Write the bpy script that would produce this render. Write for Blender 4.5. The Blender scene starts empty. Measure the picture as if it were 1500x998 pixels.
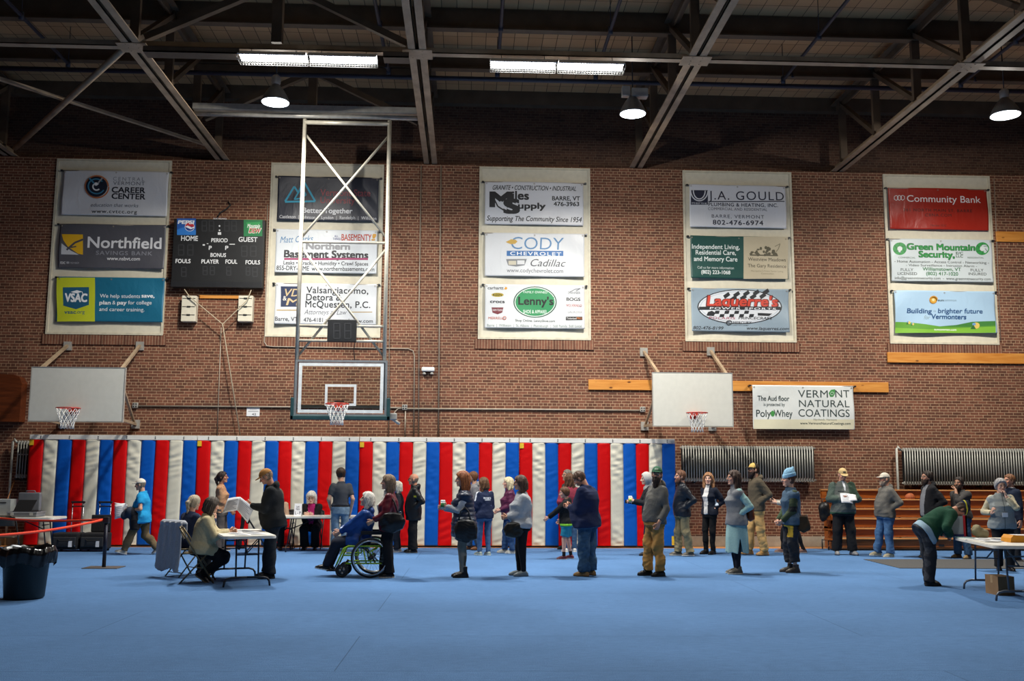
import bpy, bmesh, math, random
import numpy as np
from mathutils import Vector, Matrix
random.seed(7); rng = np.random.default_rng(7)
SC = bpy.context.scene; COL = SC.collection; PI = math.pi

# ------------------------------------------------------------------ camera
F_PX, CX, CY, EYE = 1458.0, 750.0, 499.0, 1.66          # focal length in pixels of the 1500x998 frame, eye height
YAW, PITCH, ROLL = math.radians(2.529), math.radians(7.586), math.radians(-0.311)
_f = Vector((math.sin(YAW)*math.cos(PITCH), math.cos(YAW)*math.cos(PITCH), math.sin(PITCH)))
_r = Vector((math.cos(YAW), -math.sin(YAW), 0)); _u = _r.cross(_f)
CR = _r*math.cos(ROLL) - _u*math.sin(ROLL); CU = _r*math.sin(ROLL) + _u*math.cos(ROLL); CF = _f
cd = bpy.data.cameras.new('camera'); cam = bpy.data.objects.new('camera', cd); COL.objects.link(cam)
cd.sensor_width = 36; cd.sensor_fit = 'HORIZONTAL'; cd.lens = 36*F_PX/1500; cd.clip_end = 200
m = Matrix((CR, CU, -CF)).transposed().to_4x4(); m.translation = (0, 0, EYE); cam.matrix_world = m
SC.camera = cam

def at(px, py, Y):
    """world point where the sight line of a photo pixel meets the plane at distance Y"""
    d = CF + CR*((px-CX)/F_PX) + CU*((CY-py)/F_PX); return Vector((0, 0, EYE)) + d*(Y/d.y)
def fl(px, py, z=0.0):
    d = CF + CR*((px-CX)/F_PX) + CU*((CY-py)/F_PX); return Vector((0, 0, EYE)) + d*((z-EYE)/d.z)

# ------------------------------------------------------------------ world, exposure
W_ = bpy.data.worlds.new('world'); SC.world = W_; W_.use_nodes = True
W_.node_tree.nodes['Background'].inputs[0].default_value = (0.5, 0.6, 0.8, 1)
W_.node_tree.nodes['Background'].inputs[1].default_value = 0.02
SC.view_settings.view_transform = 'Standard'; SC.view_settings.look = 'None'
SC.view_settings.exposure = 0.0; SC.view_settings.gamma = 1.0; SC.view_settings.use_curve_mapping = False
SC.cycles.use_denoising = True
SC.cycles.max_bounces = 8; SC.cycles.diffuse_bounces = 4; SC.cycles.transparent_max_bounces = 12
SC.cycles.sample_clamp_indirect = 6.0; SC.cycles.caustics_reflective = False; SC.cycles.caustics_refractive = False

HIGHBAY_W, FLUOR_W, SPREAD = 560.0, 110.0, math.radians(160)
LIGHT_TINT = (1.0, 0.95, 0.86)
def area_light(name, loc, size, power, color, shape='DISK', size_y=None, spread=PI, parent=None, rot=(0, 0, 0)):
    l = bpy.data.lights.new(name, 'AREA'); l.shape = shape; l.size = size
    if size_y: l.size_y = size_y
    l.energy = power; l.color = color; l.spread = spread
    o = bpy.data.objects.new(name, l); COL.objects.link(o); o.location = loc; o.rotation_euler = rot
    if parent:
        o.parent = parent; o.location = Vector(loc) - parent.location
    return o

# ------------------------------------------------------------------ object helpers
def lin(c):
    if isinstance(c, str):
        c = '#'+''.join(ch*2 for ch in c[1:]) if len(c) == 4 else c
        c = [int(c[i:i+2], 16)/255 for i in (1, 3, 5)]
        c = [x/12.92 if x <= .04045 else ((x+.055)/1.055)**2.4 for x in c]
    return (c[0], c[1], c[2])
def tag(o, label=None, cat=None, group=None, kind=None):
    if label: o['label'] = label
    if cat: o['category'] = cat
    if group: o['group'] = group
    if kind: o['kind'] = kind
    return o
def empty(name, loc=(0, 0, 0), label=None, cat=None, group=None, rz=0.0, kind=None):
    o = bpy.data.objects.new(name, None); COL.objects.link(o); o.location = loc; o.rotation_euler = (0, 0, rz)
    o.empty_display_size = .1
    return tag(o, label, cat, group, kind)
def pmat(p):
    M = Matrix.Identity(4)
    while p is not None:
        M = (Matrix.Translation(p.location) @ p.rotation_euler.to_matrix().to_4x4()) @ M; p = p.parent
    return M
def link(name, me, parent=None, world=True):
    o = bpy.data.objects.new(name, me); COL.objects.link(o)
    if parent is not None:
        o.parent = parent
        if world: me.transform(pmat(parent).inverted())
    return o
def copy_tree(o, parent=None):
    c = o.copy(); COL.objects.link(c); c.parent = parent
    for ch in list(o.children): copy_tree(ch, c)
    return c
def frame(d, up=Vector((0, 0, 1))):
    d = Vector(d).normalized(); up = Vector(up)
    if abs(d.dot(up)) > .98: up = Vector((0, 1, 0)) if abs(d.y) < .9 else Vector((1, 0, 0))
    x = d.cross(up).normalized(); return x, x.cross(d)

class MB:
    """collects shapes, then builds ONE mesh object"""
    def __init__(s): s.v = []; s.f = []; s.m = []; s.sm = []; s.mats = []; s.cur = 0
    def mat(s, m):
        if m not in s.mats: s.mats.append(m)
        s.cur = s.mats.index(m); return s
    def add(s, vs, fs, smooth=False):
        b = len(s.v); s.v += [tuple(v) for v in vs]
        for f in fs: s.f.append([i+b for i in f]); s.m.append(s.cur); s.sm.append(smooth)
        return s
    def box(s, lo, hi, M=None, bev=0.0):
        (a, b, c), (d, e, f) = lo, hi
        if bev > 0:
            bm = bmesh.new(); bmesh.ops.create_cube(bm, size=1)
            for v in bm.verts: v.co = Vector(((a+d)/2+v.co.x*(d-a), (b+e)/2+v.co.y*(e-b), (c+f)/2+v.co.z*(f-c)))
            bmesh.ops.bevel(bm, geom=list(bm.edges), offset=bev, segments=2, profile=.5, affect='EDGES')
            bm.verts.index_update(); vs = [v.co.copy() for v in bm.verts]; fs = [[v.index for v in q.verts] for q in bm.faces]; bm.free()
        else:
            vs = [Vector((x, y, z)) for x in (a, d) for y in (b, e) for z in (c, f)]
            fs = [(0, 1, 3, 2), (4, 6, 7, 5), (0, 4, 5, 1), (2, 3, 7, 6), (0, 2, 6, 4), (1, 5, 7, 3)]
        if M is not None: vs = [M @ v for v in vs]
        return s.add(vs, fs)
    def border(s, x0, x1, z0, z1, w, y0, y1, wt=None, wb=None):
        """four boards round an opening in a wall plane, butted at the corners"""
        wt = wt or w; wb = wb or w
        return s.box((x0, y0, z1-wt), (x1, y1, z1)).box((x0, y0, z0), (x1, y1, z0+wb)).box((x0, y0, z0+wb), (x0+w, y1, z1-wt)).box((x1-w, y0, z0+wb), (x1, y1, z1-wt))
    def bar(s, a, b, w, h=None, up=(0, 0, 1)):
        """rectangular bar from a to b, w across, h along up"""
        h = h or w; a = Vector(a); b = Vector(b); x, y = frame(b-a, up); x = x*w/2; y = y*h/2
        vs = [p+i*x+j*y for p in (a, b) for i, j in ((-1, -1), (1, -1), (1, 1), (-1, 1))]
        return s.add(vs, [(3, 2, 1, 0), (4, 5, 6, 7), (0, 1, 5, 4), (1, 2, 6, 5), (2, 3, 7, 6), (3, 0, 4, 7)])
    def tube(s, pts, r, n=10, cap=True, closed=False):
        pts = [Vector(p) for p in pts]; N = len(pts); rs = r if hasattr(r, '__len__') else [r]*N
        prev = None; vs = []
        for i, p in enumerate(pts):
            if closed: d = pts[(i+1) % N]-pts[i-1]
            else: d = pts[min(i+1, N-1)]-pts[max(i-1, 0)]
            d.normalize()
            if prev is None: x, y = frame(d)
            else:
                x = prev-d*prev.dot(d)
                x = x.normalized() if x.length > 1e-6 else frame(d)[0]; y = d.cross(x) * -1
                y = x.cross(d)
            prev = x
            for k in range(n):
                t = 2*PI*k/n; vs.append(p+(x*math.cos(t)+y*math.sin(t))*rs[i])
        fs = []
        for i in range(N if closed else N-1):
            j = (i+1) % N
            for k in range(n):
                l = (k+1) % n; fs.append((i*n+k, j*n+k, j*n+l, i*n+l))
        if cap and not closed: fs += [list(range(n)), list(range((N-1)*n+n-1, (N-1)*n-1, -1))]
        return s.add(vs, fs, True)
    def ring(s, c, r, t, axis='z', n=32, k=8, M=None):
        pts = []
        for i in range(n):
            a = 2*PI*i/n; q = {'z': (r*math.cos(a), r*math.sin(a), 0), 'x': (0, r*math.cos(a), r*math.sin(a)), 'y': (r*math.cos(a), 0, r*math.sin(a))}[axis]
            pts.append(Vector(c)+Vector(q))
        return s.tube(pts, t, k, closed=True)
    def lathe(s, prof, c=(0, 0, 0), axis='z', n=32, smooth=True):
        vs = []; c = Vector(c)
        for (r, h) in prof:
            for k in range(n):
                a = 2*PI*k/n; x, y = r*math.cos(a), r*math.sin(a)
                vs.append(c+Vector({'z': (x, y, h), 'y': (x, h, y), 'x': (h, x, y)}[axis]))
        fs = []
        for i in range(len(prof)-1):
            for k in range(n):
                l = (k+1) % n; fs.append((i*n+k, i*n+l, (i+1)*n+l, (i+1)*n+k))
        if prof[0][0] > 1e-5: fs.append(list(range(n-1, -1, -1)))
        if prof[-1][0] > 1e-5: fs.append([(len(prof)-1)*n+k for k in range(n)])
        return s.add(vs, fs, smooth)
    def prism(s, poly, d):
        """polygon of 3-D points pushed along d"""
        d = Vector(d); n = len(poly); vs = [Vector(p) for p in poly]+[Vector(p)+d for p in poly]
        return s.add(vs, [list(range(n-1, -1, -1)), list(range(n, 2*n))]+[(i, (i+1) % n, (i+1) % n+n, i+n) for i in range(n)])
    def sheet(s, fn, nu, nv, smooth=True, thick=None):
        """grid surface fn(u,v) ; thick = offset vector for a second skin"""
        P = [[Vector(fn(i/nu, j/nv)) for j in range(nv+1)] for i in range(nu+1)]
        vs = [p for row in P for p in row]; k = nv+1
        fs = [(i*k+j, (i+1)*k+j, (i+1)*k+j+1, i*k+j+1) for i in range(nu) for j in range(nv)]
        if thick is not None:
            b = len(vs); t = Vector(thick); vs = vs+[p+t for p in vs]
            fs = fs+[tuple(reversed([x+b for x in q])) for q in fs]
            edge = [i*k for i in range(nu+1)]+[nu*k+j for j in range(1, k)]+[i*k+nv for i in range(nu-1, -1, -1)]+[j for j in range(nv-1, 0, -1)]
            fs += [(edge[(i+1) % len(edge)], edge[i], edge[i]+b, edge[(i+1) % len(edge)]+b) for i in range(len(edge))]
        return s.add(vs, fs, smooth)
    def mesh(s, name):
        me = bpy.data.meshes.new(name); me.from_pydata(s.v, [], s.f); 
        for m_ in s.mats: me.materials.append(m_)
        me.polygons.foreach_set('material_index', s.m); me.polygons.foreach_set('use_smooth', s.sm)
        bm = bmesh.new(); bm.from_mesh(me); bmesh.ops.recalc_face_normals(bm, faces=bm.faces); bm.to_mesh(me); bm.free()
        me.update(); return me
    def build(s, name, parent=None, world=True): return link(name, s.mesh(name), parent, world)

# ------------------------------------------------------------------ materials
_mc = {}
def material(key, make):
    if key not in _mc:
        m_ = bpy.data.materials.new(key if isinstance(key, str) else '_'.join(map(str, key))); m_.use_nodes = True
        nt = m_.node_tree; nt.nodes.clear()
        out = nt.nodes.new('ShaderNodeOutputMaterial'); b = nt.nodes.new('ShaderNodeBsdfPrincipled')
        nt.links.new(b.outputs[0], out.inputs[0]); make(nt, b, out); _mc[key] = m_
    return _mc[key]
def N(nt, t, **kw):
    n = nt.nodes.new('ShaderNode'+t)
    for k, v in kw.items():
        if k in n.inputs: n.inputs[k].default_value = v
        else: setattr(n, k, v)
    return n
def coords(nt, scale=(1, 1, 1), which='Object'):
    t = N(nt, 'TexCoord'); mp = N(nt, 'Mapping'); mp.inputs['Scale'].default_value = scale
    nt.links.new(t.outputs[which], mp.inputs[0]); return mp.outputs[0]
def bump(nt, b, src, strength=.3, dist=.01):
    bp = N(nt, 'Bump'); bp.inputs['Strength'].default_value = strength; bp.inputs['Distance'].default_value = dist
    nt.links.new(src, bp.inputs['Height']); nt.links.new(bp.outputs[0], b.inputs['Normal'])
def mixc(nt, fac, a, b_):
    mx = N(nt, 'MixRGB')
    for i, s in ((0, fac), (1, a), (2, b_)):
        if hasattr(s, 'is_linked'): nt.links.new(s, mx.inputs[i])
        elif i == 0: mx.inputs[0].default_value = s
        else: mx.inputs[i].default_value = (*lin(s), 1)
    return mx.outputs[0]
def ramp(nt, src, stops):
    r = N(nt, 'ValToRGB'); e = r.color_ramp.elements
    while len(e) < len(stops): e.new(.5)
    for k, (p, c) in enumerate(stops):
        e[k].position = p; c = lin(c) if isinstance(c, str) else ((c,)*3 if not hasattr(c, '__len__') else c); e[k].color = (*c, 1)
    nt.links.new(src, r.inputs[0]); return r.outputs[0]
def plain(c, rough=.5, metal=0.0, var=.12, scale=9.0, bmp=0.0, bscale=60.0, coat=0.0, spec=.5):
    """paint / plastic / metal with a little procedural unevenness"""
    key = ('paint', str(c), rough, metal, var, scale, bmp, bscale, coat, spec)
    def mk(nt, b, out):
        co = coords(nt); n = N(nt, 'TexNoise', Scale=scale, Detail=4.0); nt.links.new(co, n.inputs['Vector'])
        l = lin(c); lo = tuple(x*(1-var) for x in l); hi = tuple(min(1, x*(1+var)) for x in l)
        nt.links.new(ramp(nt, n.outputs['Fac'], [(.3, lo), (.7, hi)]), b.inputs['Base Color'])
        b.inputs['Roughness'].default_value = rough; b.inputs['Metallic'].default_value = metal
        b.inputs['Specular IOR Level'].default_value = spec; b.inputs['Coat Weight'].default_value = coat
        if bmp:
            n2 = N(nt, 'TexNoise', Scale=bscale, Detail=3.0); nt.links.new(co, n2.inputs['Vector']); bump(nt, b, n2.outputs['Fac'], bmp, .004)
    return material(key, mk)
def emit(c, strength):
    def mk(nt, b, out):
        b.inputs['Base Color'].default_value = (.8, .8, .8, 1); b.inputs['Emission Color'].default_value = (*lin(c), 1); b.inputs['Emission Strength'].default_value = strength
    return material(('lamp_glow', str(c), strength), mk)
def wood(c1, c2, axis='x', scale=1.0, rough=.4, knots=False):
    def mk(nt, b, out):
        sc = {'x': (1.2, 14, 14), 'y': (14, 1.2, 14), 'z': (14, 14, 1.2)}[axis]
        co = coords(nt, tuple(s*scale for s in sc)); n = N(nt, 'TexNoise', Scale=2.2, Detail=6.0, Distortion=.6); nt.links.new(co, n.inputs['Vector'])
        col = ramp(nt, n.outputs['Fac'], [(.3, c1), (.68, c2)])
        if knots:
            k = N(nt, 'TexVoronoi', Scale=1.0); k.inputs['Randomness'].default_value = 1; nt.links.new(coords(nt, (2.2, 2.2, 4.5)), k.inputs['Vector'])
            col = mixc(nt, ramp(nt, k.outputs['Distance'], [(.05, 1.0), (.13, 0.0)]), col, '#5a2a0c')
        nt.links.new(col, b.inputs['Base Color']); b.inputs['Roughness'].default_value = rough
        bump(nt, b, n.outputs['Fac'], .15, .003)
    return material(('wood', c1, c2, axis, scale, knots), mk)
def brick(key, c1, c2, mortar, soldier=False):
    def mk(nt, b, out):
        t = N(nt, 'TexCoord'); s = N(nt, 'SeparateXYZ'); nt.links.new(t.outputs['Object'], s.inputs[0])
        ad = N(nt, 'Math', operation='ADD'); nt.links.new(s.outputs[0], ad.inputs[0]); nt.links.new(s.outputs[1], ad.inputs[1])
        cb = N(nt, 'CombineXYZ')
        nt.links.new(ad.outputs[0], cb.inputs[1 if soldier else 0]); nt.links.new(s.outputs[2], cb.inputs[0 if soldier else 1])
        br = N(nt, 'TexBrick', Scale=1.0); br.offset = .5; br.squash = .5; br.squash_frequency = 6
        if soldier: br.offset = 0; br.squash = 1
        br.inputs['Mortar Size'].default_value = .006; br.inputs['Mortar Smooth'].default_value = .15; br.inputs['Bias'].default_value = -.1
        br.inputs['Brick Width'].default_value = .3 if soldier else .212; br.inputs['Row Height'].default_value = .0672
        for k, c in (('Color1', c1), ('Color2', c2), ('Mortar', mortar)): br.inputs[k].default_value = (*lin(c), 1)
        nt.links.new(cb.outputs[0], br.inputs['Vector'])
        n = N(nt, 'TexNoise', Scale=.55, Detail=5.0, Roughness=.6); nt.links.new(t.outputs['Object'], n.inputs['Vector'])
        n2 = N(nt, 'TexNoise', Scale=14.0, Detail=3.0); nt.links.new(t.outputs['Object'], n2.inputs['Vector'])
        g = N(nt, 'MixRGB', blend_type='MULTIPLY'); g.inputs[0].default_value = 1
        nt.links.new(br.outputs['Color'], g.inputs[1]); nt.links.new(ramp(nt, n.outputs['Fac'], [(.3, .72), (.5, 1.0), (.72, 1.12)]), g.inputs[2])
        g2 = N(nt, 'MixRGB', blend_type='MULTIPLY'); g2.inputs[0].default_value = .8
        nt.links.new(g.outputs[0], g2.inputs[1]); nt.links.new(ramp(nt, n2.outputs['Fac'], [(.3, .75), (.7, 1.2)]), g2.inputs[2])
        nt.links.new(g2.outputs[0], b.inputs['Base Color']); b.inputs['Roughness'].default_value = .8
        inv = N(nt, 'Math', operation='SUBTRACT'); inv.inputs[0].default_value = 1; nt.links.new(br.outputs['Fac'], inv.inputs[1])
        bump(nt, b, inv.outputs[0], .6, .008)
    return material(key, mk)
def cloth(c, rough=.85, wr=.25, scale=7.0, sheen=0.0, spec=.5):
    """vinyl / banner / fabric: even colour, crease bump"""
    def mk(nt, b, out):
        co = coords(nt, (1, 1, .55)); n = N(nt, 'TexNoise', Scale=scale, Detail=3.0, Distortion=1.2); nt.links.new(co, n.inputs['Vector'])
        b.inputs['Base Color'].default_value = (*lin(c), 1); b.inputs['Roughness'].default_value = rough; b.inputs['Sheen Weight'].default_value = sheen; b.inputs['Specular IOR Level'].default_value = spec
        bump(nt, b, n.outputs['Fac'], wr, .03)
    return material(('fabric', str(c), rough, wr, scale, spec), mk)

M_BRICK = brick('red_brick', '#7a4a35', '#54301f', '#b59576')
M_BRICK_SHADE = brick('shaded_brick', '#5b3d2e', '#44291d', '#6d5a48')  # darker copy of the wall brick: shade above the ledge put into the colour
M_SOLDIER = brick('soldier_brick', '#7d4f3a', '#593323', '#a88a6e', True)
M_STEEL_TAN = plain('#a08a70', .55, 0, .25, 3.0, .2)
M_STEEL_DK = plain('#5c4c3c', .6, 0, .2, 3.0)
M_PIPE_DK = plain('#2a2d3c', .5)
M_GALV = plain('#b5b2aa', .4, .35, .15)
M_CONDUIT = plain('#a89c8c', .5, .2)
M_CREAM = plain('#d9d2bd', .6, 0, .05)
M_WHITE = plain('#e6e6e4', .5, 0, .05)
M_BLACK = plain('#141416', .5)
M_DKMETAL = plain('#33353a', .35, .5)
M_CHROME = plain('#c8c8c8', .2, .9, .05)
M_RUBBER = plain('#1d1d1e', .75)
M_WHITEPL = plain('#efefec', .4, 0, .03)
M_TABLE = plain('#d8d5cb', .45, 0, .04, 30.0, .1, 200.0)
M_PAPER = plain('#e8e8ea', .7, 0, .03)
M_BLACKFAB = cloth('#17171a', .9, .3, 20.0)
# ------------------------------------------------------------------ the room
WALL, MATY, LEDGE, DECK = 23.3, 22.85, 9.03, 10.9
XL, XR, YB = -14.0, 17.2, -11.0
def struct(name, mb, parent=None): return tag(mb.build(name, parent), kind='structure')

def mk_carpet(nt, b, out):
    co = coords(nt)
    n = N(nt, 'TexNoise', Scale=130.0, Detail=2.0); nt.links.new(co, n.inputs['Vector'])
    n2 = N(nt, 'TexNoise', Scale=.45, Detail=4.0); nt.links.new(co, n2.inputs['Vector'])
    n3 = N(nt, 'TexNoise', Scale=22.0, Detail=3.0); nt.links.new(coords(nt, (.35, 1, 1)), n3.inputs['Vector'])
    c = ramp(nt, n.outputs['Fac'], [(.3, '#365b88'), (.7, '#678dbb')])
    g = N(nt, 'MixRGB', blend_type='MULTIPLY'); g.inputs[0].default_value = 1; nt.links.new(c, g.inputs[1])
    nt.links.new(ramp(nt, n2.outputs['Fac'], [(.3, .86), (.7, 1.1)]), g.inputs[2])
    g3 = N(nt, 'MixRGB', blend_type='MULTIPLY'); g3.inputs[0].default_value = 1; nt.links.new(g.outputs[0], g3.inputs[1])
    nt.links.new(ramp(nt, n3.outputs['Fac'], [(.3, .9), (.7, 1.08)]), g3.inputs[2])
    br = N(nt, 'TexBrick', Scale=1.0); br.offset = .35                      # carpet roll joints
    br.inputs['Brick Width'].default_value = 8.0; br.inputs['Row Height'].default_value = 1.83; br.inputs['Mortar Size'].default_value = .007; br.inputs['Mortar Smooth'].default_value = .5
    for k, v in (('Color1', (.96,)*3), ('Color2', (1.04,)*3), ('Mortar', (.62,)*3)): br.inputs[k].default_value = (*v, 1)
    mp = N(nt, 'Mapping'); mp.inputs['Rotation'].default_value = (0, 0, .012); mp.inputs['Location'].default_value = (1.2, .45, 0); nt.links.new(co, mp.inputs[0]); nt.links.new(mp.outputs[0], br.inputs['Vector'])
    g4 = N(nt, 'MixRGB', blend_type='MULTIPLY'); g4.inputs[0].default_value = 1; nt.links.new(g3.outputs[0], g4.inputs[1]); nt.links.new(br.outputs['Color'], g4.inputs[2])
    nt.links.new(g4.outputs[0], b.inputs['Base Color']); b.inputs['Roughness'].default_value = .95; b.inputs['Specular IOR Level'].default_value = .15
    bump(nt, b, n.outputs['Fac'], .35, .004)
M_CARPET = material('blue_carpet', mk_carpet)
M_FLOORWOOD = wood('#b9743a', '#d9985a', 'x', .6, .35)
struct('floor', MB().mat(M_FLOORWOOD).box((XL, 22.62, -.2), (XR, WALL+.3, -.004)).mat(M_CARPET).box((XL, YB, -.2), (XR, 22.62, 0)))

def mk_deck(nt, b, out):
    co = coords(nt); br = N(nt, 'TexBrick', Scale=1.0); br.offset = 0
    br.inputs['Brick Width'].default_value = .305; br.inputs['Row Height'].default_value = .44; br.inputs['Mortar Size'].default_value = .008; br.inputs['Mortar Smooth'].default_value = .3
    for k, c in (('Color1', '#c29c70'), ('Color2', '#b28c62'), ('Mortar', '#46351f')): br.inputs[k].default_value = (*lin(c), 1)
    nt.links.new(co, br.inputs['Vector']); nt.links.new(br.outputs['Color'], b.inputs['Base Color']); b.inputs['Roughness'].default_value = .9
M_DECK = material('fibre_deck', mk_deck)
struct('ceiling', MB().mat(M_DECK).box((XL, YB, DECK), (XR, WALL+.6, DECK+.2)))
wb = MB().mat(M_BRICK).box((XL-.3, WALL, -.2), (XR+.3, WALL+.5, LEDGE)).mat(M_BRICK_SHADE).box((XL-.3, WALL+.14, LEDGE), (XR+.3, WALL+.5, DECK+.2))
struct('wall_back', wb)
struct('wall_left', MB().mat(M_BRICK).box((XL-.3, YB, -.2), (XL, WALL+.5, DECK+.2)))
struct('wall_right', MB().mat(M_BRICK).box((XR, YB, -.2), (XR+.3, WALL+.5, DECK+.2)))
struct('wall_front', MB().mat(M_BRICK).box((XL-.3, YB-.3, -.2), (XR+.3, YB, DECK+.2)))
struct('baseboard_back', MB().mat(plain('#a39b8b', .8, 0, .15, 6)).box((4.4, WALL-.05, 0), (XR, WALL, .23)).box((XL, WALL-.05, 0), (-9.3, WALL, .23)))

# cream boarded window openings with their brick sills
for i, x0 in enumerate((-9.78, -4.75, .22, 5.16, 10.12)):
    x1 = x0+2.68
    w = empty(f'window_{i+1}', (x0, WALL, 4.82), kind='structure')
    MB().mat(M_CREAM).box((x0, WALL-.02, 4.82), (x1, WALL+.05, 8.98)).build('infill_board', w)
    fr = MB().mat(plain('#cfc7b0', .5))
    fr.border(x0, x1, 4.79, 8.99, .05, WALL-.045, WALL-.02)
    fr.build('window_frame', w)
    MB().mat(M_SOLDIER).box((x0-.07, WALL-.03, 4.56), (x1+.07, WALL+.02, 4.80)).build('window_sill', w)

# ------------------------------------------------------------------ roof steel
CH = LEDGE+.0; TX = [-10.9, -5.93, -.96, 4.03, 9.02, 14.0]; PY = [22.9, 20.95, 18.95, 16.95, 14.95, 12.95, 10.95, 8.95]
def ch_x(i, Y): return TX[i]
for i, X in enumerate(TX):
    t = empty('roof_truss', (X, WALL, CH), ['tan steel roof truss at the far left edge', 'tan steel roof truss landing left of the black scoreboard', 'tan steel roof truss landing beside the second cream panel', 'tan steel roof truss landing between the third and fourth cream panels', 'tan steel roof truss landing left of the rightmost cream panel', 'tan steel roof truss beyond the right edge'][i], 'roof truss', 'roof trusses')
    c = MB().mat(M_STEEL_TAN)
    for s in (-1, 1):
        c.box((X+s*.02, YB+.02, CH+.02) if s > 0 else (X-.16, YB+.02, CH+.02), (X+.16, WALL+.1, CH+.045) if s > 0 else (X-.02, WALL+.1, CH+.045))
        c.box((min(X+s*.02, X+s*.035), YB+.02, CH+.02), (max(X+s*.02, X+s*.035), WALL+.1, CH+.19))
    c.build('bottom_chord', t)
    MB().mat(M_STEEL_DK).box((X-.15, YB+.02, DECK-.22), (X+.15, WALL+.1, DECK-.19)).box((X-.02, YB+.02, DECK-.36), (X+.02, WALL+.1, DECK-.2)).build('top_chord', t)
    for k, y in enumerate(PY):
        if y < 12: continue
        MB().mat(M_STEEL_DK).box((X-.08, y-.05, CH+.15), (X+.08, y+.05, DECK-.2)).build('web_post', t)
        if k+1 < len(PY): MB().mat(M_STEEL_DK).bar((X, y, DECK-.3), (X, PY[k+1], CH+.15), .12, .09).build('web_diagonal', t)
        g = MB().mat(M_STEEL_TAN).box((X-.26, y-.2, CH+.004), (X+.26, y+.2, CH+.02))
        for a in range(3):
            for b_ in (-1, 1): g.lathe([(.018, -.012), (.012, -.02), (0, -.022)], (X+b_*.09, y-.14+a*.14, CH+.018), n=8)
        if y in (16.95,): g.build('gusset_plate', t)
for k, y in enumerate(PY[1:6]):
    tag(MB().mat(M_STEEL_DK).box((XL, y-.09, DECK-.46), (XR, y+.09, DECK-.43)).box((XL, y-.015, DECK-.44), (XR, y+.015, DECK)).build('purlin'),
        ['dark steel ceiling purlin nearest to the brick wall', 'dark steel ceiling purlin second out from the brick wall', 'dark steel ceiling purlin third out from the brick wall', 'dark steel ceiling purlin fourth out, overhead', 'dark steel ceiling purlin fifth out, overhead'][k], 'purlin', 'ceiling purlins')
tag(MB().mat(M_STEEL_DK).box((XL, WALL-.06, DECK-.34), (XR, WALL+.14, DECK)).build('eave_beam'), 'dark steel beam along the top of the brick wall', 'beam')
for i in range(5):                                        # bridging angles between the trusses, over the tube lights
    a, b_ = TX[i]+.16, TX[i+1]-.16
    o = MB().mat(M_STEEL_TAN).box((a, 16.9, CH+.02), (b_, 17.06, CH+.035)).box((a, 16.9, CH+.02), (b_, 16.915, CH+.12)).build('bridging_bar')
    tag(o, ['horizontal steel bridging bar in the leftmost roof bay', 'horizontal steel bridging bar above the left pair of tube lights', 'horizontal steel bridging bar above the right pair of tube lights', 'horizontal steel bridging bar in the bay right of the tube lights', 'horizontal steel bridging bar in the rightmost roof bay'][i], 'steel bar', 'bridging bars')
# flat cross bracing in the left roof bay
tag(MB().mat(M_STEEL_TAN).tube([(TX[0]+.3, 22.9, CH+.08), (TX[1]-.2, 17.1, CH+.08)], .06, 10).build('brace_rod'), 'round tan brace pipe crossing the left roof bay', 'brace')
tag(MB().mat(M_STEEL_TAN).bar((TX[0]+.2, 17.2, CH+.22), (TX[1]-.15, 22.95, CH+.22), .09, .06).build('brace_angle'), 'flat tan brace bar crossing behind the round brace pipe', 'brace')
# sway frames between trusses
for i, y in ((1, 16.95), (1, 20.95)):
    x0, x1 = TX[i], TX[i+1]; xm = (x0+x1)/2
    s = empty('sway_frame', (xm, y, CH), 'dark steel sway bracing above the left pair of tube lights' if y < 18 else 'dark steel sway bracing near the brick wall above the bell lamp', 'bracing')
    z0, z1 = CH+.14, DECK-.56
    MB().mat(M_STEEL_DK).box((xm-.09, y-.09, z0), (xm+.09, y+.09, z1)).build('king_post', s)
    for sg in (-1, 1): MB().mat(M_STEEL_DK).bar((xm+sg*.08, y, z1-.05), (xm+sg*2.3, y, z0+.05), .12, .12).build('diagonal_brace', s)
    MB().mat(M_STEEL_DK).bar((x0, y, z1), (x1, y, z1), .14, .16).build('top_rail', s)
# dark sprinkler mains and branch pipes
sp = MB().mat(M_PIPE_DK).tube([(XL, 20.3, 9.98), (XR, 20.3, 9.98)], .05, 10)
tag(sp.build('sprinkler_main'), 'dark horizontal sprinkler main running under the roof deck', 'pipe')
for x, lab in ((-1.75, 'dark sprinkler branch pipe left of the middle roof truss'), (.55, 'dark sprinkler branch pipe right of the middle roof truss'), (2.65, 'dark sprinkler branch pipe above the right tube lights'), (6.7, 'dark sprinkler branch pipe in the bay right of the bell lamp'), (10.6, 'dark sprinkler branch pipe in the rightmost roof bay'), (-8.4, 'dark sprinkler branch pipe in the leftmost roof bay')):
    p = MB().mat(M_PIPE_DK).tube([(x, 12.2, 10.07), (x, 20.2, 10.07)], .035, 8)
    for y in (20.2, 18, 16, 14):
        p.tube([(x, y, 10.0), (x, y, 10.14)], .05, 8).tube([(x, y, 10.14), (x, y, DECK-.012)], .008, 6)
    p.lathe([(0, -.1), (.04, -.09), (.012, -.06), (.03, 0)], (x, 19.6, 9.98), n=8)
    tag(p.build('sprinkler_pipe'), lab, 'pipe', 'sprinkler branch pipes')

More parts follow.
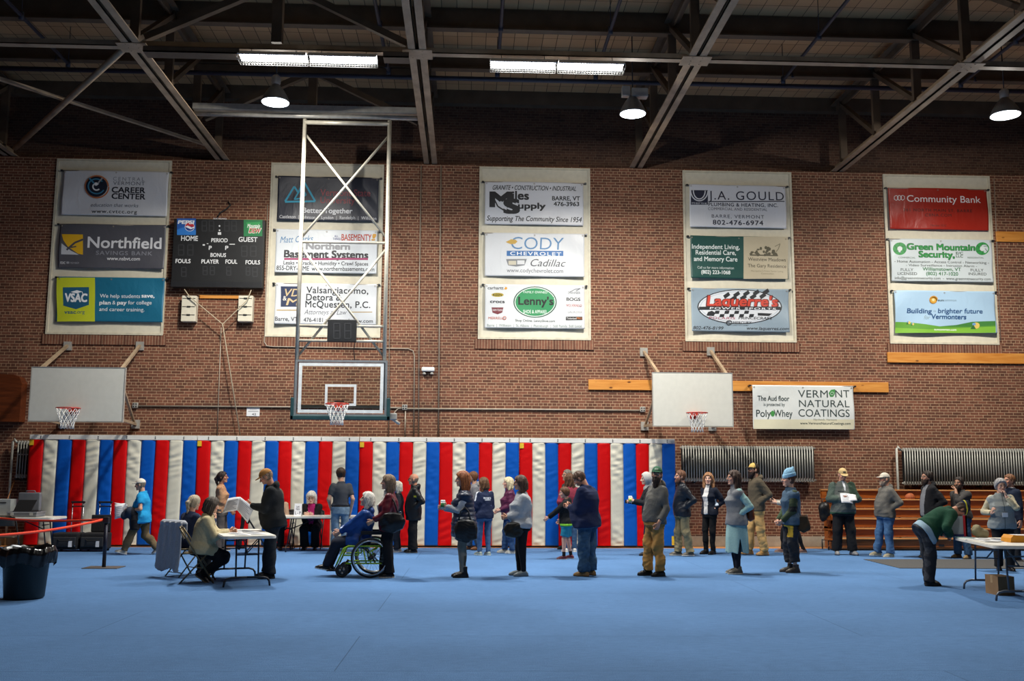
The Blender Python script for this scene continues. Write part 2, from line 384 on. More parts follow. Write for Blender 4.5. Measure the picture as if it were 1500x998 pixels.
# ------------------------------------------------------------------ lamps
M_LENS = emit((.86, .95, 1.0), 9.0); M_TUBE = emit((.95, .97, 1.0), 14.0)
M_REFL = plain('#8d9296', .3, .6); M_HOUSE = plain('#b9b9b5', .4, .3)
def highbay(x, y, z, label, group='bell lamps', box=False, d=.56, power=1.0):
    t = empty('high_bay_lamp', (x, y, z), label, 'lamp', group)
    r = d/2
    MB().mat(M_REFL).lathe([(r, 0), (r*.97, .03), (r*.8, .14), (r*.55, .26), (r*.3, .34), (r*.28, .36)], (x, y, z), n=40).build('reflector', t)
    MB().mat(M_LENS).lathe([(0, -.035), (r*.5, -.03), (r*.93, -.008), (r*.95, .004)], (x, y, z), n=40).build('lens', t)
    h = MB().mat(M_HOUSE)
    if box: h.box((x-.03, y-.1, z+.34), (x+.3, y+.1, z+.52), bev=.015).box((x-.22, y-.08, z+.36), (x-.06, y+.08, z+.56), bev=.01)
    else: h.lathe([(.07, .34), (.09, .4), (.09, .52), (.05, .56)], (x, y, z), n=20)
    h.build('ballast_housing', t)
    MB().mat(M_DKMETAL).tube([(x, y, z+.52), (x, y, DECK)], .012, 8).build('hanger', t)
    area_light('lamp_light', (x, y, z-.045), d*.92, HIGHBAY_W*power, LIGHT_TINT, spread=SPREAD, parent=t)
    bl = bpy.data.lights.new('lamp_bulb', 'POINT'); bl.energy = 160*power; bl.shadow_soft_size = .015; bl.color = LIGHT_TINT; bo = bpy.data.objects.new('lamp_bulb', bl); COL.objects.link(bo); bo.parent = t; bo.location = (0, 0, -.055)
    return t
LY, LZ = 19.1, 8.86
highbay(at(403, 158, LY).x, LY, at(403, 150, LY).z, 'glowing bell lamp above the tall hanging backboard frame')
highbay(at(927, 170, LY).x, LY, at(927, 167, LY).z, 'glowing bell lamp with a grey box on top, right of centre', box=True, d=.54)
highbay(at(1473, 172, LY).x, LY, at(1473, 169, LY).z, 'glowing bell lamp at the right edge of the ceiling', d=.6)
for x, pw in ((-3.7, .08), (3.3, .40)): highbay(x, 9.5, LZ, 'bell lamp hanging overhead nearer than the frame', 'overhead bell lamps', power=pw)
def tube_pair(px0, px1, pxm, py0, py1, label):
    y = 16.86; a, b_ = at(px0, py0, y), at(px1, py1, y); m_ = at(pxm, (py0+py1)/2, y); z = (a.z+b_.z)/2
    for k, (x0, x1) in enumerate(((a.x, m_.x-.02), (m_.x+.02, b_.x))):
        t = empty('tube_light', ((x0+x1)/2, y, z), label[k], 'ceiling light', 'caged tube lights')
        MB().mat(M_WHITEPL).prism([(x0, y-.17, z+.02), (x0, y-.1, z+.1), (x0, y+.1, z+.1), (x0, y+.17, z+.02), (x0, y+.16, z+.01), (x0, y+.09, z+.085), (x0, y-.09, z+.085), (x0, y-.16, z+.01)], (x1-x0, 0, 0)).build('housing', t)
        tb = MB().mat(M_TUBE)
        for dy in (-.1, -.035, .035, .1): tb.tube([(x0+.03, y+dy, z+.03), (x1-.03, y+dy, z+.03)], .024, 10)
        tb.build('fluorescent_tubes', t)
        g = MB().mat(M_GALV)
        for dy in (-.16, -.08, 0, .08, .16): g.tube([(x0, y+dy, z-.05), (x1, y+dy, z-.05)], .005, 5)
        n = 24
        for j in range(n+1):
            x = x0+(x1-x0)*j/n; g.tube([(x, y-.17, z+.01), (x, y-.16, z-.05), (x, y+.16, z-.05), (x, y+.17, z+.01)], .004, 4)
        g.build('wire_guard', t)
        c = MB().mat(M_DKMETAL)
        for xx in (x0+.2, x1-.2): c.tube([(xx, y, z+.1), (xx, y+.08, CH+.03)], .006, 6)
        c.build('hanger', t)
        area_light('tube_glow', ((x0+x1)/2, y, z-.06), x1-x0-.06, FLUOR_W, (.92, .97, 1), 'RECTANGLE', .26, parent=t)
tube_pair(350, 552, 451, 86, 90, ('left caged tube light of the left ceiling pair', 'right caged tube light of the left ceiling pair'))
tube_pair(718, 914, 816, 97, 100, ('left caged tube light of the right ceiling pair', 'right caged tube light of the right ceiling pair'))
for (xa, xb), lab in (((-5.7, -4.05), 'grey cable channel left of the left pair of tube lights'), ((-1.55, -1.1), 'short grey cable channel right of the left pair of tube lights')):
    tr = MB().mat(M_STEEL_DK).box((xa, 16.72, 8.88), (xb, 17.0, 8.9)).box((xa, 16.72, 8.88), (xb, 16.74, 8.98)).box((xa+.1, 16.96, 8.89), (xa+.13, 17.0, CH+.03)).box((xb-.13, 16.96, 8.89), (xb-.1, 17.0, CH+.03))
    tag(tr.build('cable_tray'), lab, 'cable tray')
# ------------------------------------------------------------------ wall mats
M_MATS = [cloth('#c80306', .5, .22, 4.0, spec=.22), cloth('#d3cfbd', .55, .25, 4.0), cloth('#0453b0', .5, .22, 4.0, spec=.22)]
MX = [-9.77, -6.07, -2.44, 1.18, 4.77]; NMAT = ['leftmost of the four striped wall mats', 'striped wall mat behind the left voter tables', 'striped wall mat behind the middle of the queue', 'rightmost striped wall mat, ending beside the radiator']
M_BOLT = plain('#4c4c4c', .4, .6)
for k in range(4):
    x0, x1 = MX[k]+.006, MX[k+1]-.006; t = empty('wall_mat', (x0, MATY, .03), 'red, white and blue padded '+NMAT[k], 'wall mat', 'striped wall mats')
    w = (x1-x0)/12; cols = ['red', 'white', 'blue']
    for j in range(12):
        a = x0+j*w; seed = k*12+j; white = j % 3 == 1
        def f(u, v, a=a, seed=seed, white=white):
            z = .035+v*2.31; x = a+u*w
            y = MATY-.05-.022*(1-(2*u-1)**4)
            cr = (math.sin(z*26+seed*1.7+(5.0 if seed % 2 else -5)*u+1.8*math.sin(z*4+seed))*.6+math.sin(z*47-4*u+2*math.sin(z*7)+seed)*.3)*(.55+.45*math.sin(z*2.7+seed*2.1))
            y += cr*(.017 if white else .007)*(1-(2*u-1)**4)+.004*math.sin(z*3.1+seed)
            return (x+.006*math.sin(z*2.1+seed), y, z)
        s = MB().mat(M_MATS[j % 3]).sheet(f, 8, 110, thick=(0, .045, 0)); s.build('mat_stripe', t)
    MB().mat(plain('#231d1c', .6)).box((x0, MATY-.045, .0), (x1, MATY+.02, .035)).build('base_strip', t)
    MB().mat(plain('#d8b32a', .5)).box((x0+.01, MATY-.09, 2.22), (x0+.1, MATY-.078, 2.335)).build('warning_tag', t)
    if k == 3: MB().mat(plain('#d8b32a', .5)).box((x1-.11, MATY-.09, .06), (x1-.03, MATY-.078, .26)).build('warning_tag', t)
    r = empty('mat_rail', (x0, MATY, 2.35), 'white wooden rail board above the '+['leftmost wall mat', 'second wall mat from the left', 'third wall mat from the left', 'rightmost wall mat'][k], 'rail board', 'mat rail boards')
    MB().mat(plain('#dcdad3', .5, 0, .05)).box((x0+.002, MATY-.075, 2.35), (x1-.002, MATY+.02, 2.455), bev=.006).build('board', r)
    b = MB().mat(M_BOLT)
    for q in range(6):
        for dz in (-.018, .018): b.lathe([(0, -.085), (.012, -.083), (.012, -.075)], (x0+.25+q*.63, MATY, 2.403+dz), 'y', 8)
    b.build('bolts', r)
    MB().mat(M_DKMETAL).box((x0+.2, MATY+.02, 2.37), (x0+.3, WALL, 2.43)).box((x1-.3, MATY+.02, 2.37), (x1-.2, WALL, 2.43)).build('wall_bracket', r)

# ------------------------------------------------------------------ radiators
M_RAD = plain('#aaa9a0', .42, .3, .12)
def radiator(x0, x1, z0, z1, label, pipe_left=True, pitch=.0622):
    t = empty('radiator', ((x0+x1)/2, WALL, z0), label, 'radiator', 'wall radiators')
    n = int((x1-x0)/pitch); proto = None; y = WALL-.17
    for i in range(n):
        x = x0+(i+.5)*pitch
        if proto is None:
            s = MB().mat(M_RAD)
            for dy in (-.075,):
                s.tube([(x, y+dy, z0+.05), (x, y+dy, z1-.05)], .0145, 8)
            s.box((x-.0305, y-.06, z1-.075), (x+.0305, y+.1, z1-.03)).box((x-.0305, y-.06, z0+.03), (x+.0305, y+.1, z0+.07))
            for z in (z0+.05, z1-.05):
                s.lathe([(0, -.026), (.04, -.024), (.05, -.01), (.05, .01), (.04, .024), (0, .026)], (x, y-.03, z), 'x', 14)
                s.box((x-.018, y-.075, z-.03), (x+.018, y+.075, z+.03))
            proto = s.build('radiator_section', t); px_ = x
        else:
            c = proto.copy(); COL.objects.link(c); c.parent = t; c.location = Vector((x-px_, 0, 0))
    MB().mat(M_RAD).tube([(x0-.03, y, z1-.05), (x1+.03, y, z1-.05)], .02, 8).tube([(x0-.03, y, z0+.05), (x1+.03, y, z0+.05)], .02, 8).build('tie_pipes', t)
    MB().mat(plain('#161616', .8)).box((x0, y+.0, z0+.04), (x1, y+.02, z1-.04)).build('gap_shade_sheet', t)  # added black sheet standing in for the shade in the gaps between columns
    b = MB().mat(M_DKMETAL)
    for x in (x0+.3, (x0+x1)/2, x1-.3): b.box((x-.02, y-.03, z0-.03), (x+.02, WALL-.004, z0+.01))
    b.build('wall_bracket', t)
    if pipe_left:
        MB().mat(M_RAD).tube([(x0-.13, y, .0), (x0-.13, y, z1-.02), (x0-.1, y, z1+.03), (x0-.03, y, z1-.05)], .028, 10).build('feed_pipe', t)
    v = MB().mat(M_GALV)
    for j in range(7): v.box((x0+.25+j*(x1-x0-.5)/6-.012, y-.098, z1-.33), (x0+.25+j*(x1-x0-.5)/6+.012, y-.085, z1-.30))
    v.build('spacer_clips', t)
radiator(4.98, 8.12, 1.48, 2.32, 'long grey cast iron radiator on the wall right of the striped mats', False)
radiator(10.22, 13.9, 1.42, 2.3, 'long grey cast iron radiator on the wall above the folded bleachers')
radiator(-10.15, -9.86, 1.48, 2.33, 'end of a grey radiator peeking out left of the striped mats')

# ------------------------------------------------------------------ lettering
_caps = {}
def text_geo(s, bold=0.0, spacing=1.0):
    cu = bpy.data.curves.new('lettering', 'FONT'); cu.body = s; cu.resolution_u = 4; cu.offset = bold; cu.space_character = spacing; cu.size = 1
    o = bpy.data.objects.new('lettering', cu); COL.objects.link(o)
    me = bpy.data.meshes.new_from_object(o.evaluated_get(bpy.context.evaluated_depsgraph_get()))
    v = np.array([q.co[:2] for q in me.vertices]).reshape(-1, 2); f = [tuple(p.vertices) for p in me.polygons]
    bpy.data.objects.remove(o); bpy.data.curves.remove(cu); bpy.data.meshes.remove(me); return v, f
_h, _ = text_geo('H'); CAP = _h[:, 1].max()
M_INK = {}
def ink(c): return plain(c, .55, 0, .02)

class Art:
    """flat artwork laid on a wall plane; positions are read off the photograph and mapped onto the plane"""
    def __init__(s, conv, Y, off=None): s.conv = conv; s.Y = Y; s.layers = {}; s.off = off; s.boxes = []
    def P(s, x, y): px, py = s.conv(x, y); return at(px, py, s.Y)
    def put(s, c, v2, f, eps=0.0, box=None):
        xs = [x for x, z in v2]; zs = [z for x, z in v2]; b4 = (min(xs), min(zs), max(xs), max(zs))
        lv = 0 if box is None else box
        if box is None:
            for o, l in s.boxes:
                if o[0] < b4[2] and b4[0] < o[2] and o[1] < b4[3] and b4[1] < o[3]: lv = max(lv, l+1)
            s.boxes.append((b4, lv))
        V, Fc = s.layers.setdefault(c, ([], [])); b = len(V)
        V += [(x, lv*.0009+eps, z) for x, z in v2]; Fc += [[i+b for i in q] for q in f]; return lv
    def text(s, t, x0, x1, yb, cap, c, bold=0.0, shear=0.0, spacing=1.0, rot=0.0):
        v, f = text_geo(t, max(-.01, min(bold, 0)), spacing); A, B = s.P(x0, yb), s.P(x1, yb); H = (s.P(x0, yb-cap)-A).z
        v = v.copy(); v[:, 0] -= v[:, 0].min(); sx = (B.x-A.x)/max(1e-6, v[:, 0].max()); sz = H/CAP
        X = v[:, 0]*sx; Zz = v[:, 1]*sz; X = X+Zz*shear; lv = None; m = max(0, bold)*.8
        for k, (dx, dz) in enumerate([(0, 0)] if m < .003 else [(0, 0), (-m, -m), (m, -m), (m, m), (-m, m), (-m, 0), (m, 0)]):
            r = s.put(c, [(A.x+x+dx*sx, A.z+z+x*math.tan(rot)+dz*sz) for x, z in zip(X, Zz)], f, k*.00008, lv); lv = r if lv is None else lv
        return s
    def poly(s, pts, c):
        q = [s.P(*p) for p in pts]; s.put(c, [(p.x, p.z) for p in q], [list(range(len(q)))]); return s
    def rect(s, x0, y0, x1, y1, c): return s.poly([(x0, y1), (x1, y1), (x1, y0), (x0, y0)], c)
    def ell(s, x, y, rx, ry, c, n=36, a0=0, a1=2*PI): return s.poly([(x+rx*math.cos(a0+(a1-a0)*k/n), y+ry*math.sin(a0+(a1-a0)*k/n)) for k in range(n if a1-a0 > 6.2 else n+1)], c)
    def ringe(s, x, y, rx, ry, t, c, n=36, a0=0, a1=2*PI):
        P = []
        for k in range(n+1):
            a = a0+(a1-a0)*k/n; P.append(((x+rx*math.cos(a), y+ry*math.sin(a)), (x+(rx-t)*math.cos(a), y+(ry-t)*math.sin(a))))
        for k in range(n): s.poly([P[k][0], P[k+1][0], P[k+1][1], P[k][1]], c)
        return s
    def line(s, pts, w, c):
        for (xa, ya), (xb, yb) in zip(pts, pts[1:]):
            L = math.hypot(xb-xa, yb-ya) or 1; nx, ny = -(yb-ya)/L*w/2, (xb-xa)/L*w/2
            s.poly([(xa+nx, ya+ny), (xb+nx, yb+ny), (xb-nx, yb-ny), (xa-nx, ya-ny)], c)
        return s
    def build(s, parent, names=None, lift=.0025):
        for k, (c, (V, Fc)) in enumerate(s.layers.items()):
            mb = MB().mat(ink(c)); off = s.off or (lambda x, z: 0)
            mb.add([(x, s.Y-lift-d, z) for x, d, z in V], Fc); me = mb.mesh('lettering')
            if s.off:
                bm = bmesh.new(); bm.from_mesh(me); bmesh.ops.triangulate(bm, faces=[f for f in bm.faces if max(e.calc_length() for e in f.edges) > .055])
                for _ in range(7):
                    le = [e for e in bm.edges if e.calc_length() > .055]
                    if not le: break
                    bmesh.ops.subdivide_edges(bm, edges=le, cuts=1); bmesh.ops.triangulate(bm, faces=[f for f in bm.faces if len(f.verts) > 3 and max(e.calc_length() for e in f.edges) > .055])
                for v_ in bm.verts: v_.co.y += off(v_.co.x, v_.co.z)
                bm.to_mesh(me); bm.free()
            me.name = (names or {}).get(c, 'lettering'); link(me.name, me, parent)

def banner(label, conv, x0, y0, x1, y1, base, art, names=None, Y=WALL-.10, wave=.018, seed=0, rod=True, rough=.45):
    A, B = Art(conv, Y).P(x0, y0), Art(conv, Y).P(x1, y1)
    C_, D = Art(conv, Y).P(x1, y0), Art(conv, Y).P(x0, y1)
    X0, X1, Z1, Z0 = (A.x+D.x)/2, (B.x+C_.x)/2, (A.z+C_.z)/2, (B.z+D.z)/2
    t = empty('banner', (X0, Y, Z0), label, 'banner', 'sponsor banners')
    W, H = X1-X0, Z1-Z0
    def off(x, z):
        u, v = (x-X0)/W, (z-Z0)/H
        d1 = math.sin((u*1.6+(1-v)*.9)*6+seed)*math.exp(-3*u); d2 = math.sin(((1-u)*1.5+(1-v)*1.1)*6+seed*2)*math.exp(-3*(1-u))
        return wave*(d1+d2+.6*math.sin(u*9+seed)*(.3+.7*(1-v)))
    MB().mat(cloth(base, rough, .3, 4.0)).sheet(lambda u, v: (X0+u*W, Y+off(X0+u*W, Z0+v*H), Z0+v*H), 64, 30, thick=(0, .004, 0)).build('cloth', t)
    a = Art(conv, Y, off); art(a); a.build(t, names)
    g = MB().mat(M_CONDUIT).tube([(X0-.07, Y+.02, Z1-.012), (X1+.07, Y+.02, Z1-.012)], .012, 8)
    g.build('hanging_rod', t)
    h = MB().mat(M_DKMETAL)
    for x in (X0-.05, X1+.05): h.box((x-.025, Y+.0, Z1-.03), (x+.025, WALL-.01, Z1+.005))
    h.build('wall_hook', t)
    e = MB().mat(M_CONDUIT)
    for x in (X0+.04, X1-.04, (X0+X1)/2): e.ring((x, Y-.006+off(x, Z1-.05), Z1-.05), .014, .004, 'y', 12, 5)
    e.build('grommets', t)
    return t
K5 = lambda x, y: (x/3.3275, y/3.3275+220)
K6 = lambda x, y: (x/3.328+380, y/3.328+220)
K7 = lambda x, y: (x/3.061+690, y/3.061+230)
K8 = lambda x, y: (x/3.566+1180, y/3.566+240)
K9 = lambda x, y: (x/3.75+900, y/3.75+500)

def a1(a):
    a.ringe(474, 180, 60, 56, 7, '#c9774a').ell(474, 180, 52, 49, '#1c2233').ringe(474, 180, 42, 38, 6, '#3f86a8', a0=.5, a1=5.6).ringe(474, 182, 20, 19, 7, '#e8e8e8', a0=.7, a1=5.5)
    a.line([(440, 140), (470, 172)], 7, '#3f86a8').line([(505, 140), (478, 172)], 7, '#9a9ca0').ell(474, 170, 9, 8, '#e8e8e8')
    a.text('CENTRAL', 551, 703, 148, 17, '#8a8c92', 0, 0, 1.4).text('VERMONT', 551, 706, 169, 17, '#70737b', .005, 0, 1.15).text('CAREER', 545, 706, 206, 26, '#20232e', .03).text('CENTER', 545, 706, 237, 26, '#20232e', .03)
    a.text('education that works', 440, 672, 275, 17, '#5c6270', 0, .25).text('www.cvtcc.org', 446, 667, 306, 17, '#23262e', .012, 0, 1.15)
banner('white banner with a round dark emblem, topmost on the leftmost cream panel', K5, 303, 100, 818, 318, '#d9dadd', a1, {'#c9774a': 'emblem', '#3f86a8': 'emblem'}, seed=1)
def a2(a):
    a.poly([(301, 410), (405, 412), (404, 510), (380, 505), (330, 470), (310, 440)], '#e3b021').poly([(301, 455), (345, 490), (385, 510), (298, 508)], '#c6c8cc').line([(325, 487), (365, 452), (405, 436)], 9, '#4b4b53').line([(345, 475), (372, 470)], 6, '#4b4b53')
    a.text('Northfield', 427, 785, 475, 52, '#e4e4e6', .02).text('SAVINGS BANK', 468, 742, 510, 19, '#8d8e96', .01, 0, 1.15).text('www.nsbvt.com', 521, 682, 536, 17, '#e4e4e6', .012)
    a.text('FDIC', 292, 317, 554, 11, '#e4e4e6', .02).text('MEMBER', 340, 386, 554, 9, '#a8a9b0').rect(323, 543, 336, 553, '#a8a9b0')
banner('dark grey banner with white and yellow print, middle of the leftmost cream panel', K5, 286, 362, 806, 577, '#55555c', a2, {'#e3b021': 'emblem'}, seed=2)
def a3(a):
    a.rect(277, 622, 463, 836, '#c3cc2a').poly([(308, 670), (434, 668), (434, 755), (371, 776), (308, 758)], '#1d5a78').text('VSAC', 317, 423, 738, 38, '#eceef0', .045).poly([(345, 692), (375, 683), (402, 690), (375, 699)], '#eceef0').line([(400, 690), (404, 702)], 3, '#eceef0')
    a.text('vsac', 313, 370, 797, 17, '#1d5a78', .02).text('.org', 371, 414, 797, 17, '#1d5a78')
    a.text('We help students', 486, 684, 719, 18, '#eef0f2', .004).text('save,', 691, 753, 719, 18, '#eef0f2', .028)
    a.text('plan', 485, 538, 752, 18, '#eef0f2', .028).text('&', 547, 562, 752, 18, '#eef0f2').text('pay', 571, 616, 752, 18, '#eef0f2', .028).text('for college', 624, 740, 752, 18, '#eef0f2', .004).text('and career training.', 484, 704, 784, 18, '#eef0f2', .002)
banner('teal and lime green banner, lowest on the leftmost cream panel', K5, 276, 620, 798, 837, '#1c6a88', a3, {'#c3cc2a': 'lime_field', '#1d5a78': 'emblem'}, seed=3)
def a4(a):
    a.line([(125, 250), (170, 178), (190, 208), (215, 150), (272, 250), (125, 252)], 9, '#39a7c6').line([(170, 240), (205, 182), (228, 218), (200, 236), (170, 240)], 7, '#39a7c6')
    a.text('Vermont State', 297, 541, 222, 32, '#a04a50', .008).text('University', 297, 465, 258, 30, '#a04a50', .008).text('Better Together', 212, 453, 305, 24, '#e2e3e6', .025)
    a.text('Castleton  |  Johnson  |  Lyndon  |  Randolph  |  Williston', 98, 570, 332, 15, '#d6d7da', .005)
banner('navy banner with a blue mountain outline behind the hanging frame', K6, 88, 130, 580, 345, '#2d303d', a4, {'#39a7c6': 'emblem'}, seed=4)
def a5(a):
    a.text('Matt Clarks', 100, 258, 452, 30, '#3a78a8', .002, .2, rot=.06).text('ALL', 366, 384, 424, 9, '#3a3f80', .02).text('THINGS', 358, 396, 438, 10, '#3a3f80', .02).text('BASEMENTY', 400, 546, 440, 30, '#b9402f', .02).text('!', 548, 562, 440, 30, '#d29a35', .03, .2)
    a.text('Northern', 228, 440, 482, 30, '#8f9094', .05).text('Basement Systems', 121, 529, 522, 34, '#26272b', .04).rect(121, 526, 529, 536, '#a03a68')
    a.text('Leaks • Cracks • Humidity • Crawl Spaces', 118, 530, 558, 18, '#2b2c30', .015).text('855-DRY-TIME', 84, 241, 585, 21, '#2b2c30', .015).text('www.northernbasements.com', 254, 560, 587, 20, '#2b2c30', .012)
banner('white banner with grey, black and magenta print behind the hanging frame', K6, 78, 388, 573, 600, '#d3d8dc', a5, seed=5)
def a6(a):
    a.rect(104, 664, 201, 764, '#1b2a4e').text('VD', 114, 192, 712, 36, '#cbb38a', .01, .25).text('M', 130, 188, 756, 34, '#cbb38a', .01, .25).text('&', 114, 132, 733, 22, '#e8e4da')
    a.text('Valsangiacomo,', 229, 530, 697, 31, '#26282f', .015, 0, 1.05).text('Detora &', 228, 400, 732, 31, '#26282f', .015, 0, 1.05).text('McQuesten, P.C.', 224, 540, 766, 31, '#26282f', .015, 0, 1.05)
    a.rect(84, 778, 200, 783, '#b59a62').rect(448, 788, 550, 792, '#b59a62').text('Attorneys at Law', 218, 422, 800, 23, '#6d6f76', 0, .25)
    a.text('Barre, VT', 77, 187, 832, 19, '#26282f', .008).text('476-4181 •', 215, 330, 837, 20, '#26282f', .008).text('www.vdmlaw.com', 345, 553, 840, 18, '#26282f', .008)
banner('white law firm banner with a navy square, behind the lower hanging frame', K6, 75, 650, 570, 850, '#d6d9dc', a6, {'#1b2a4e': 'emblem'}, seed=6)
def a7(a):
    K = '#1d1d20'
    a.text('GRANITE • CONSTRUCTION • INDUSTRIAL', 95, 470, 146, 20, K, .012, .22).text('M', 88, 180, 222, 64, K, .05).text('iles', 185, 258, 190, 36, K, .035).text('S', 152, 212, 250, 58, K, .06).text('upply', 212, 333, 231, 26, K, .035).line([(88, 158), (120, 222), (165, 250), (205, 246)], 6, K)
    a.text('BARRE, VT', 364, 488, 194, 18, K, .025).text('476-3963', 371, 484, 219, 18, K, .025).text('Supporting The Community Since 1954', 70, 494, 285, 22, K, .015, .22)
banner('white banner with all black lettering, topmost on the third cream panel', K7, 62, 112, 504, 304, '#d3d4d8', a7, seed=7)
def a8(a):
    a.text('CODY', 178, 414, 413, 54, '#5a87b2', -.005, .05).rect(160, 421, 414, 444, '#3a6ea8').text('CHEVROLET', 176, 404, 440, 15, '#e6e8ea', .02, 0, 1.25)
    a.poly([(155, 382), (172, 374), (180, 370), (200, 372), (208, 380), (198, 390), (180, 392), (168, 388)], '#c8a24a').poly([(157, 458), (250, 458), (240, 486), (203, 492), (166, 486)], '#7e8083').rect(168, 466, 202, 484, '#c9c2ad').rect(207, 464, 240, 482, '#d8d9da')
    a.text('Cadillac', 262, 418, 490, 32, '#4b4c50', -.003, .35).text('www.codychevrolet.com', 160, 413, 517, 18, '#6a6b70')
banner('white banner with blue lettering, middle of the third cream panel', K7, 62, 342, 508, 536, '#d6d8da', a8, {'#c8a24a': 'emblem', '#7e8083': 'emblem'}, seed=8)
def a9(a):
    G = '#2c8b55'
    a.ell(287, 651, 97, 70, '#1d4b35').ell(287, 651, 92, 66, '#d3dcd5').ell(287, 651, 88, 62, G).rect(204, 628, 372, 668, G).text("Lenny's", 213, 368, 662, 34, '#151a18', .03).text('SHOE & APPAREL', 234, 342, 701, 15, '#d9e4dc', .012).text('FAMILY OWNED', 235, 342, 611, 10, '#d9e4dc', .006)
    a.text('carhartt', 75, 145, 594, 13, '#3a3a3a', .015).poly([(148, 594), (155, 582), (163, 588), (158, 596)], '#d99a2e').ell(119, 619, 27, 9, '#b6a02a').text('KEEN', 99, 138, 624, 10, '#28281e', .02).text('crocs', 86, 150, 655, 14, '#2b2b2d', .03).poly([(92, 675), (145, 675), (140, 698), (119, 706), (96, 698)], '#76343c').text('DARN TOUGH', 97, 140, 691, 9, '#e0d6d6', .01).text('MERRELL', 78, 144, 728, 11, '#b5553c', .01).ringe(150, 723, 8, 8, 3, '#b5553c')
    a.line([(440, 608), (465, 594), (490, 590), (470, 602)], 3, '#777a7e').text('DANNER', 435, 490, 614, 10, '#66686c').text('BOGS', 428, 490, 645, 14, '#28282a', .03).text('WOLVERINE', 426, 483, 672, 12, '#9c3f3f', .015).ringe(491, 667, 6, 6, 2, '#9c3f3f').text('LACROSSE', 434, 498, 701, 9, '#6a6c70').rect(425, 717, 499, 733, '#23201f').text('Timberland', 428, 472, 729, 9, '#e8e6e3').text('PRO', 474, 497, 729, 9, '#d8792c')
    a.text('Shop Online: LennyShoe.com', 198, 376, 739, 11, '#3b4a42', .01).text('Barre  |  Williston  |  St. Albans  |  Plattsburgh  |  Still Family. Still Local.', 72, 498, 760, 11, '#6d7f75')
banner('white banner with a large green oval and small coloured logos, third cream panel', K7, 62, 573, 509, 769, '#d8dadb', a9, {'#1d4b35': 'oval_rim', '#2c8b55': 'oval'}, seed=9)
def a10(a):
    N_ = '#23263a'
    a.rect(985, 150, 1062, 214, N_).ringe(1022, 152, 42, 48, 5, '#d5d6da', a0=0, a1=PI).ringe(1022, 152, 30, 40, 5, '#d5d6da', a0=0, a1=PI).text("IT'S GOT TO BE", 990, 1057, 211, 7, '#d5d6da', .01)
    a.text('J.A. GOULD', 1066, 1403, 190, 38, N_, 0, 0, 1.15).rect(1064, 198, 1405, 202, N_).text('PLUMBING & HEATING, INC.', 1065, 1375, 220, 15, N_, .015, 0, 1.1).text('COMMERCIAL AND RESIDENTIAL', 1063, 1328, 238, 12, '#4a4c5c', 0, 0, 1.1)
    a.text('BARRE, VERMONT', 1079, 1314, 273, 15, '#3a3c4c', .003, 0, 1.2).text('802-476-6974', 1084, 1309, 303, 20, N_, .02, 0, 1.15)
banner('white banner with navy lettering and a navy square, topmost on the fourth cream panel', K7, 980, 126, 1413, 317, '#d3d5da', a10, seed=10)
def a11(a):
    a.rect(1222, 358, 1421, 547, '#b9ad92')
    a.text('Independent Living,', 991, 1204, 411, 20, '#e2e8e5', .012).text('Residential Care,', 1008, 1187, 437, 20, '#e2e8e5', .012).text('and Memory Care', 1000, 1194, 466, 20, '#e2e8e5', .012).text('Call us for more information', 1015, 1179, 501, 11, '#cfd8d4').text('(802) 223-1068', 1032, 1163, 524, 16, '#e2e8e5', .02)
    r = random.Random(3)
    for k in range(34):
        x = 1252+r.random()*120; y = 440-r.random()*38*math.sin((x-1245)/132*PI)
        a.ell(x, y, 4+r.random()*4, 4+r.random()*4, '#57523f', 7)
    a.line([(1250, 440), (1376, 442)], 5, '#57523f').line([(1362, 402), (1385, 390), (1378, 412), (1368, 425)], 3, '#7a735c')
    a.text('Westview Meadows', 1242, 1412, 466, 15, '#4a4537', .006).text('The Gary Residence', 1241, 1414, 495, 15, '#4a4537', .006).text("Montpelier's Finest Senior Living", 1255, 1400, 515, 7, '#857b63').text('Communities', 1300, 1357, 527, 7, '#857b63')
banner('dark green and tan banner with white lettering, middle of the fourth cream panel', K7, 984, 356, 1421, 546, '#1f4a44', a11, {'#b9ad92': 'tan_field', '#57523f': 'flower_drawing'}, seed=11)
def a12(a):
    K = '#202226'
    a.ell(1205, 672, 190, 78, K).ell(1205, 672, 185, 74, '#cfd4da').ell(1205, 672, 178, 69, '#b9c2cb').ell(1205, 672, 174, 66, '#d6d9dd')
    for j in range(9):
        for i in range(2):
            if (i+j) % 2 == 0: x = 1130+j*22+i*8; y = 622-j*2+i*16; a.poly([(x, y), (x+24, y-16), (x+32, y-2), (x+8, y+15)], K)
    a.text("Laquerre's", 1056, 1374, 668, 46, '#5f1512', .06, .15).text("Laquerre's", 1059, 1371, 666, 42, '#c6402f', .03, .15).rect(1022, 672, 1388, 685, K).text('POWER SPORTS', 1070, 1365, 683, 9, '#d8dade', .02, .2, 1.2)
    for j in range(8):
        for i in range(2):
            if (i+j) % 2 == 0: x = 1095+j*22; y = 690+i*15; a.poly([(x, y), (x+20, y), (x+16, y+14), (x-4, y+14)], K)
    a.poly([(1055, 712), (1062, 696), (1080, 690), (1095, 700), (1088, 714)], K).poly([(1285, 700), (1350, 703), (1335, 714), (1285, 712)], K)
    a.text('POLARIS', 1066, 1183, 727, 10, '#a04a60', .01, .2, 1.1).text('PRINCECRAFT', 1199, 1350, 728, 11, K, .015, .25).ringe(1156, 744, 14, 11, 4, K).text('MERCURY', 1175, 1256, 748, 10, K, .015, .15).text('IT STARTS WITH THE BEST', 1168, 1244, 757, 4, K)
    a.text('802-476-8199', 994, 1130, 773, 14, K, .005, .25).text('www.laquerres.com', 1234, 1423, 775, 14, K, .008, .25)
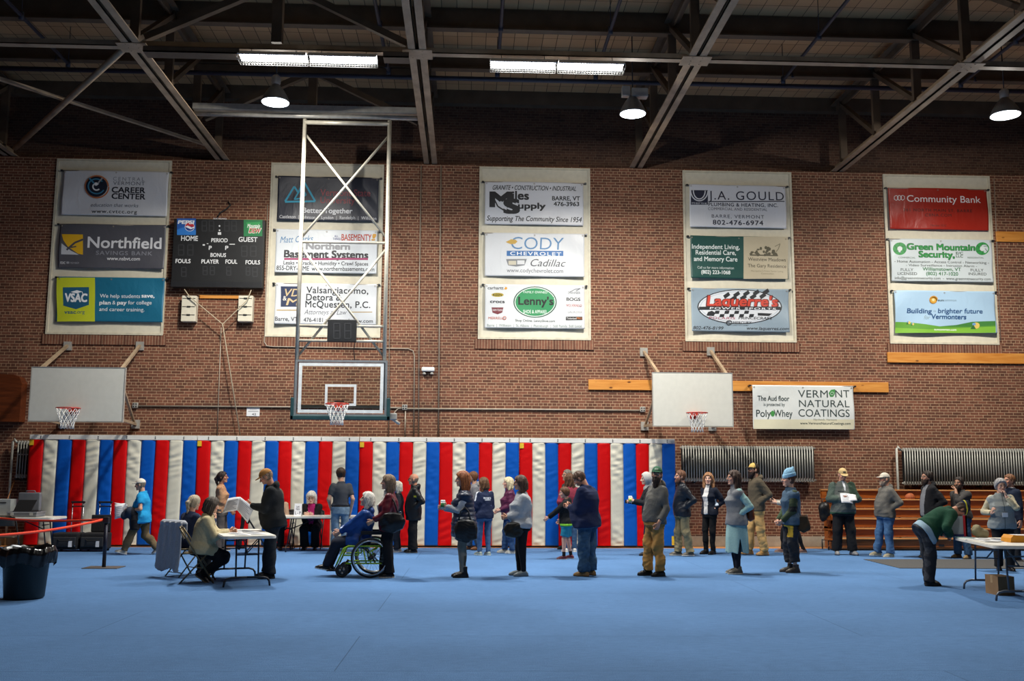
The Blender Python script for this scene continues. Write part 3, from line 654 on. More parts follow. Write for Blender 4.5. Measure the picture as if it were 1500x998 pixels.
banner('grey blue banner with a checkered oval and red lettering, lowest on the fourth cream panel', K7, 988, 590, 1426, 784, '#8fa0ac', a12, seed=12)
def a13(a):
    for k in range(3): a.ringe(474+k*16, 178, 13, 15, 3.5, '#e9e3e3', 6, .52, .52+2*PI)
    a.text('Community Bank', 530, 914, 198, 34, '#efe9e8', .004).text('361 NORTH MAIN ST. BARRE', 512, 870, 248, 15, '#4c1410', .01, 0, 1.15).text('CBNA.COM', 625, 762, 275, 15, '#4c1410', .01, 0, 1.15).text('Member FDIC', 652, 735, 327, 10, '#5c1c16')
banner('red banner with white lettering, topmost on the rightmost cream panel', K8, 436, 128, 952, 344, '#a52a1e', a13, seed=13, rough=.32)
def a14(a):
    G = '#2f9346'; D = '#274f34'
    for x in (492, 922):
        a.ell(x, 444, 35, 33, G).ell(x, 444, 13, 13, '#d3dbd8')
        for k in range(6): a.line([(x+13*math.cos(k*1.047), 444+13*math.sin(k*1.047)), (x+34*math.cos(k*1.047+.6), 444+33*math.sin(k*1.047+.6))], 2.5, '#245c33')
    a.text('Green Mountain', 530, 884, 448, 31, '#1f5a30', .055).text('Green Mountain', 533, 881, 447, 28, G, .02).text('Security,', 592, 778, 488, 31, '#1f5a30', .055).text('Security,', 595, 775, 487, 28, G, .02).text('E/C', 787, 824, 473, 13, D, .02).text('LLC', 787, 824, 489, 13, D, .02)
    a.text('COMMERCIAL', 484, 574, 494, 8, D).text('RESIDENTIAL', 848, 932, 494, 8, D).text('- Home Automation - Access Control - Networking -', 464, 958, 516, 13, '#303a34', .005).text('- Video Surveillance - Intrusion Alarm -', 525, 897, 535, 12, '#303a34', .005)
    a.text('FULLY', 498, 564, 560, 14, '#303a34', .005).text('LICENSED', 482, 583, 580, 14, '#303a34', .005).text('FULLY', 863, 931, 562, 14, '#303a34', .005).text('INSURED', 852, 946, 582, 14, '#303a34', .005).text('Williamstown, VT', 612, 812, 558, 17, '#256e3a', .02).text('(802) 417-1020', 630, 797, 582, 17, '#256e3a', .02).text('info@greenmtnsecurity.com  -  www.greenmtnsecurity.com', 468, 967, 602, 13, '#303a34', .008)
banner('white banner with green lettering and two green rings, middle of the rightmost cream panel', K8, 447, 394, 976, 616, '#c9d2d4', a14, {'#2f9346': 'emblem'}, seed=14)
def a15(a):
    g = '#5f9c34'
    a.poly([(470, 884), (990, 884), (990, 824), (930, 824), (860, 832), (780, 846), (700, 850), (620, 838), (540, 828), (470, 826)], g).poly([(700, 850), (790, 842), (870, 826), (990, 822), (990, 846), (860, 852)], '#3f7f38').poly([(470, 884), (990, 884), (990, 852), (820, 858), (640, 866), (470, 856)], '#7fb93a')
    a.ell(667, 711, 21, 20, '#d9a941').ringe(667, 711, 21, 20, 6, '#c28a2c').ell(667, 711, 7, 7, '#e8d9a0').text('sun', 692, 720, 718, 11, '#34404c', .025).text('common', 720, 788, 718, 11, '#6d7d88')
    a.text('Building', 530, 658, 780, 24, '#28507e', .03, .12).text('a', 668, 683, 774, 12, '#8aa4b8').text('brighter future', 692, 923, 780, 24, '#28507e', .025, .12).text('for', 616, 648, 812, 20, '#8aa0a8', 0, .35).text('Vermonters', 656, 838, 810, 24, '#28507e', .03, .12)
    a.text('suncommon.com', 671, 789, 871, 11, '#e9f0e0', .025)
    for x, y, r_ in ((540, 830, 9), (560, 838, 7), (890, 846, 18)): a.ell(x, y, r_, r_*.9, '#e0c264').ell(x-r_*.6, y-r_*.4, r_*.5, r_*.4, '#6f9fd0').poly([(x-r_*1.6, y+r_), (x-r_*.8, y-r_*.3), (x, y+r_)], '#2f6a34')
banner('light blue banner with green hills at its foot, lowest on the rightmost cream panel', K8, 468, 664, 992, 883, '#a9c8e0', a15, {'#5f9c34': 'hill_print', '#3f7f38': 'hill_print', '#7fb93a': 'hill_print'}, seed=15)
def a16(a):
    a.poly([(766, 482), (1316, 484), (1316, 430), (766, 430)], '#d6d0b4')
    G = '#2e3c3a'
    a.text('VERM', 1010, 1172, 309, 40, G, 0, 0, 1.05).text('NT', 1213, 1292, 309, 40, G, 0, 0, 1.05).poly([(1176, 285), (1188, 268), (1212, 264), (1210, 290), (1200, 306), (1184, 306)], '#3f8a44').ringe(1193, 288, 9, 9, 2.5, '#cfe0cf')
    a.text('NATURAL', 1015, 1290, 361, 38, G, 0, 0, 1.05).text('COATINGS', 1012, 1291, 414, 40, G, 0, 0, 1.0).text('Hardwick, Vermont', 1095, 1222, 436, 11, '#5c645a').text('www.VermontNaturalCoatings.com', 1021, 1297, 457, 13, G, .018)
    a.text('The Aud floor', 786, 961, 327, 27, G, .018).text('is protected by', 820, 936, 356, 18, G, .008).text('Poly', 780, 860, 415, 38, G, .005).text('Whey', 876, 978, 415, 38, G, .005).ell(869, 398, 11, 16, '#3f8a44')
banner('wide white banner hanging from the orange board right of the right backboard', K9, 760, 243, 1316, 484, '#d9dcd8', a16, {'#3f8a44': 'leaf_emblem', '#d6d0b4': 'cream_field'}, seed=16, Y=WALL-.16)

# ------------------------------------------------------------------ timber boards on the wall
M_PINE = wood('#c47a2e', '#dd9a4a', 'x', .5, .45, True)
def board(px0, px1, y0, y1, lab, d=.05):
    A, B = at(px0, y0, WALL-d), at(px1, y1, WALL-d); h = abs(at(px0, y0, WALL).z-at(px0, y1, WALL).z)
    o = MB().mat(M_PINE).box((A.x, WALL-d, A.z-h), (B.x, WALL-.005, A.z), bev=.006); zc = (at((px0+px1)/2, (y0+y1)/2, WALL-d).z-(A.z-h/2)); return o, lab, A, B
for px0, px1, y0, y1, lab in ((862, 1302, 556, 571, 'long orange pine board behind the right backboard'), (1300, 1560, 516, 531, 'orange pine board under the rightmost cream panel'), (1459, 1560, 339, 354, 'short orange pine board at the right edge beside the red banner'), (292, 350, 432, 437, 'thin pine batten between the white speaker boxes')):
    o, lab, A, B = board(px0, px1, y0, y1, lab); tag(o.build('pine_board'), lab, 'board')

# ------------------------------------------------------------------ scoreboard
def scoreboard():
    Yf = WALL-.24; A, B = at(255, 320, Yf), at(384, 422, Yf)
    t = empty('scoreboard', ((A.x+B.x)/2, WALL, B.z), 'black electronic scoreboard between the two left cream panels', 'scoreboard')
    MB().mat(plain('#17181a', .5)).box((A.x, Yf, B.z), (B.x, WALL-.02, A.z), bev=.015).build('cabinet', t)
    MB().mat(plain('#202124', .4)).box((A.x+.01, Yf-.02, B.z), (B.x-.01, Yf, B.z+.13)).build('lower_trim', t)
    q = lambda x, y: K5(x, y)
    P = Art(q, Yf)
    P.rect(863, 333, 955, 414, '#1f58a8').poly([(863, 414), (863, 388), (905, 372), (955, 392), (955, 414)], '#2b78c8').ell(925, 374, 24, 22, '#e6e8ec').ell(925, 374, 22, 20, '#1d3f86', a0=0, a1=PI).ell(925, 374, 22, 20, '#c02a34', a0=PI, a1=2*PI).poly([(902, 374), (915, 368), (935, 378), (948, 372), (946, 380), (930, 386), (912, 378)], '#e6e8ec').text('PEPSI', 868, 944, 359, 16, '#e9edf2', .05, .15)
    P.build(t, {k: 'left_sign' for k in ('#1f58a8', '#2b78c8', '#e6e8ec', '#1d3f86', '#c02a34', '#e9edf2')}, .002)
    P = Art(q, Yf); P.rect(1188, 340, 1279, 420, '#1f7a45').poly([(1200, 352), (1268, 350), (1262, 404), (1216, 410)], '#2f9a52').text('Mountain', 1205, 1266, 378, 18, '#dfe6dc', .03, .2).text('DEW', 1212, 1268, 404, 24, '#e8e2da', .06, .2).text('DEW', 1214, 1266, 402, 20, '#b83030', .03, .2)
    P.build(t, {k: 'right_sign' for k in ('#1f7a45', '#2f9a52', '#dfe6dc', '#e8e2da', '#b83030')}, .002)
    P = Art(q, Yf); Wt = '#dcdcdc'
    for s, x0, x1, y, c in (('HOME', 883, 964, 441, 23), ('GUEST', 1163, 1254, 446, 22), ('PERIOD', 1030, 1109, 448, 18), ('P', 1018, 1031, 486, 19), ('P', 1098, 1112, 486, 19), ('BONUS', 1026, 1101, 520, 18), ('FOULS', 856, 928, 550, 19), ('PLAYER', 982, 1066, 552, 19), ('FOUL', 1099, 1156, 553, 19), ('FOULS', 1197, 1267, 556, 19)): P.text(s, x0, x1, y, c, Wt, .025)
    P.text('ELECTRONICS', 1041, 1105, 337, 6, Wt, .02).ell(1070, 370, 4, 4, Wt).ell(1070, 391, 4, 4, Wt).rect(1062, 400, 1078, 413, Wt).rect(988, 459, 999, 466, Wt).rect(1118, 457, 1145, 461, Wt).rect(1008, 455, 1016, 458, Wt)
    P.build(t, None, .002)
    P = Art(q, Yf)
    def digit(x, y, w, h, c):
        for a_, b_ in (((x, y), (x+w, y)), ((x, y+h/2), (x+w, y+h/2)), ((x, y+h), (x+w, y+h)), ((x, y), (x, y+h)), ((x+w, y), (x+w, y+h))): P.line([a_, b_], 5, c)
    for x, y, w, h in ((1178, 468, 26, 50), (1222, 468, 26, 50), (870, 462, 26, 50), (915, 462, 26, 50), (985, 345, 22, 50), (1020, 345, 22, 50), (1095, 345, 22, 50), (1130, 345, 22, 50), (1200, 572, 18, 38), (1232, 572, 22, 44), (885, 572, 22, 44), (990, 568, 20, 40), (1025, 568, 20, 40), (1105, 570, 20, 40)): digit(x, y, w, h, '#2b2c2f')
    P.build(t, {'#2b2c2f': 'unlit_digits'}, .003)
    MB().mat(M_BLACK).tube([at(318, 319, WALL-.1), at(322, 312, WALL-.06), at(332, 306, WALL-.05), at(338, 300, WALL-.03), at(334, 296, WALL-.02)], .018, 8).build('cable', t)
scoreboard()
for x0, x1, lab in ((266.5, 286, 'white slotted speaker box under the left end of the scoreboard'), (349.5, 369, 'white slotted speaker box under the right end of the scoreboard')):
    A, B = at(x0, 433, WALL-.2), at(x1, 471, WALL-.2); t = empty('speaker_box', (A.x, WALL, B.z), lab, 'speaker', 'speaker boxes')
    MB().mat(M_CREAM).box((A.x, WALL-.2, B.z), (B.x, WALL-.01, A.z), bev=.01).build('cabinet', t)
    h = (A.z-B.z)
    for k in range(3): MB().mat(M_BLACK).box((A.x+.02, WALL-.207, A.z-h*(.12+.32*k)), (B.x-.02, WALL-.198, A.z-h*(.10+.32*k))).box(((A.x+B.x)/2-.04, WALL-.212, A.z-h*(.14+.32*k)), ((A.x+B.x)/2+.04, WALL-.2, A.z-h*(.085+.32*k))).build('slot', t)
yr = WALL-.26
tag(MB().mat(plain('#b7a88e', .9)).tube([at(270, 424, yr), at(277, 434, yr), at(326, 475, yr), at(352, 638, yr)], .013, 6).tube([at(368, 425, yr), at(362, 440, yr), at(326, 475, yr), at(325, 478, yr)], .011, 6).build('hoist_rope'), 'pale rope in a Y shape hanging below the scoreboard', 'rope')

# ------------------------------------------------------------------ conduits, boxes, lights on the wall
yc = WALL-.03
def conduit(pts, lab, r=.014, m=None, Y=yc): return tag(MB().mat(m or M_CONDUIT).tube([at(x, y, Y) for x, y in pts], r, 8).build('conduit'), lab, 'conduit')
conduit([(200, 595), (431, 596.5), (594, 597.5)], 'pale horizontal conduit across the wall left of the glass backboard', .02)
conduit([(594, 599), (770, 600), (940, 601.5)], 'pale horizontal conduit across the wall right of the glass backboard', .02)
conduit([(617, 243), (614, 440), (613, 640)], 'left of the two long vertical conduits below the middle truss', .012)
conduit([(646, 243), (644, 440), (642, 640)], 'right of the two long vertical conduits below the middle truss', .014)
conduit([(574, 242), (571, 440), (569, 640)], 'thin vertical conduit behind the right tower pipe', .01)
conduit([(392, 300), (388, 490), (387, 501), (391, 507), (400, 508), (598, 511), (605, 514), (607, 522), (606, 640)], 'thin conduit looping under the second cream panel', .012)
conduit([(324, 480), (321, 560), (318, 640)], 'thin vertical pipe below the scoreboard left of the rope', .01)
conduit([(594, 602), (593, 640)], 'short vertical conduit under the outlet box', .014)
conduit([(592, 598), (583, 599), (578, 604), (576, 614)], 'short bent conduit from the outlet box to the backboard', .014)
conduit([(1456, 262), (1459, 330), (1466, 500)], 'thin conduit beside the rightmost cream panel', .008)
for x, y, lab in ((199, 594, 'grey four-socket outlet box right of the left backboard'), (593, 597, 'grey four-socket outlet box right of the glass backboard'), (941, 600, 'grey four-socket outlet box left of the right backboard')):
    p = at(x, y, WALL); t = empty('outlet_box', p, lab, 'outlet', 'wall outlet boxes')
    MB().mat(M_GALV).box((p.x-.06, WALL-.07, p.z-.06), (p.x+.06, WALL, p.z+.06), bev=.008).build('box', t)
    s = MB().mat(M_BLACK)
    for i in (-1, 1):
        for j in (-1, 1): s.lathe([(0, -.075), (.017, -.075), (.017, -.068)], (p.x+i*.028, WALL, p.z+j*.028), 'y', 10)
    s.build('sockets', t)
p = at(627, 541, WALL-.1); t = empty('emergency_light', (p.x, WALL, p.z), 'small white emergency light on the wall right of the glass backboard', 'emergency light')
MB().mat(M_WHITE).box((p.x-.15, WALL-.12, p.z-.05), (p.x+.15, WALL, p.z+.05), bev=.025).build('housing', t)
for i in (-.09, .09): MB().mat(M_GALV).lathe([(.01, 0), (.045, -.03), (.045, -.06), (0, -.065)], (p.x+i, WALL-.06, p.z-.06), 'z', 14).build('lamp_head', t)
p = at(371, 603, WALL-.01); A, B = at(361.5, 597, WALL-.01), at(380, 610, WALL-.01); t = empty('paper_notice', (p.x, WALL-.01, B.z), 'white paper notice on the brick just under the long conduit', 'notice')
MB().mat(M_PAPER).box((A.x, WALL-.014, B.z), (B.x, WALL-.002, A.z)).build('sheet', t)
P = Art(lambda x, y: (x, y), WALL-.014); P.rect(366, 599.5, 376, 600, '#9a9a9c').rect(363.5, 602.3, 378.5, 603.2, '#8c8c90').text('42', 369, 375, 608.5, 3, '#5a5a60', .02); P.build(t, None, .002)
# patches of old mortar and paint left on the brick are part of the brick material

# ------------------------------------------------------------------ basketball goals
M_NET = plain('#dcdcd8', .8); M_RIM = plain('#b2362c', .4, .1)
def rim_and_net(t, c, yb, col=M_RIM):
    """hoop centre c, board face at yb"""
    c = Vector(c); r = .228
    rm = MB().mat(col).ring(c, r, .011, 'z', 36, 8).box((c.x-.07, c.y+r-.02, c.z-.06), (c.x+.07, yb, c.z+.015)).bar((c.x-.1, yb, c.z-.02), (c.x-.14, c.y+.17, c.z), .015).bar((c.x+.1, yb, c.z-.02), (c.x+.14, c.y+.17, c.z), .015).box((c.x-.09, yb-.012, c.z-.12), (c.x+.09, yb, c.z+.03))
    rm.build('rim', t)
    n = 12; nt = MB().mat(M_NET); prof = [(.225, 0), (.2, -.1), (.165, -.19), (.14, -.27), (.125, -.34), (.128, -.42)]
    for k in range(n):
        for sg in (-1, 1):
            pts = []
            for j, (rr, z) in enumerate(prof):
                a = 2*PI*(k+sg*.5*j)/n; pts.append(c+Vector((rr*math.cos(a), rr*math.sin(a), z)))
            nt.tube(pts, .0055, 5)
    nt.build('net', t)
def solid_goal(px0, px1, pyt, pyb, Yb, rx, ry, mounts, lab, tilt=0):
    A, B = at(px0, pyt, Yb), at(px1, pyb, Yb); t = empty('wall_basketball_goal', ((A.x+B.x)/2, Yb, B.z), lab, 'basketball hoop', 'wall mounted hoops')
    MB().mat(plain('#cfcdc2', .45, 0, .03)).box((A.x, Yb, B.z), (B.x, Yb+.05, A.z), bev=.008).build('backboard', t)
    e = MB().mat(M_GALV)
    e.border(A.x-.012, B.x+.012, B.z-.012, A.z+.012, .0125, Yb-.006, Yb+.055)
    e.build('edge_trim', t)
    yc_ = Yb-.31; c = at(rx, ry, yc_); rim_and_net(t, c, Yb)
    for (mx, my), bx in zip(mounts, (A.x+.15, B.x-.1)):
        w = at(mx, my, WALL-.03); zt, zb = A.z-.03, B.z+.08
        MB().mat(M_GALV).box((w.x-.09, WALL-.05, w.z-.1), (w.x+.09, WALL, w.z+.1)).box((w.x-.09, WALL-.05, zb-.12), (w.x+.09, WALL, zb+.08)).build('wall_plate', t)
        MB().mat(M_STEEL_TAN).bar((w.x, WALL-.05, w.z), (bx, Yb+.06, zt), .06, .06).build('upper_strut', t)
        MB().mat(M_STEEL_TAN).bar((w.x, WALL-.05, zb-.02), (bx, Yb+.06, zb-.02), .06, .06).build('lower_strut', t)
        MB().mat(M_STEEL_TAN).bar((w.x, WALL-.12, zb), (bx, Yb+.1, zt-.25), .05, .05).build('diagonal_strut', t)
        MB().mat(M_DKMETAL).box((bx-.05, Yb+.05, zb-.06), (bx+.05, Yb+.09, zt)).build('back_rail', t)
solid_goal(47, 179, 538, 618, 20.9, 100, 598, ((99, 507), (205, 507)), 'white wall mounted hoop board at the left above the mats')
solid_goal(956, 1074, 546, 625, 21.9, 1021, 605, ((943, 516), (1041, 515)), 'white wall mounted hoop board at the right above the radiator')

def tower():
    Y = 20.4; xl, xr = -3.5, -1.72; zb, zt = 3.92, 9.05
    t = empty('hanging_basketball_goal', ((xl+xr)/2, Y, 2.7), 'glass basketball backboard hung on a tall steel frame from the roof', 'basketball hoop')
    MP = plain('#b9b4a6', .4, .3)
    A, B = at(433, 527, Y-.1), at(566, 616, Y-.1)
    for x, xb in ((xl, xl), (xr, xr)): MB().mat(MP).tube([(x, Y, zt), (xb, Y, 2.95)], .042, 12).build('mast_pipe', t)
    for a, b_ in (((xl, 8.75), (xr, 6.5)), ((xr, 8.75), (xl, 6.5)), ((xl, 6.3), (xr, 4.0)), ((xr, 6.3), (xl, 4.0))): MB().mat(MP).tube([(a[0], Y+.045, a[1]), (b_[0], Y+.045, b_[1])], .026, 10).build('cross_brace', t)
    for z, r in ((8.98, .045), (6.4, .03), (4.64, .028), (4.33, .028)): MB().mat(MP).tube([(xl, Y, z), (xr, Y, z)], r, 10).build('cross_rail', t)
    c = MB().mat(plain('#16171a', .5)); p, q = at(481, 469, Y-.05), at(522, 502, Y-.05)
    c.box((p.x, Y-.16, q.z), (q.x, Y-.03, p.z), bev=.012); sc_ = c.build('shot_clock', t)
    P = Art(lambda x, y: (x, y), Y-.16)
    for x in (489, 505):
        for a_, b_ in (((x, 474), (x+9, 474)), ((x, 485), (x+9, 485)), ((x, 496), (x+9, 496)), ((x, 474), (x, 496)), ((x+9, 474), (x+9, 496))): P.line([a_, b_], 1.6, '#2c2d30')
    P.build(sc_, {'#2c2d30': 'unlit_digits'}, .003)
    MB().mat(M_BLACK).tube([(q.x-.02, Y-.1, q.z), (q.x-.05, Y-.05, q.z-.15), (q.x-.03, Y, A.z)], .009, 6).build('cable', t)
    def mk(nt, b, out):
        g = N(nt, 'BsdfGlossy', Roughness=.03); tr_ = N(nt, 'BsdfTransparent', Color=(.93, .96, .95, 1)); lw = N(nt, 'Fresnel', IOR=1.5); mx = N(nt, 'MixShader')
        nt.links.new(lw.outputs[0], mx.inputs[0]); nt.links.new(tr_.outputs[0], mx.inputs[1]); nt.links.new(g.outputs[0], mx.inputs[2]); nt.links.new(mx.outputs[0], out.inputs[0])
    yf = Y-.1
    MB().mat(material('clear_glass', mk)).box((A.x+.07, yf, B.z+.14), (B.x-.07, yf+.012, A.z-.05)).build('glass_pane', t)
    f = MB().mat(plain('#8a8f92', .4, .4)); w = .045
    f.border(A.x, B.x, B.z+.06, A.z, w, yf-.01, yf+.05, wb=.06)
    f.build('board_frame', t)
    l = MB().mat(plain('#d8dcdc', .5)); a = .065
    x0, x1, z0, z1 = A.x+.075, B.x-.075, B.z+.14, A.z-.06
    l.border(x0, x1, z0, z1, a, yf-.004, yf)
    p, q = at(476.5, 563, yf), at(521.5, 595, yf); l.border(p.x, q.x, q.z, p.z, .05, yf-.004, yf)
    l.build('court_markings', t)
    d = MB().mat(plain('#123c40', .6))
    d.box((A.x-.07, yf-.03, B.z-.0), (B.x+.07, yf+.07, B.z+.09), bev=.015).box((A.x-.07, yf-.03, B.z), (A.x, yf+.07, B.z+.45), bev=.015).box((B.x, yf-.03, B.z), (B.x+.07, yf+.07, B.z+.45), bev=.015)
    d.build('edge_padding', t)
    rim_and_net(t, at(494, 592, yf-.32), yf, plain('#c23c2a', .35, .1))
    MB().mat(MP).bar((xl, Y, 2.98), (xr, Y, 2.98), .06, .06).bar(((xl+xr)/2, Y, 3.0), ((xl+xr)/2, Y-.08, 3.0), .2, .2).build('mount_beam', t)
    MB().mat(M_GALV).box((B.x+.02, Y, 2.72), (B.x+.2, Y+.12, 2.86), bev=.02).tube([(B.x+.05, Y+.05, 2.78), (B.x+.26, Y+.06, 2.64)], .03, 8).build('height_winch', t)
    tag(MB().mat(M_GALV).tube([(TX[1]+.1, Y, 9.12), (TX[2]-.1, Y, 9.12)], .05, 10).box((TX[1]+.1, Y-.1, 9.2), (TX[2]-.1, Y+.1, 9.32)).build('support_beam'), 'steel pipe beam carrying the hanging backboard frame', 'beam')
tower()
# timber balcony box at the far left
A, B = at(-60, 548, WALL-.3), at(28, 618, WALL-.3)
q = [(XL+.02, WALL-.3, B.z), (B.x, WALL-.3, B.z), (B.x, WALL-.3, A.z-.2), (B.x-.06, WALL-.3, A.z-.06), (B.x-.2, WALL-.3, A.z), (XL+.02, WALL-.3, A.z+.1)]
tag(MB().mat(wood('#4a200c', '#6d3416', 'x', .6, .4)).prism(q, (0, .295, 0)).build('timber_box'), 'dark wooden box with a rounded corner at the left edge of the wall', 'wooden box')
# ------------------------------------------------------------------ implicit-surface modelling of bodies and clothes
f32 = np.float32
def V3(*a): return np.array(a, dtype=f32)
def nrm(v): return v/(np.linalg.norm(v)+1e-9)
def d_cap(P, a, b, r1, r2):
    ab = b-a; t = np.clip(((P-a)@ab)/(ab@ab+1e-9), 0, 1); return np.linalg.norm(P-a-t[:, None]*ab, axis=1)-(r1+(r2-r1)*t)
def d_ell(P, c, r, M=None):
    q = P-c
    if M is not None: q = q@M
    k0 = np.linalg.norm(q/r, axis=1); k1 = np.linalg.norm(q/(r*r), axis=1); return k0*(k0-1)/(k1+1e-6)
def d_loft(P, A, u, rt, fw, st, flat=True):
    q = P-A; t = q@u; x = q@rt; y = q@fw; T = [s[0] for s in st]
    a = np.interp(t, T, [s[1] for s in st]); b = np.interp(t, T, [s[2] for s in st]); o = np.interp(t, T, [s[3] if len(s) > 3 else 0 for s in st])
    d = (np.sqrt((x/a)**2+((y-o)/b)**2)-1)*np.minimum(a, b)
    return np.maximum(d, np.maximum(T[0]-t, t-T[-1])) if flat else d
def smin(a, b, k):
    h = np.clip(.5+.5*(b-a)/k, 0, 1); return b+(a-b)*h-k*h*(1-h)
def smax(a, b, k): return -smin(-a, -b, k)
def d_plane(P, n, o): return (P-o)@n
def wrinkle(P, seed, amp, f=14.0):
    x, y, z = (P*f+seed*3.1).T
    r = np.sin(z*2.3+x*.9+2.2*np.sin(y*.7+seed)+1.4*np.sin(x*1.3-z*.5)); rid = np.clip(.55-np.abs(r), 0, 1)*(.5+.5*np.sin(x*.6+y*.5+seed))
    return -amp*.9*rid+amp*np.sin(z*1.1+1.6*np.sin(x*.8+y*.6+seed)+.7*np.sin(y*1.7+z*.4))*(.6+.4*np.sin(x*.5-z*.35+seed*2))

def iso(fn, lo, hi, vox):
    """naive surface nets on a sparsely evaluated grid -> verts, quads"""
    lo = np.asarray(lo, f32); B = 8; nb = np.maximum(1, np.ceil((np.asarray(hi)-lo)/(vox*B)).astype(int)); n = nb*B+1
    G = np.full(tuple(n), 9.0, f32); bi = np.stack(np.meshgrid(*[np.arange(k) for k in nb], indexing='ij'), -1).reshape(-1, 3)
    cen = lo+(bi*B+B/2)*vox; act = bi[np.abs(fn(cen.astype(f32))) < vox*B*1.15+.012]
    if len(act) == 0: return np.zeros((0, 3), f32), np.zeros((0, 4), int)
    off = np.stack(np.meshgrid(*[np.arange(B+1)]*3, indexing='ij'), -1).reshape(-1, 3)
    idx = np.unique(((act*B)[:, None, :]+off[None]).reshape(-1, 3)@np.array([n[1]*n[2], n[2], 1]))
    ijk = np.stack(np.unravel_index(idx, tuple(n)), -1); G.reshape(-1)[idx] = fn((lo+ijk*vox).astype(f32))
    S = G < 0; c = np.zeros(tuple(n-1), int)
    for a in (0, 1):
        for b in (0, 1):
            for d in (0, 1): c += S[a:n[0]-1+a, b:n[1]-1+b, d:n[2]-1+d]
    cell = np.argwhere((c > 0) & (c < 8)); 
    if len(cell) == 0: return np.zeros((0, 3), f32), np.zeros((0, 4), int)
    acc = np.zeros((len(cell), 3), f32); cnt = np.zeros(len(cell), f32)
    corner = [np.array(q) for q in ((0, 0, 0), (1, 0, 0), (0, 1, 0), (1, 1, 0), (0, 0, 1), (1, 0, 1), (0, 1, 1), (1, 1, 1))]
    val = [G[tuple((cell+q).T)] for q in corner]
    for i, j in ((0, 1), (2, 3), (4, 5), (6, 7), (0, 2), (1, 3), (4, 6), (5, 7), (0, 4), (1, 5), (2, 6), (3, 7)):
        m = (val[i] < 0) != (val[j] < 0); t = np.where(m, val[i]/(val[i]-val[j]+1e-12), 0)
        acc[m] += corner[i]+(corner[j]-corner[i])*t[m][:, None]; cnt[m] += 1
    v = lo+(cell+acc/np.maximum(cnt, 1)[:, None])*vox
    num = np.full(tuple(n-1), -1, int); num[tuple(cell.T)] = np.arange(len(cell)); Q = []
    for ax in range(3):
        o1, o2 = [(1, 2), (2, 0), (0, 1)][ax]; sl = [slice(None)]*3; sh = [slice(None)]*3; sl[ax] = slice(0, -1); sh[ax] = slice(1, None)
        e = np.argwhere(S[tuple(sl)] != S[tuple(sh)]); e = e[(e[:, o1] > 0) & (e[:, o2] > 0) & (e[:, o1] < n[o1]-1) & (e[:, o2] < n[o2]-1)]
        if not len(e): continue
        q = []
        for a, b in ((1, 1), (0, 1), (0, 0), (1, 0)):
            k = e.copy(); k[:, o1] -= a; k[:, o2] -= b; q.append(num[tuple(k.T)])
        q = np.stack(q, 1); fl_ = ~S[tuple(e.T)]; q[fl_] = q[fl_][:, ::-1]; Q.append(q[(q >= 0).all(1)])
    return v.astype(f32), np.concatenate(Q) if Q else np.zeros((0, 4), int)

# vertex-coloured fabric, skin and hair materials (the colour is the garment's own)
def dyed(kind):
    def mk(nt, b, out):
        at_ = N(nt, 'Attribute', attribute_name='dye'); co = coords(nt); n = N(nt, 'TexNoise', Detail=4.0); nt.links.new(co, n.inputs['Vector'])
        lo, hi, sc, rough, bs, bsc, st = {'skin': (.93, 1.06, 30, .5, .05, 200, (1, 1, 1)), 'hair': (.7, 1.25, 40, .55, .5, 90, (1, 1, .16)), 'knit': (.9, 1.08, 60, .95, .5, 220, (1, 1, 1)), 'fleece': (.92, 1.08, 45, .95, .35, 160, (1, 1, 1)), 'nylon': (.9, 1.1, 12, .42, .3, 26, (1, 1, 1)), 'denim': (.75, 1.2, 16, .9, .3, 120, (1, 1, .5)), 'cotton': (.9, 1.1, 10, .9, .25, 40, (1, 1, 1)), 'leather': (.85, 1.15, 20, .4, .2, 70, (1, 1, 1))}[kind]
        n.inputs['Scale'].default_value = sc; g = N(nt, 'MixRGB', blend_type='MULTIPLY'); g.inputs[0].default_value = 1
        nt.links.new(at_.outputs['Color'], g.inputs[1]); nt.links.new(ramp(nt, n.outputs['Fac'], [(.3, lo), (.7, hi)]), g.inputs[2])
        nt.links.new(g.outputs[0], b.inputs['Base Color']); b.inputs['Roughness'].default_value = rough; b.inputs['Specular IOR Level'].default_value = .3
        n2 = N(nt, 'TexNoise', Scale=bsc, Detail=3.0); nt.links.new(coords(nt, st), n2.inputs['Vector']); bump(nt, b, n2.outputs['Fac'], bs, .006)
        if kind == 'skin': b.inputs['Subsurface Weight'].default_value = .0
    return material('dyed_'+kind, mk)

def dye_mesh(name, v, q, col, kind, parent, extra=None, mats=None):
    """col: colour or function(points)->Nx3 ; extra: [(verts, faces, colour)]"""
    C_ = np.tile(np.array(lin(col) if not callable(col) else (0, 0, 0), f32), (len(v), 1)) if not callable(col) else col(v)
    vs = [tuple(map(float, p)) for p in v]; fs = q.tolist() if hasattr(q, 'tolist') else list(q); cs = [C_]
    for ev, ef, ec in extra or []:
        b = len(vs); vs += [tuple(map(float, p)) for p in ev]; fs += [[i+b for i in f] for f in ef]; cs.append(np.tile(np.array(lin(ec), f32), (len(ev), 1)))
    me = bpy.data.meshes.new(name); me.from_pydata(vs, [], fs); me.polygons.foreach_set('use_smooth', [True]*len(fs))
    A = me.color_attributes.new('dye', 'FLOAT_COLOR', 'POINT'); cc = np.concatenate(cs); A.data.foreach_set('color', np.concatenate([cc, np.ones((len(cc), 1), f32)], 1).ravel())
    me.materials.append(dyed(kind)); me.update()
    return link(name, me, parent, world=False)

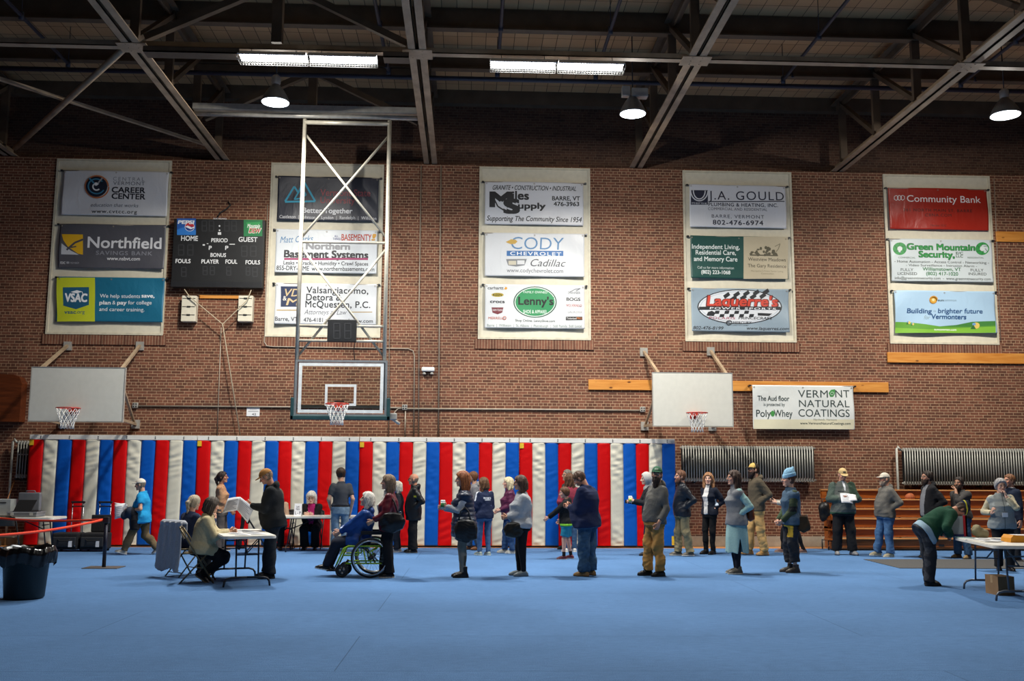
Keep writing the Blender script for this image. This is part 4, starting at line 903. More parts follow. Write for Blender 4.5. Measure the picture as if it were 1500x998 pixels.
def ik(S, W, l1, l2, pole):
    D = W-S; d = float(np.linalg.norm(D)); L = (l1+l2)*.998
    if d > L: D = D*(L/d); d = L; W = S+D
    d = max(d, abs(l1-l2)+.01); u = nrm(D); a = (l1*l1-l2*l2+d*d)/(2*d); h = math.sqrt(max(0, l1*l1-a*a)); p = pole-u*(pole@u)
    return S+u*a+nrm(p)*h, W
def rot(ax, deg):
    a = math.radians(deg); c, s = math.cos(a), math.sin(a)
    return np.array({'x': [[1, 0, 0], [0, c, -s], [0, s, c]], 'y': [[c, 0, s], [0, 1, 0], [-s, 0, c]], 'z': [[c, -s, 0], [s, c, 0], [0, 0, 1]]}[ax], f32)
def tube_np(pts, rs, n=7):
    mb = MB().tube([Vector(map(float, p)) for p in pts], [float(r) for r in rs], n); return mb.v, mb.f
def ball_np(c, r, n=8):
    mb = MB().lathe([(0, -r)]+[(r*math.sin(PI*k/6), -r*math.cos(PI*k/6)) for k in range(1, 6)]+[(0, r)], [float(x) for x in c], 'z', n); return mb.v, mb.f

PRE = dict(side=(.245, .03, .80), front=(.10, .26, 1.02), pocket=(.155, .03, .98), phone=(.07, .30, 1.16), clasp=(.03, .24, 1.02), cup=(.10, .33, 1.22), fold=(-.08, .22, 1.17), hang=(.25, -.02, .8))
SKIN = '#c99a80'

class Person:
    def __init__(s, label, pos, h, face, w=1.0, lean=0, seat=None, Lh='side', Rh='side', Lp=None, Rp=None, Lf=(-.1, .02, 8), Rf=(.1, -.02, -8), head=(0, 0), skin=SKIN, belly=0.0, bust=0.0, thigh=1.0, hips=1.0, curl=.5, group=None, sway=0, gap=0, neck=0, lknee=None, rknee=None, nohands=False, tw=0, hand_dir=None, seed=None, drop=0.0):
        s.t = empty('person', pos, label, 'person', group, math.radians(face)); s.k = k = h/1.75; s.h = h; s.w = w; s.kh = 1.06*k**.55; s.skin = skin; s.nohands = nohands
        s.seed = seed if seed is not None else float(abs(hash(label)) % 97)/9.7 if False else sum(map(ord, label)) % 97/9.7
        s.belly, s.bust, s.thigh, s.hips, s.curl, s.hand_dir = belly, bust, thigh, hips, curl, hand_dir
        pz = (.93*k-drop if seat is None else seat+.09*k); s.hip = V3(sway*k, 0, pz)
        R = rot('z', tw)@rot('x', -lean); s.R = R; s.u = R@V3(0, 0, 1); s.fw = R@V3(0, 1, 0); s.rt = R@V3(1, 0, 0)
        s.nb = s.hip+s.u*(.515*k); sw = .163*k*(w**.5)
        s.sh = {'L': s.hip+s.u*(.448*k)-s.rt*sw, 'R': s.hip+s.u*(.448*k)+s.rt*sw}
        Rl = rot('z', tw*.6)@rot('x', -lean*.65+neck); Hm = Rl@rot('z', head[0])@rot('x', head[1]); s.Rh = Hm
        s.hc = s.nb+Rl@(V3(0, .022, .07)*k)+Hm@(V3(0, .016, .1)*s.kh)
        s.hj = {'L': s.hip+rot('z', tw*.3)@V3(-.092*k*hips, 0, -.01), 'R': s.hip+rot('z', tw*.3)@V3(.092*k*hips, 0, -.01)}
        s.pk = [sd for sd, H in (('L', Lh), ('R', Rh)) if isinstance(H, str) and H == 'pocket']
        s.el, s.wr, s.kn, s.an, s.fa = {}, {}, {}, {}, {}
        for sd, H, pl, sg in (('L', Lh, Lp, -1), ('R', Rh, Rp, 1)):
            q = np.array((PRE[H] if isinstance(H, str) else H)[:3], f32)*k
            if isinstance(H, str) or len(H) == 3: q = q*V3(sg, 1, 1)
            q[0] *= (w**.5 if abs(q[0]) > .15 else 1)
            pole = V3(sg*.55, -1, -.4) if pl is None else np.array(pl, f32)*V3(sg, 1, 1)
            s.el[sd], s.wr[sd] = ik(s.sh[sd], q, .30*k, .265*k, pole)
        for sd, Fq, pl, sg in (('L', Lf, lknee, -1), ('R', Rf, rknee, 1)):
            a = V3(Fq[0]*k, Fq[1]*k, .085*k+(Fq[3] if len(Fq) > 3 else 0)); s.fa[sd] = (Fq[2], Fq[4] if len(Fq) > 4 else 0)
            s.kn[sd], s.an[sd] = ik(s.hj[sd], a, .421*k, .415*k, V3(sg*.12, 1, .3) if pl is None else np.array(pl, f32))
        s.pts = [s.hip, s.nb, s.hc+V3(0, 0, .2), s.hc-V3(0, 0, .2)]+[d[x] for d in (s.sh, s.el, s.wr, s.kn, s.an) for x in 'LR']
        s.lo = np.min(s.pts, 0)-.25; s.hi = np.max(s.pts, 0)+.25
    # --- shapes
    def stations(s, t=0.0, hem=-.12):
        k, w, b, B = s.k, s.w, s.belly, s.bust; H = s.hips
        S = [(-.62, .20*H, .16), (-.14, .172*H, .125), (-.02, .176*H, .13), (.10, .155, .118), (.20, .152, .116), (.31, .162, .12), (.39, .16, .108), (.44, .145, .095), (.475, .105, .08), (.50, .075, .068), (.535, .056, .06)]
        bf = {-.14: .3, -.02: .7, .10: 1, .20: .8, .31: .3}; br = {.20: .25, .31: 1.0, .40: .5}
        return [(u*k, (a*w if u < .45 else a*(w**.5))*k+t, (d*w if u < .45 else d*w**.5)*k+t+(b*bf.get(u, 0)+B*br.get(u, 0))*.5*k, (b*bf.get(u, 0)+B*br.get(u, 0))*.5*k+(.0 if u > .2 else 0)) for u, a, d in S if u >= -.3 or hem < -.3]
    def f_torso(s, P, t=0.0, hem=-.13, top=.535):
        d = d_loft(P, s.hip, s.u, s.rt, s.fw, s.stations(t, hem), False); q = (P-s.hip)@s.u
        return smax(smax(d, hem*s.k-q, .012), q-(top*s.k+t), .02)
    def f_arm(s, P, sd, t=0.0, end=1.0, up=.0):
        k = s.k; w = s.w**.6; a, b, c = s.sh[sd], s.el[sd], s.wr[sd]
        if end <= .5:
            e = a+(b-a)*(end/.5); return smax(d_cap(P, a, b, .053*k*w+t, .042*k*w+t*1.3), (P-e)@nrm(b-a), .01)
        d1 = d_cap(P, a, b, .053*k*w+t, .04*k*w+t); e = b+(c-b)*((end-.5)/.5)
        return smin(d1, smax(d_cap(P, b, c, .041*k*w+t, .027*k*w+t), (P-e)@nrm(c-b)-.005, .008), .02)
    def f_leg(s, P, sd, t=0.0, th=None, loose=0.0):
        k = s.k; w = s.w**.7*s.thigh; a, b, c = s.hj[sd], s.kn[sd], s.an[sd]; g = nrm(c-b)
        calf = b+(c-b)*.3+nrm(np.cross(g, s.rt))*0
        d = smin(d_cap(P, a, b, .088*k*w+t, .056*k*w**.7+t+loose*.5), d_cap(P, b, c, .054*k*w**.7+t+loose*.5, .036*k+t+loose), .03)
        return smin(d, d_cap(P, b+(c-b)*.15, b+(c-b)*.5, .05*k*w**.7+t, .042*k+t), .03) if loose < .02 else d
    def f_head(s, P):
        q = (P-s.hc)@s.Rh/s.kh
        d = d_ell(q, V3(0, -.012, .03), V3(.074, .094, .088)); d = smin(d, d_ell(q, V3(0, .03, -.042), V3(.056, .058, .074)), .03)
        d = smin(d, d_cap(q, V3(-.02, .066, -.096), V3(.02, .066, -.096), .018, .018), .025)
        d = smin(d, d_cap(q, V3(-.032, .074, .026), V3(.032, .074, .026), .013, .013), .012)
        for sx in (-1, 1):
            d = smax(d, -(np.linalg.norm(q-V3(sx*.031, .098, .008), axis=1)-.014), .01); d = smin(d, d_ell(q, V3(sx*.04, .062, -.022), V3(.02, .018, .018)), .015)
        d = smin(d, d_cap(q, V3(0, .088, .014), V3(0, .106, -.02), .0075, .0125), .01); d = smin(d, d_cap(q, V3(-.012, .092, -.024), V3(.012, .092, -.024), .008, .008), .008)
        d = smin(d, d_cap(q, V3(-.019, .083, -.053), V3(.019, .083, -.053), .0065, .0065), .006); d = smin(d, d_cap(q, V3(-.016, .082, -.064), V3(.016, .082, -.064), .0075, .0075), .006)
        for sx in (-1, 1): d = smin(d, d_ell(q, V3(sx*.077, -.006, -.008), V3(.008, .02, .032), rot('z', sx*18)), .008)
        return d*s.kh
    def f_neck(s, P): return d_cap(P, s.nb-s.u*(.02*s.k), s.hc+s.Rh@(V3(0, -.022, -.05)*s.kh), .058*s.k*s.w**.3, .052*s.kh*s.w**.3)
    def hand(s, sd):
        k = s.k; sg = -1 if sd == 'L' else 1; f = nrm(s.wr[sd]-s.el[sd])
        if sd in s.pk: f = nrm(V3(-sg*.55, .1, -.8))
        if s.hand_dir and sd in s.hand_dir: f = nrm(np.array(s.hand_dir[sd], f32))
        up = V3(0, .15, 1) if abs(f[2]) < .75 else V3(0, 1, .1); c = nrm(up-f*(up@f)); n = np.cross(f, c); n = n if n[0]*-sg > 0 else -n
        return f, c, n
    def f_palm(s, P, sd):
        f, c, n = s.hand(sd); k = s.k; M = np.stack([f, c, n], 1); return smin(d_ell(P, s.wr[sd]+f*.048*k, V3(.055, .041, .0175)*k, M), d_cap(P, s.wr[sd]-f*.01, s.wr[sd]+f*.03*k, .024*k, .022*k), .015)
    def fingers(s, sd):
        f, c, n = s.hand(sd); k = s.k; out = []; cu = s.curl if not isinstance(s.curl, dict) else s.curl.get(sd, .5)
        for j, (o, L) in enumerate(((.030, .92), (.011, 1.0), (-.009, .95), (-.028, .76))):
            p = s.wr[sd]+(f*.072+c*o)*k; pts = [p, s.wr[sd]+(f*.096+c*o)*k]; a = 0
            for seg, da in ((.042, .55), (.027, .9), (.022, .6)):
                a += da*cu*1.7; d = nrm(f*math.cos(a)+n*math.sin(a)); pts.append(pts[-1]+d*seg*L*k)
            out.append((*tube_np(pts, [x*k for x in (.0095, .0095, .0088, .0078, .0055)]), s.skin))
        b = s.wr[sd]+(f*.02+c*.026)*k; d1 = nrm(f*.62+c*.7+n*.25); d2 = nrm(f*.85+c*.3+n*.45)
        out.append((*tube_np([b, b+d1*.034*k, b+d1*.034*k+d2*.034*k, b+d1*.034*k+d2*.058*k], [x*k for x in (.014, .0125, .0105, .007)]), s.skin)); return out
    def body(s, brow='#4a3524', lip=None, stubble=None):
        sk = np.array(lin(s.skin), f32)
        def f(P):
            d = s.f_torso(P, -.012); 
            for sd in 'LR':
                d = smin(d, s.f_arm(P, sd), .03); d = smin(d, s.f_leg(P, sd, -.004), .03)
                if not s.nohands: d = smin(d, s.f_palm(P, sd), .012)
            d = smin(d, s.f_neck(P), .02)
            return np.maximum(d, (P-s.hc)@s.u+.07*s.kh)
        v, q = iso(f, s.lo, s.hi, .0135)
        def g(P): return np.maximum(smin(s.f_head(P), s.f_neck(P), .02), -((P-s.hc)@s.u+.105*s.kh))
        v2, q2 = iso(g, s.hc-.17, s.hc+.17, .0062)
        def col(P):
            C_ = np.tile(sk, (len(P), 1)); h = (P-s.hc)@s.Rh/s.kh; fr = h[:, 1] > .06
            m = fr & (np.abs(h[:, 0]) < .022) & (np.abs(h[:, 2]+.058) < .009); C_[m] = np.array(lin(lip), f32) if lip else sk*np.array([.82, .55, .55], f32)
            m = fr & (np.abs(np.abs(h[:, 0])-.033) < .02) & (np.abs(h[:, 2]-.03) < .0062); C_[m] = np.array(lin(brow), f32)
            m = (h[:, 1] > .03) & (np.abs(h[:, 0]) > .028) & (h[:, 2] < -.005) & (h[:, 2] > -.05); C_[m] *= np.array([1.04, .9, .88], f32)
            if stubble: m = (h[:, 1] > .0) & (h[:, 2] < -.04) & ~((np.abs(h[:, 0]) < .022) & (np.abs(h[:, 2]+.058) < .009)); C_[m] = C_[m]*.6+np.array(lin(stubble), f32)*.4
            return C_
        ex = [(v2, q2.tolist(), s.skin)]
        if not s.nohands:
            for sd in 'LR': ex += s.fingers(sd)
        for sx in (-1, 1):
            e = s.hc+s.Rh@(V3(sx*.031, .0745, .009)*s.kh); ex.append((*ball_np(e, .0112*s.kh), '#cfc6bd')); e2 = s.hc+s.Rh@(V3(sx*.031, .0795, .009)*s.kh); ex.append((*ball_np(e2, .0072*s.kh), '#2a1d14'))
        o = dye_mesh('body', v, q, s.skin, 'skin', s.t, ex)
        A = o.data.color_attributes['dye']; n0 = len(v); n1 = len(v2); buf = np.zeros(len(o.data.vertices)*4, f32); A.data.foreach_get('color', buf); buf = buf.reshape(-1, 4); buf[n0:n0+n1, :3] = col(v2); A.data.foreach_set('color', buf.ravel())
        return s
    def part(s, name, fn, col, kind, vox=.011, lo=None, hi=None, parent=None, label=None):
        v, q = iso(fn, s.lo if lo is None else lo, s.hi if hi is None else hi, vox)
        if len(q) == 0: return None
        o = dye_mesh(name, v, q, col, kind, parent or s.t)
        if label: o['label'] = label
        return o
    # --- clothes
    def top(s, col, name='jacket', kind='fleece', t=.02, hem=-.10, end=.97, wr=.007, collar=.0, hood=False, front=None, zones=None, puff=0, noarms=False, arm_col=None, bulge=0.0, hemflare=0.0, cuff=None, wf=14):
        k = s.k
        def f(P):
            d = s.f_torso(P, t, hem, .52)
            for sd in 'LR': a_ = s.hj[sd]; d = smin(d, smax(d_cap(P, a_, a_+(s.kn[sd]-a_)*.4, .09*k*s.w**.7*s.thigh+t+.004, .085*k*s.w**.7*s.thigh+t+.004), hem*k-(P-s.hip)@s.u, .01), .03)
            if hemflare: q = (P-s.hip)@s.u; d = d-hemflare*np.clip((.25*k-q)/(.3*k), 0, 1)
            if not noarms:
                for sd in 'LR': d = smin(d, s.f_arm(P, sd, t*.75, end), .045)
            else:
                d = smin(d, np.minimum(d_ell(P, s.sh['L']-s.u*.03*k+s.rt*.02*k, V3(.07, .07, .06)*k+t), d_ell(P, s.sh['R']-s.u*.03*k-s.rt*.02*k, V3(.07, .07, .06)*k+t)), .03)
            if collar: d = smin(d, smax(d_cap(P, s.nb-s.u*.03*k, s.nb+s.u*(collar*k)+s.fw*.012, .068*k*s.w**.3+t*.4, .066*k*s.w**.3+t*.3), (P-s.nb)@nrm(s.u-s.fw*.25)-collar*k, .008), .012)
            if hood: d = smin(d, d_ell(P, s.nb-s.fw*.075*k+s.u*.015*k, V3(.115, .055, .075)*k), .03); d = smin(d, d_cap(P, s.nb-s.fw*.03*k+s.u*.02*k-s.rt*.05*k, s.nb+s.fw*.07*k-s.u*.03*k-s.rt*.03*k, .028*k, .018*k), .02); d = smin(d, d_cap(P, s.nb-s.fw*.03*k+s.u*.02*k+s.rt*.05*k, s.nb+s.fw*.07*k-s.u*.03*k+s.rt*.03*k, .028*k, .018*k), .02)
            d = d+wrinkle(P, s.seed, wr, wf)+wrinkle(P[:, [1, 2, 0]], s.seed+2, wr*.5, wf*1.9)
            if puff: d = d+puff*(1-np.abs(np.sin(((P-s.hip)@s.u)*PI/.075)))-puff*.3
            return d
        base = np.array(lin(col), f32)
        def cf(P):
            C_ = np.tile(base, (len(P), 1)); q = P-s.hip; X, Y, Zz = (q@s.rt)/k, (q@s.fw)/k, (q@s.u)/k
            if arm_col:
                m = np.zeros(len(P), bool)
                for sd in 'LR': m |= (s.f_arm(P, sd, t*.75+.02, 1) < 0) & (np.abs(X) > .14*s.w**.5)
                C_[m] = lin(arm_col)
            if front: w0, w1, zb, fc = front; m = (Y > .03) & (np.abs(X) < w0+(w1-w0)*np.clip((Zz-zb)/.5, 0, 1)) & (Zz > zb); C_[m] = lin(fc)
            for fn, c in zones or []: C_[fn(X, Y, Zz)] = lin(c)
            return C_
        s.part(name, f, cf, kind); return s
    def trousers(s, col, kind='denim', t=.012, loose=.012, hem=.055, wr=.006, name='trousers', top=.1, cut=None, zones=None, wf=16):
        k = s.k; base = np.array(lin(col), f32)
        def f(P):
            d = s.f_torso(P, t-.002, -.14, top)
            for sd in 'LR':
                l = s.f_leg(P, sd, t, None, loose); b, c = s.kn[sd], s.an[sd]; g = nrm(c-b)
                if cut is not None: a = s.hj[sd]; e = a+(b-a)*cut; l = smax(smin(l, d_cap(P, a, b, .1*k*s.w**.6, .085*k*s.w**.6), .02), (P-e)@nrm(b-a), .01)
                else: l = smax(l, (P-(c-g*hem*k))@g-.06*k, .01)
                d = smin(d, l, .03)
            low = np.clip((s.hip[2]-P[:, 2])/(.8*k), 0, 1); return d+wrinkle(P, s.seed+1, wr*1.0, wf)*(.5+low)+wrinkle(P[:, [1, 2, 0]], s.seed+4, wr*.4, wf*2)
        def cf(P):
            C_ = np.tile(base, (len(P), 1)); 
            for fn, c in zones or []: C_[fn(P[:, 0]/k, P[:, 1]/k, P[:, 2]/k)] = lin(c)
            return C_
        s.part(name, f, cf, kind); return s
    def shoes(s, col, sole='#e6e3dc', boot=0.0, kind='leather', size=1.0, toe=None):
        for sd in 'LR':
            yaw, pit = s.fa[sd]; k = s.k*size; A = s.an[sd]; R = rot('z', yaw)@rot('x', pit); g = A-V3(0, 0, .085*s.k)
            def f(P):
                q = ((P-A)@R)/k+V3(0, 0, .085)
                d = d_cap(q, V3(0, -.045, .036), V3(0, .10, .03), .038, .044); d = smin(d, d_cap(q, V3(0, .10, .028), V3(0, .155, .024), .042, .03), .02)
                d = smin(d, d_cap(q, V3(0, -.015, .07), V3(0, .05, .05), .04, .036), .03)
                if boot: d = smin(d, smax(d_cap(q, V3(0, -.012, .06), V3(0, -.012, .1+boot), .046, .052), q[:, 2]-.085-boot, .01), .025)
                else: d = smax(d, q[:, 2]-.1, .01)
                solep = np.maximum(np.maximum(-q[:, 2], q[:, 2]-.022), smin(d_cap(q*V3(1, 1, 0), V3(0, -.045, 0), V3(0, .1, 0), .043, .048), d_cap(q*V3(1, 1, 0), V3(0, .1, 0), V3(0, .155, 0), .046, .034), .02))
                return np.minimum(np.maximum(d, -q[:, 2]), solep)*k
            def cf(P):
                q = ((P-A)@R)/k+V3(0, 0, .085); C_ = np.tile(np.array(lin(col), f32), (len(P), 1)); C_[q[:, 2] < .02] = lin(sole)
                if toe: C_[(q[:, 1] > .09) & (q[:, 2] >= .02)] = lin(toe)
                return C_
            s.part('shoe', f, cf, kind, .008, A-V3(.28, .28, .15), A+V3(.28, .28, .15+boot))
        return s
    def hair(s, col, style='short', kind='hair', vol=.012, length=.2, back=None, col2=None, grow=0.0, hl=0.0):
        def f(P):
            q = (P-s.hc)@s.Rh/s.kh; sk = smin(d_ell(q, V3(0, -.012, .03), V3(.074, .094, .088)), d_ell(q, V3(0, .0, -.03), V3(.066, .07, .08)), .03)
            ang = np.arctan2(q[:, 0], q[:, 1]); st = .0032*np.sin(ang*34+3*np.sin(q[:, 2]*30))+.004*np.sin(ang*9+q[:, 2]*22+s.seed)
            d = sk-vol+st; face = q[:, 1]*.826-q[:, 2]*.565-(.0278-hl-(.011 if style == 'short' else 0))
            low = {'short': -.07, 'buzz': -.06, 'bald': -.075}.get(style, -.09)
            if style in ('short', 'buzz'): return np.maximum(np.maximum(d, face), low-q[:, 2])*s.kh
            if style == 'bald': return np.maximum(np.maximum(np.maximum(d, q[:, 1]-.03), low-q[:, 2]), q[:, 2]-.035+.25*(q[:, 1]+.09))*s.kh
            d = np.maximum(d, np.maximum(face, low-q[:, 2]))
            if style in ('bob', 'long'):
                L = length
                for sx in (-1, 1):
                    d = smin(d, d_cap(q, V3(sx*.07, -.005, .02), V3(sx*(.078+grow), .0-.02, -.13 if style == 'bob' else -.16), .026+vol*.5, .03+grow)+st*1.5, .03)
                d = smin(d, d_loft(q, V3(0, -.055, 0), V3(0, 0, 1), V3(1, 0, 0), V3(0, 1, 0), [(-L, .045+grow, .02), (-L*.75, .08+grow, .035+vol), (-.1, .09+grow, .05+vol), (0, .085, .05+vol), (.05, .06, .04)])+st*2, .03)
                d = smax(d, -d_ell(q, V3(0, .1, -.03), V3(.06, .08, .1)), .01)
            if style == 'ponytail': d = smin(d, d_cap(q, V3(0, -.1, .03), V3(0, -.135, -.02), .03, .034), .02); d = smin(d, d_cap(q, V3(0, -.135, -.02), V3(0, -.1, -.19), .032, .014)+st, .02)
            if style == 'bun': d = smin(d, d_ell(q, V3(0, -.115, .0), V3(.045, .04, .045)), .01)
            return d*s.kh
        c1 = np.array(lin(col), f32)
        def cf(P):
            q = (P-s.hc)@s.Rh/s.kh; a = np.sin(np.arctan2(q[:, 0], q[:, 1])*23+q[:, 2]*14)[:, None]; b = np.array(lin(col2), f32) if col2 else c1*.75
            return c1+(b-c1)*(.5+.5*a)
        s.part('hair', f, cf, kind, .0068, s.hc-V3(.24, .26, .2+length), s.hc+V3(.24, .24, .2)); return s
    def beard(s, col, long=0.0):
        def f(P):
            q = (P-s.hc)@s.Rh/s.kh; d = smin(d_ell(q, V3(0, .03, -.045), V3(.06, .064, .08)), d_cap(q, V3(0, .06, -.095), V3(0, .07, -.1-long), .034, .026), .03)-.008+.003*np.sin(q[:, 0]*160+q[:, 2]*40)
            if long: d = smin(d, d_cap(q, V3(0, .055, -.1), V3(0, .065, -.12-long), .05, .03), .03)
            m = d_ell(q, V3(0, .1, -.0565), V3(.018, .03, .006)); up = q[:, 2]+.041-np.clip(.02-q[:, 1], 0, .1)*1.0
            return np.maximum(np.maximum(np.maximum(d, up), -m), -q[:, 1]-.012)*s.kh
        s.part('beard', f, col, 'hair', .0065, s.hc-V3(.2, .2, .3+long), s.hc+V3(.2, .2, .1)); return s
    def cap(s, col, brim=None, front=None, back=False, emblem=None, tilt=0):
        brim = brim or col
        def f(P):
            q = ((P-s.hc)@s.Rh@rot('x', tilt))/s.kh; d = d_ell(q, V3(0, -.01, .035), V3(.084, .104, .098)); return np.maximum(d, -(q[:, 2]-.038-.06*q[:, 1]*0))*s.kh
        base = np.array(lin(col), f32)
        def cf(P):
            q = (P-s.hc)@s.Rh/s.kh; C_ = np.tile(base, (len(P), 1))
            if front: C_[q[:, 1] > .0] = lin(front)
            if emblem: C_[(q[:, 1] > .04) & (np.abs(q[:, 0]) < .028) & (np.abs(q[:, 2]-.085) < .014)] = lin(emblem)
            return C_
        o = s.part('cap', f, cf, 'cotton', .0075, s.hc-.22, s.hc+.24)
        def b(P):
            q = ((P-s.hc)@s.Rh@rot('x', tilt))/s.kh; z = q[:, 2]-.048+.12*(q[:, 1]-.08)+1.6*q[:, 0]**2; e = np.sqrt((q[:, 0]/.072)**2+((q[:, 1]-.075)/.09)**2)-1
            return np.maximum(np.maximum(np.abs(z)-.006, e*.07), -(q[:, 1]-.05))*s.kh
        s.part('brim', b, brim, 'cotton', .006, s.hc-.24, s.hc+.26, parent=o); return s
    def beanie(s, col, band=None, tall=.03):
        def f(P):
            q = (P-s.hc)@s.Rh/s.kh; d = d_ell(q, V3(0, -.018, .045), V3(.086, .106, .098+tall)); d = smin(d, d_cap(q, V3(0, -.05, .1), V3(0, -.085, .145+tall), .05, .02), .05)
            c = .042-.25*(q[:, 1]); rib = .0015*np.sin(np.arctan2(q[:, 0], q[:, 1])*60); d2 = np.where(q[:, 2] < c+.055, d-.008, d)
            return np.maximum(d2+rib, c-q[:, 2]*1.0-.005)*s.kh
        def cf(P):
            q = (P-s.hc)@s.Rh/s.kh; C_ = np.tile(np.array(lin(col), f32), (len(P), 1))
            if band: m = np.abs(q[:, 2]-.06+.25*q[:, 1]) < .012; C_[m] = lin(band)
            return C_
        s.part('beanie', f, cf, 'knit', .0075, s.hc-.25, s.hc+.3); return s
    def glasses(s, col='#22201e'):
        mb = MB(); T = lambda *p: [float(x) for x in (s.hc+s.Rh@(V3(*p)*s.kh))]
        for sx in (-1, 1):
            mb.tube([T(sx*.031+.021*math.cos(a), .097, .006+.017*math.sin(a)) for a in [2*PI*i/14 for i in range(14)]], .0022, 5, closed=True)
            mb.tube([T(sx*.052, .096, .01), T(sx*.074, .06, .012), T(sx*.08, -.005, .008)], .002, 5)
        mb.tube([T(-.01, .098, .008), T(.01, .098, .008)], .002, 5); mb.mats = [plain(col, .3)]
        link('glasses', mb.mesh('glasses'), s.t, False); return s
    # world position of a joint, for things held
    def W(s, p): a = s.t.rotation_euler.z; c, n = math.cos(a), math.sin(a); L = s.t.location; return Vector((L.x+c*float(p[0])-n*float(p[1]), L.y+n*float(p[0])+c*float(p[1]), L.z+float(p[2])))
# ------------------------------------------------------------------ folded bleachers along the wall
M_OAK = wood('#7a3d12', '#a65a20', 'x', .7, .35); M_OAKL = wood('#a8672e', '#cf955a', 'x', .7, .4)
def bleachers():
    A = at(1195, 713, 22.9); x0, x1 = A.x, XR-.4; nt_ = 6; z0, zt = .06, 1.33; yf = 22.0; st = (zt-z0)/nt_
    t = empty('bleachers', ((x0+x1)/2, yf, 0), 'folded brown wooden bleachers along the wall under the right radiator', 'bleachers')
    for k in range(nt_):
        y = yf+k*.11; za, zb = z0+k*st, z0+(k+1)*st; xs = x0+(.0 if k == nt_-1 else .16)
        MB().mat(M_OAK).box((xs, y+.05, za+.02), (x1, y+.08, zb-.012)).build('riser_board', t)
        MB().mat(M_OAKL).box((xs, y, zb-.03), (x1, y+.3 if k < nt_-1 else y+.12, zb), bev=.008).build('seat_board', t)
        if k < nt_-1:
            MB().mat(M_OAK).box((x0-.06+.03*k, y+.02, zb-.05), (xs+.02, y+.32, zb-.02)).bar((x0-.02+.03*k, y+.1, zb-.2), (xs-.02, y+.1, zb-.03), .04, .06).build('end_bracket', t)
    e = MB().mat(M_OAK)
    e.box((x0+.1, yf+.09, .02), (x0+.15, yf+.72, .5)).box((x0+.1, yf+.3, .4), (x0+.15, yf+.72, 1.0)).box((x0+.02, yf+.56, .95), (x0+.12, yf+.6, zt-.035)); e.build('end_panel', t)
    f = MB().mat(M_DKMETAL)
    for x in (x0-.02, x0+.12): f.tube([(x, yf+.15, 0), (x, yf+.15, .22)], .014, 6).tube([(x, yf+.55, 0), (x, yf+.55, .22)], .014, 6)
    f.tube([(x0-.02, yf+.15, .2), (x0+.14, yf+.15, .2)], .012, 6).tube([(x0-.02, yf+.55, .2), (x0+.14, yf+.55, .2)], .012, 6); f.build('steel_foot', t)
    h = MB().mat(M_BLACK)
    for x in (7.6+3, 7.6+5.0): h.box((x-.12, yf+.048-.01, .1), (x+.0, yf+.05, .14))
    h.build('finger_slot', t)
    p = at(1333, 727, yf+.11*4+.15)
    b = empty('basketball', (p.x, yf+.11*4+.19, z0+5*st+.03), 'orange basketball resting on the upper bleacher seat', 'ball')
    MB().mat(plain('#a8562c', .7, 0, .15, 30, .4, 300)).lathe([(0, -.12)]+[(.12*math.sin(PI*k/14), -.12*math.cos(PI*k/14)) for k in range(1, 14)]+[(0, .12)], b.location, n=28).build('shell', b)
    s = MB().mat(M_BLACK).ring(b.location, .1205, .0022, 'x').ring(b.location, .1205, .0022, 'y').ring(b.location, .1205, .0022, 'z'); s.build('seams', b)
    q = at(1199, 748, yf-.02)
    g = empty('backpack', (x0-.1, yf+.12, q.z-.22), 'black backpack hanging on the left end of the bleachers', 'backpack')
    c = np.array([0, 0, .2], f32)
    v, f_ = iso(lambda P: smin(smin(d_ell(P, V3(0, .0, .25), V3(.13, .1, .15)), d_ell(P, V3(-.03, 0, .1), V3(.09, .08, .12)), .05), d_ell(P, V3(.04, -.05, .2), V3(.08, .06, .1)), .02)+wrinkle(P, 3, .016, 18), (-.3, -.3, -.1), (.3, .3, .5), .012)
    dye_mesh('bag_body', v, f_, '#141416', 'nylon', g)
    MB().mat(M_BLACK).tube([g.location+Vector((-.04, .02, .38)), g.location+Vector((0, .06, .47)), g.location+Vector((.12, .1, .46)), g.location+Vector((.06, .02, .38))], .012, 6).build('strap', g)
bleachers()
tag(MB().mat(plain('#4a4a4a', .95, 0, .15, 40, .3, 200)).prism([(*fl(1265, 820)[:2], .001), (*fl(1318, 833)[:2], .001), (*fl(1500, 834)[:2], .001), (*fl(1500, 820)[:2], .001)], (0, 0, .008)).build('floor_mat'), 'dark grey runner mat on the carpet in front of the bleachers', 'mat')

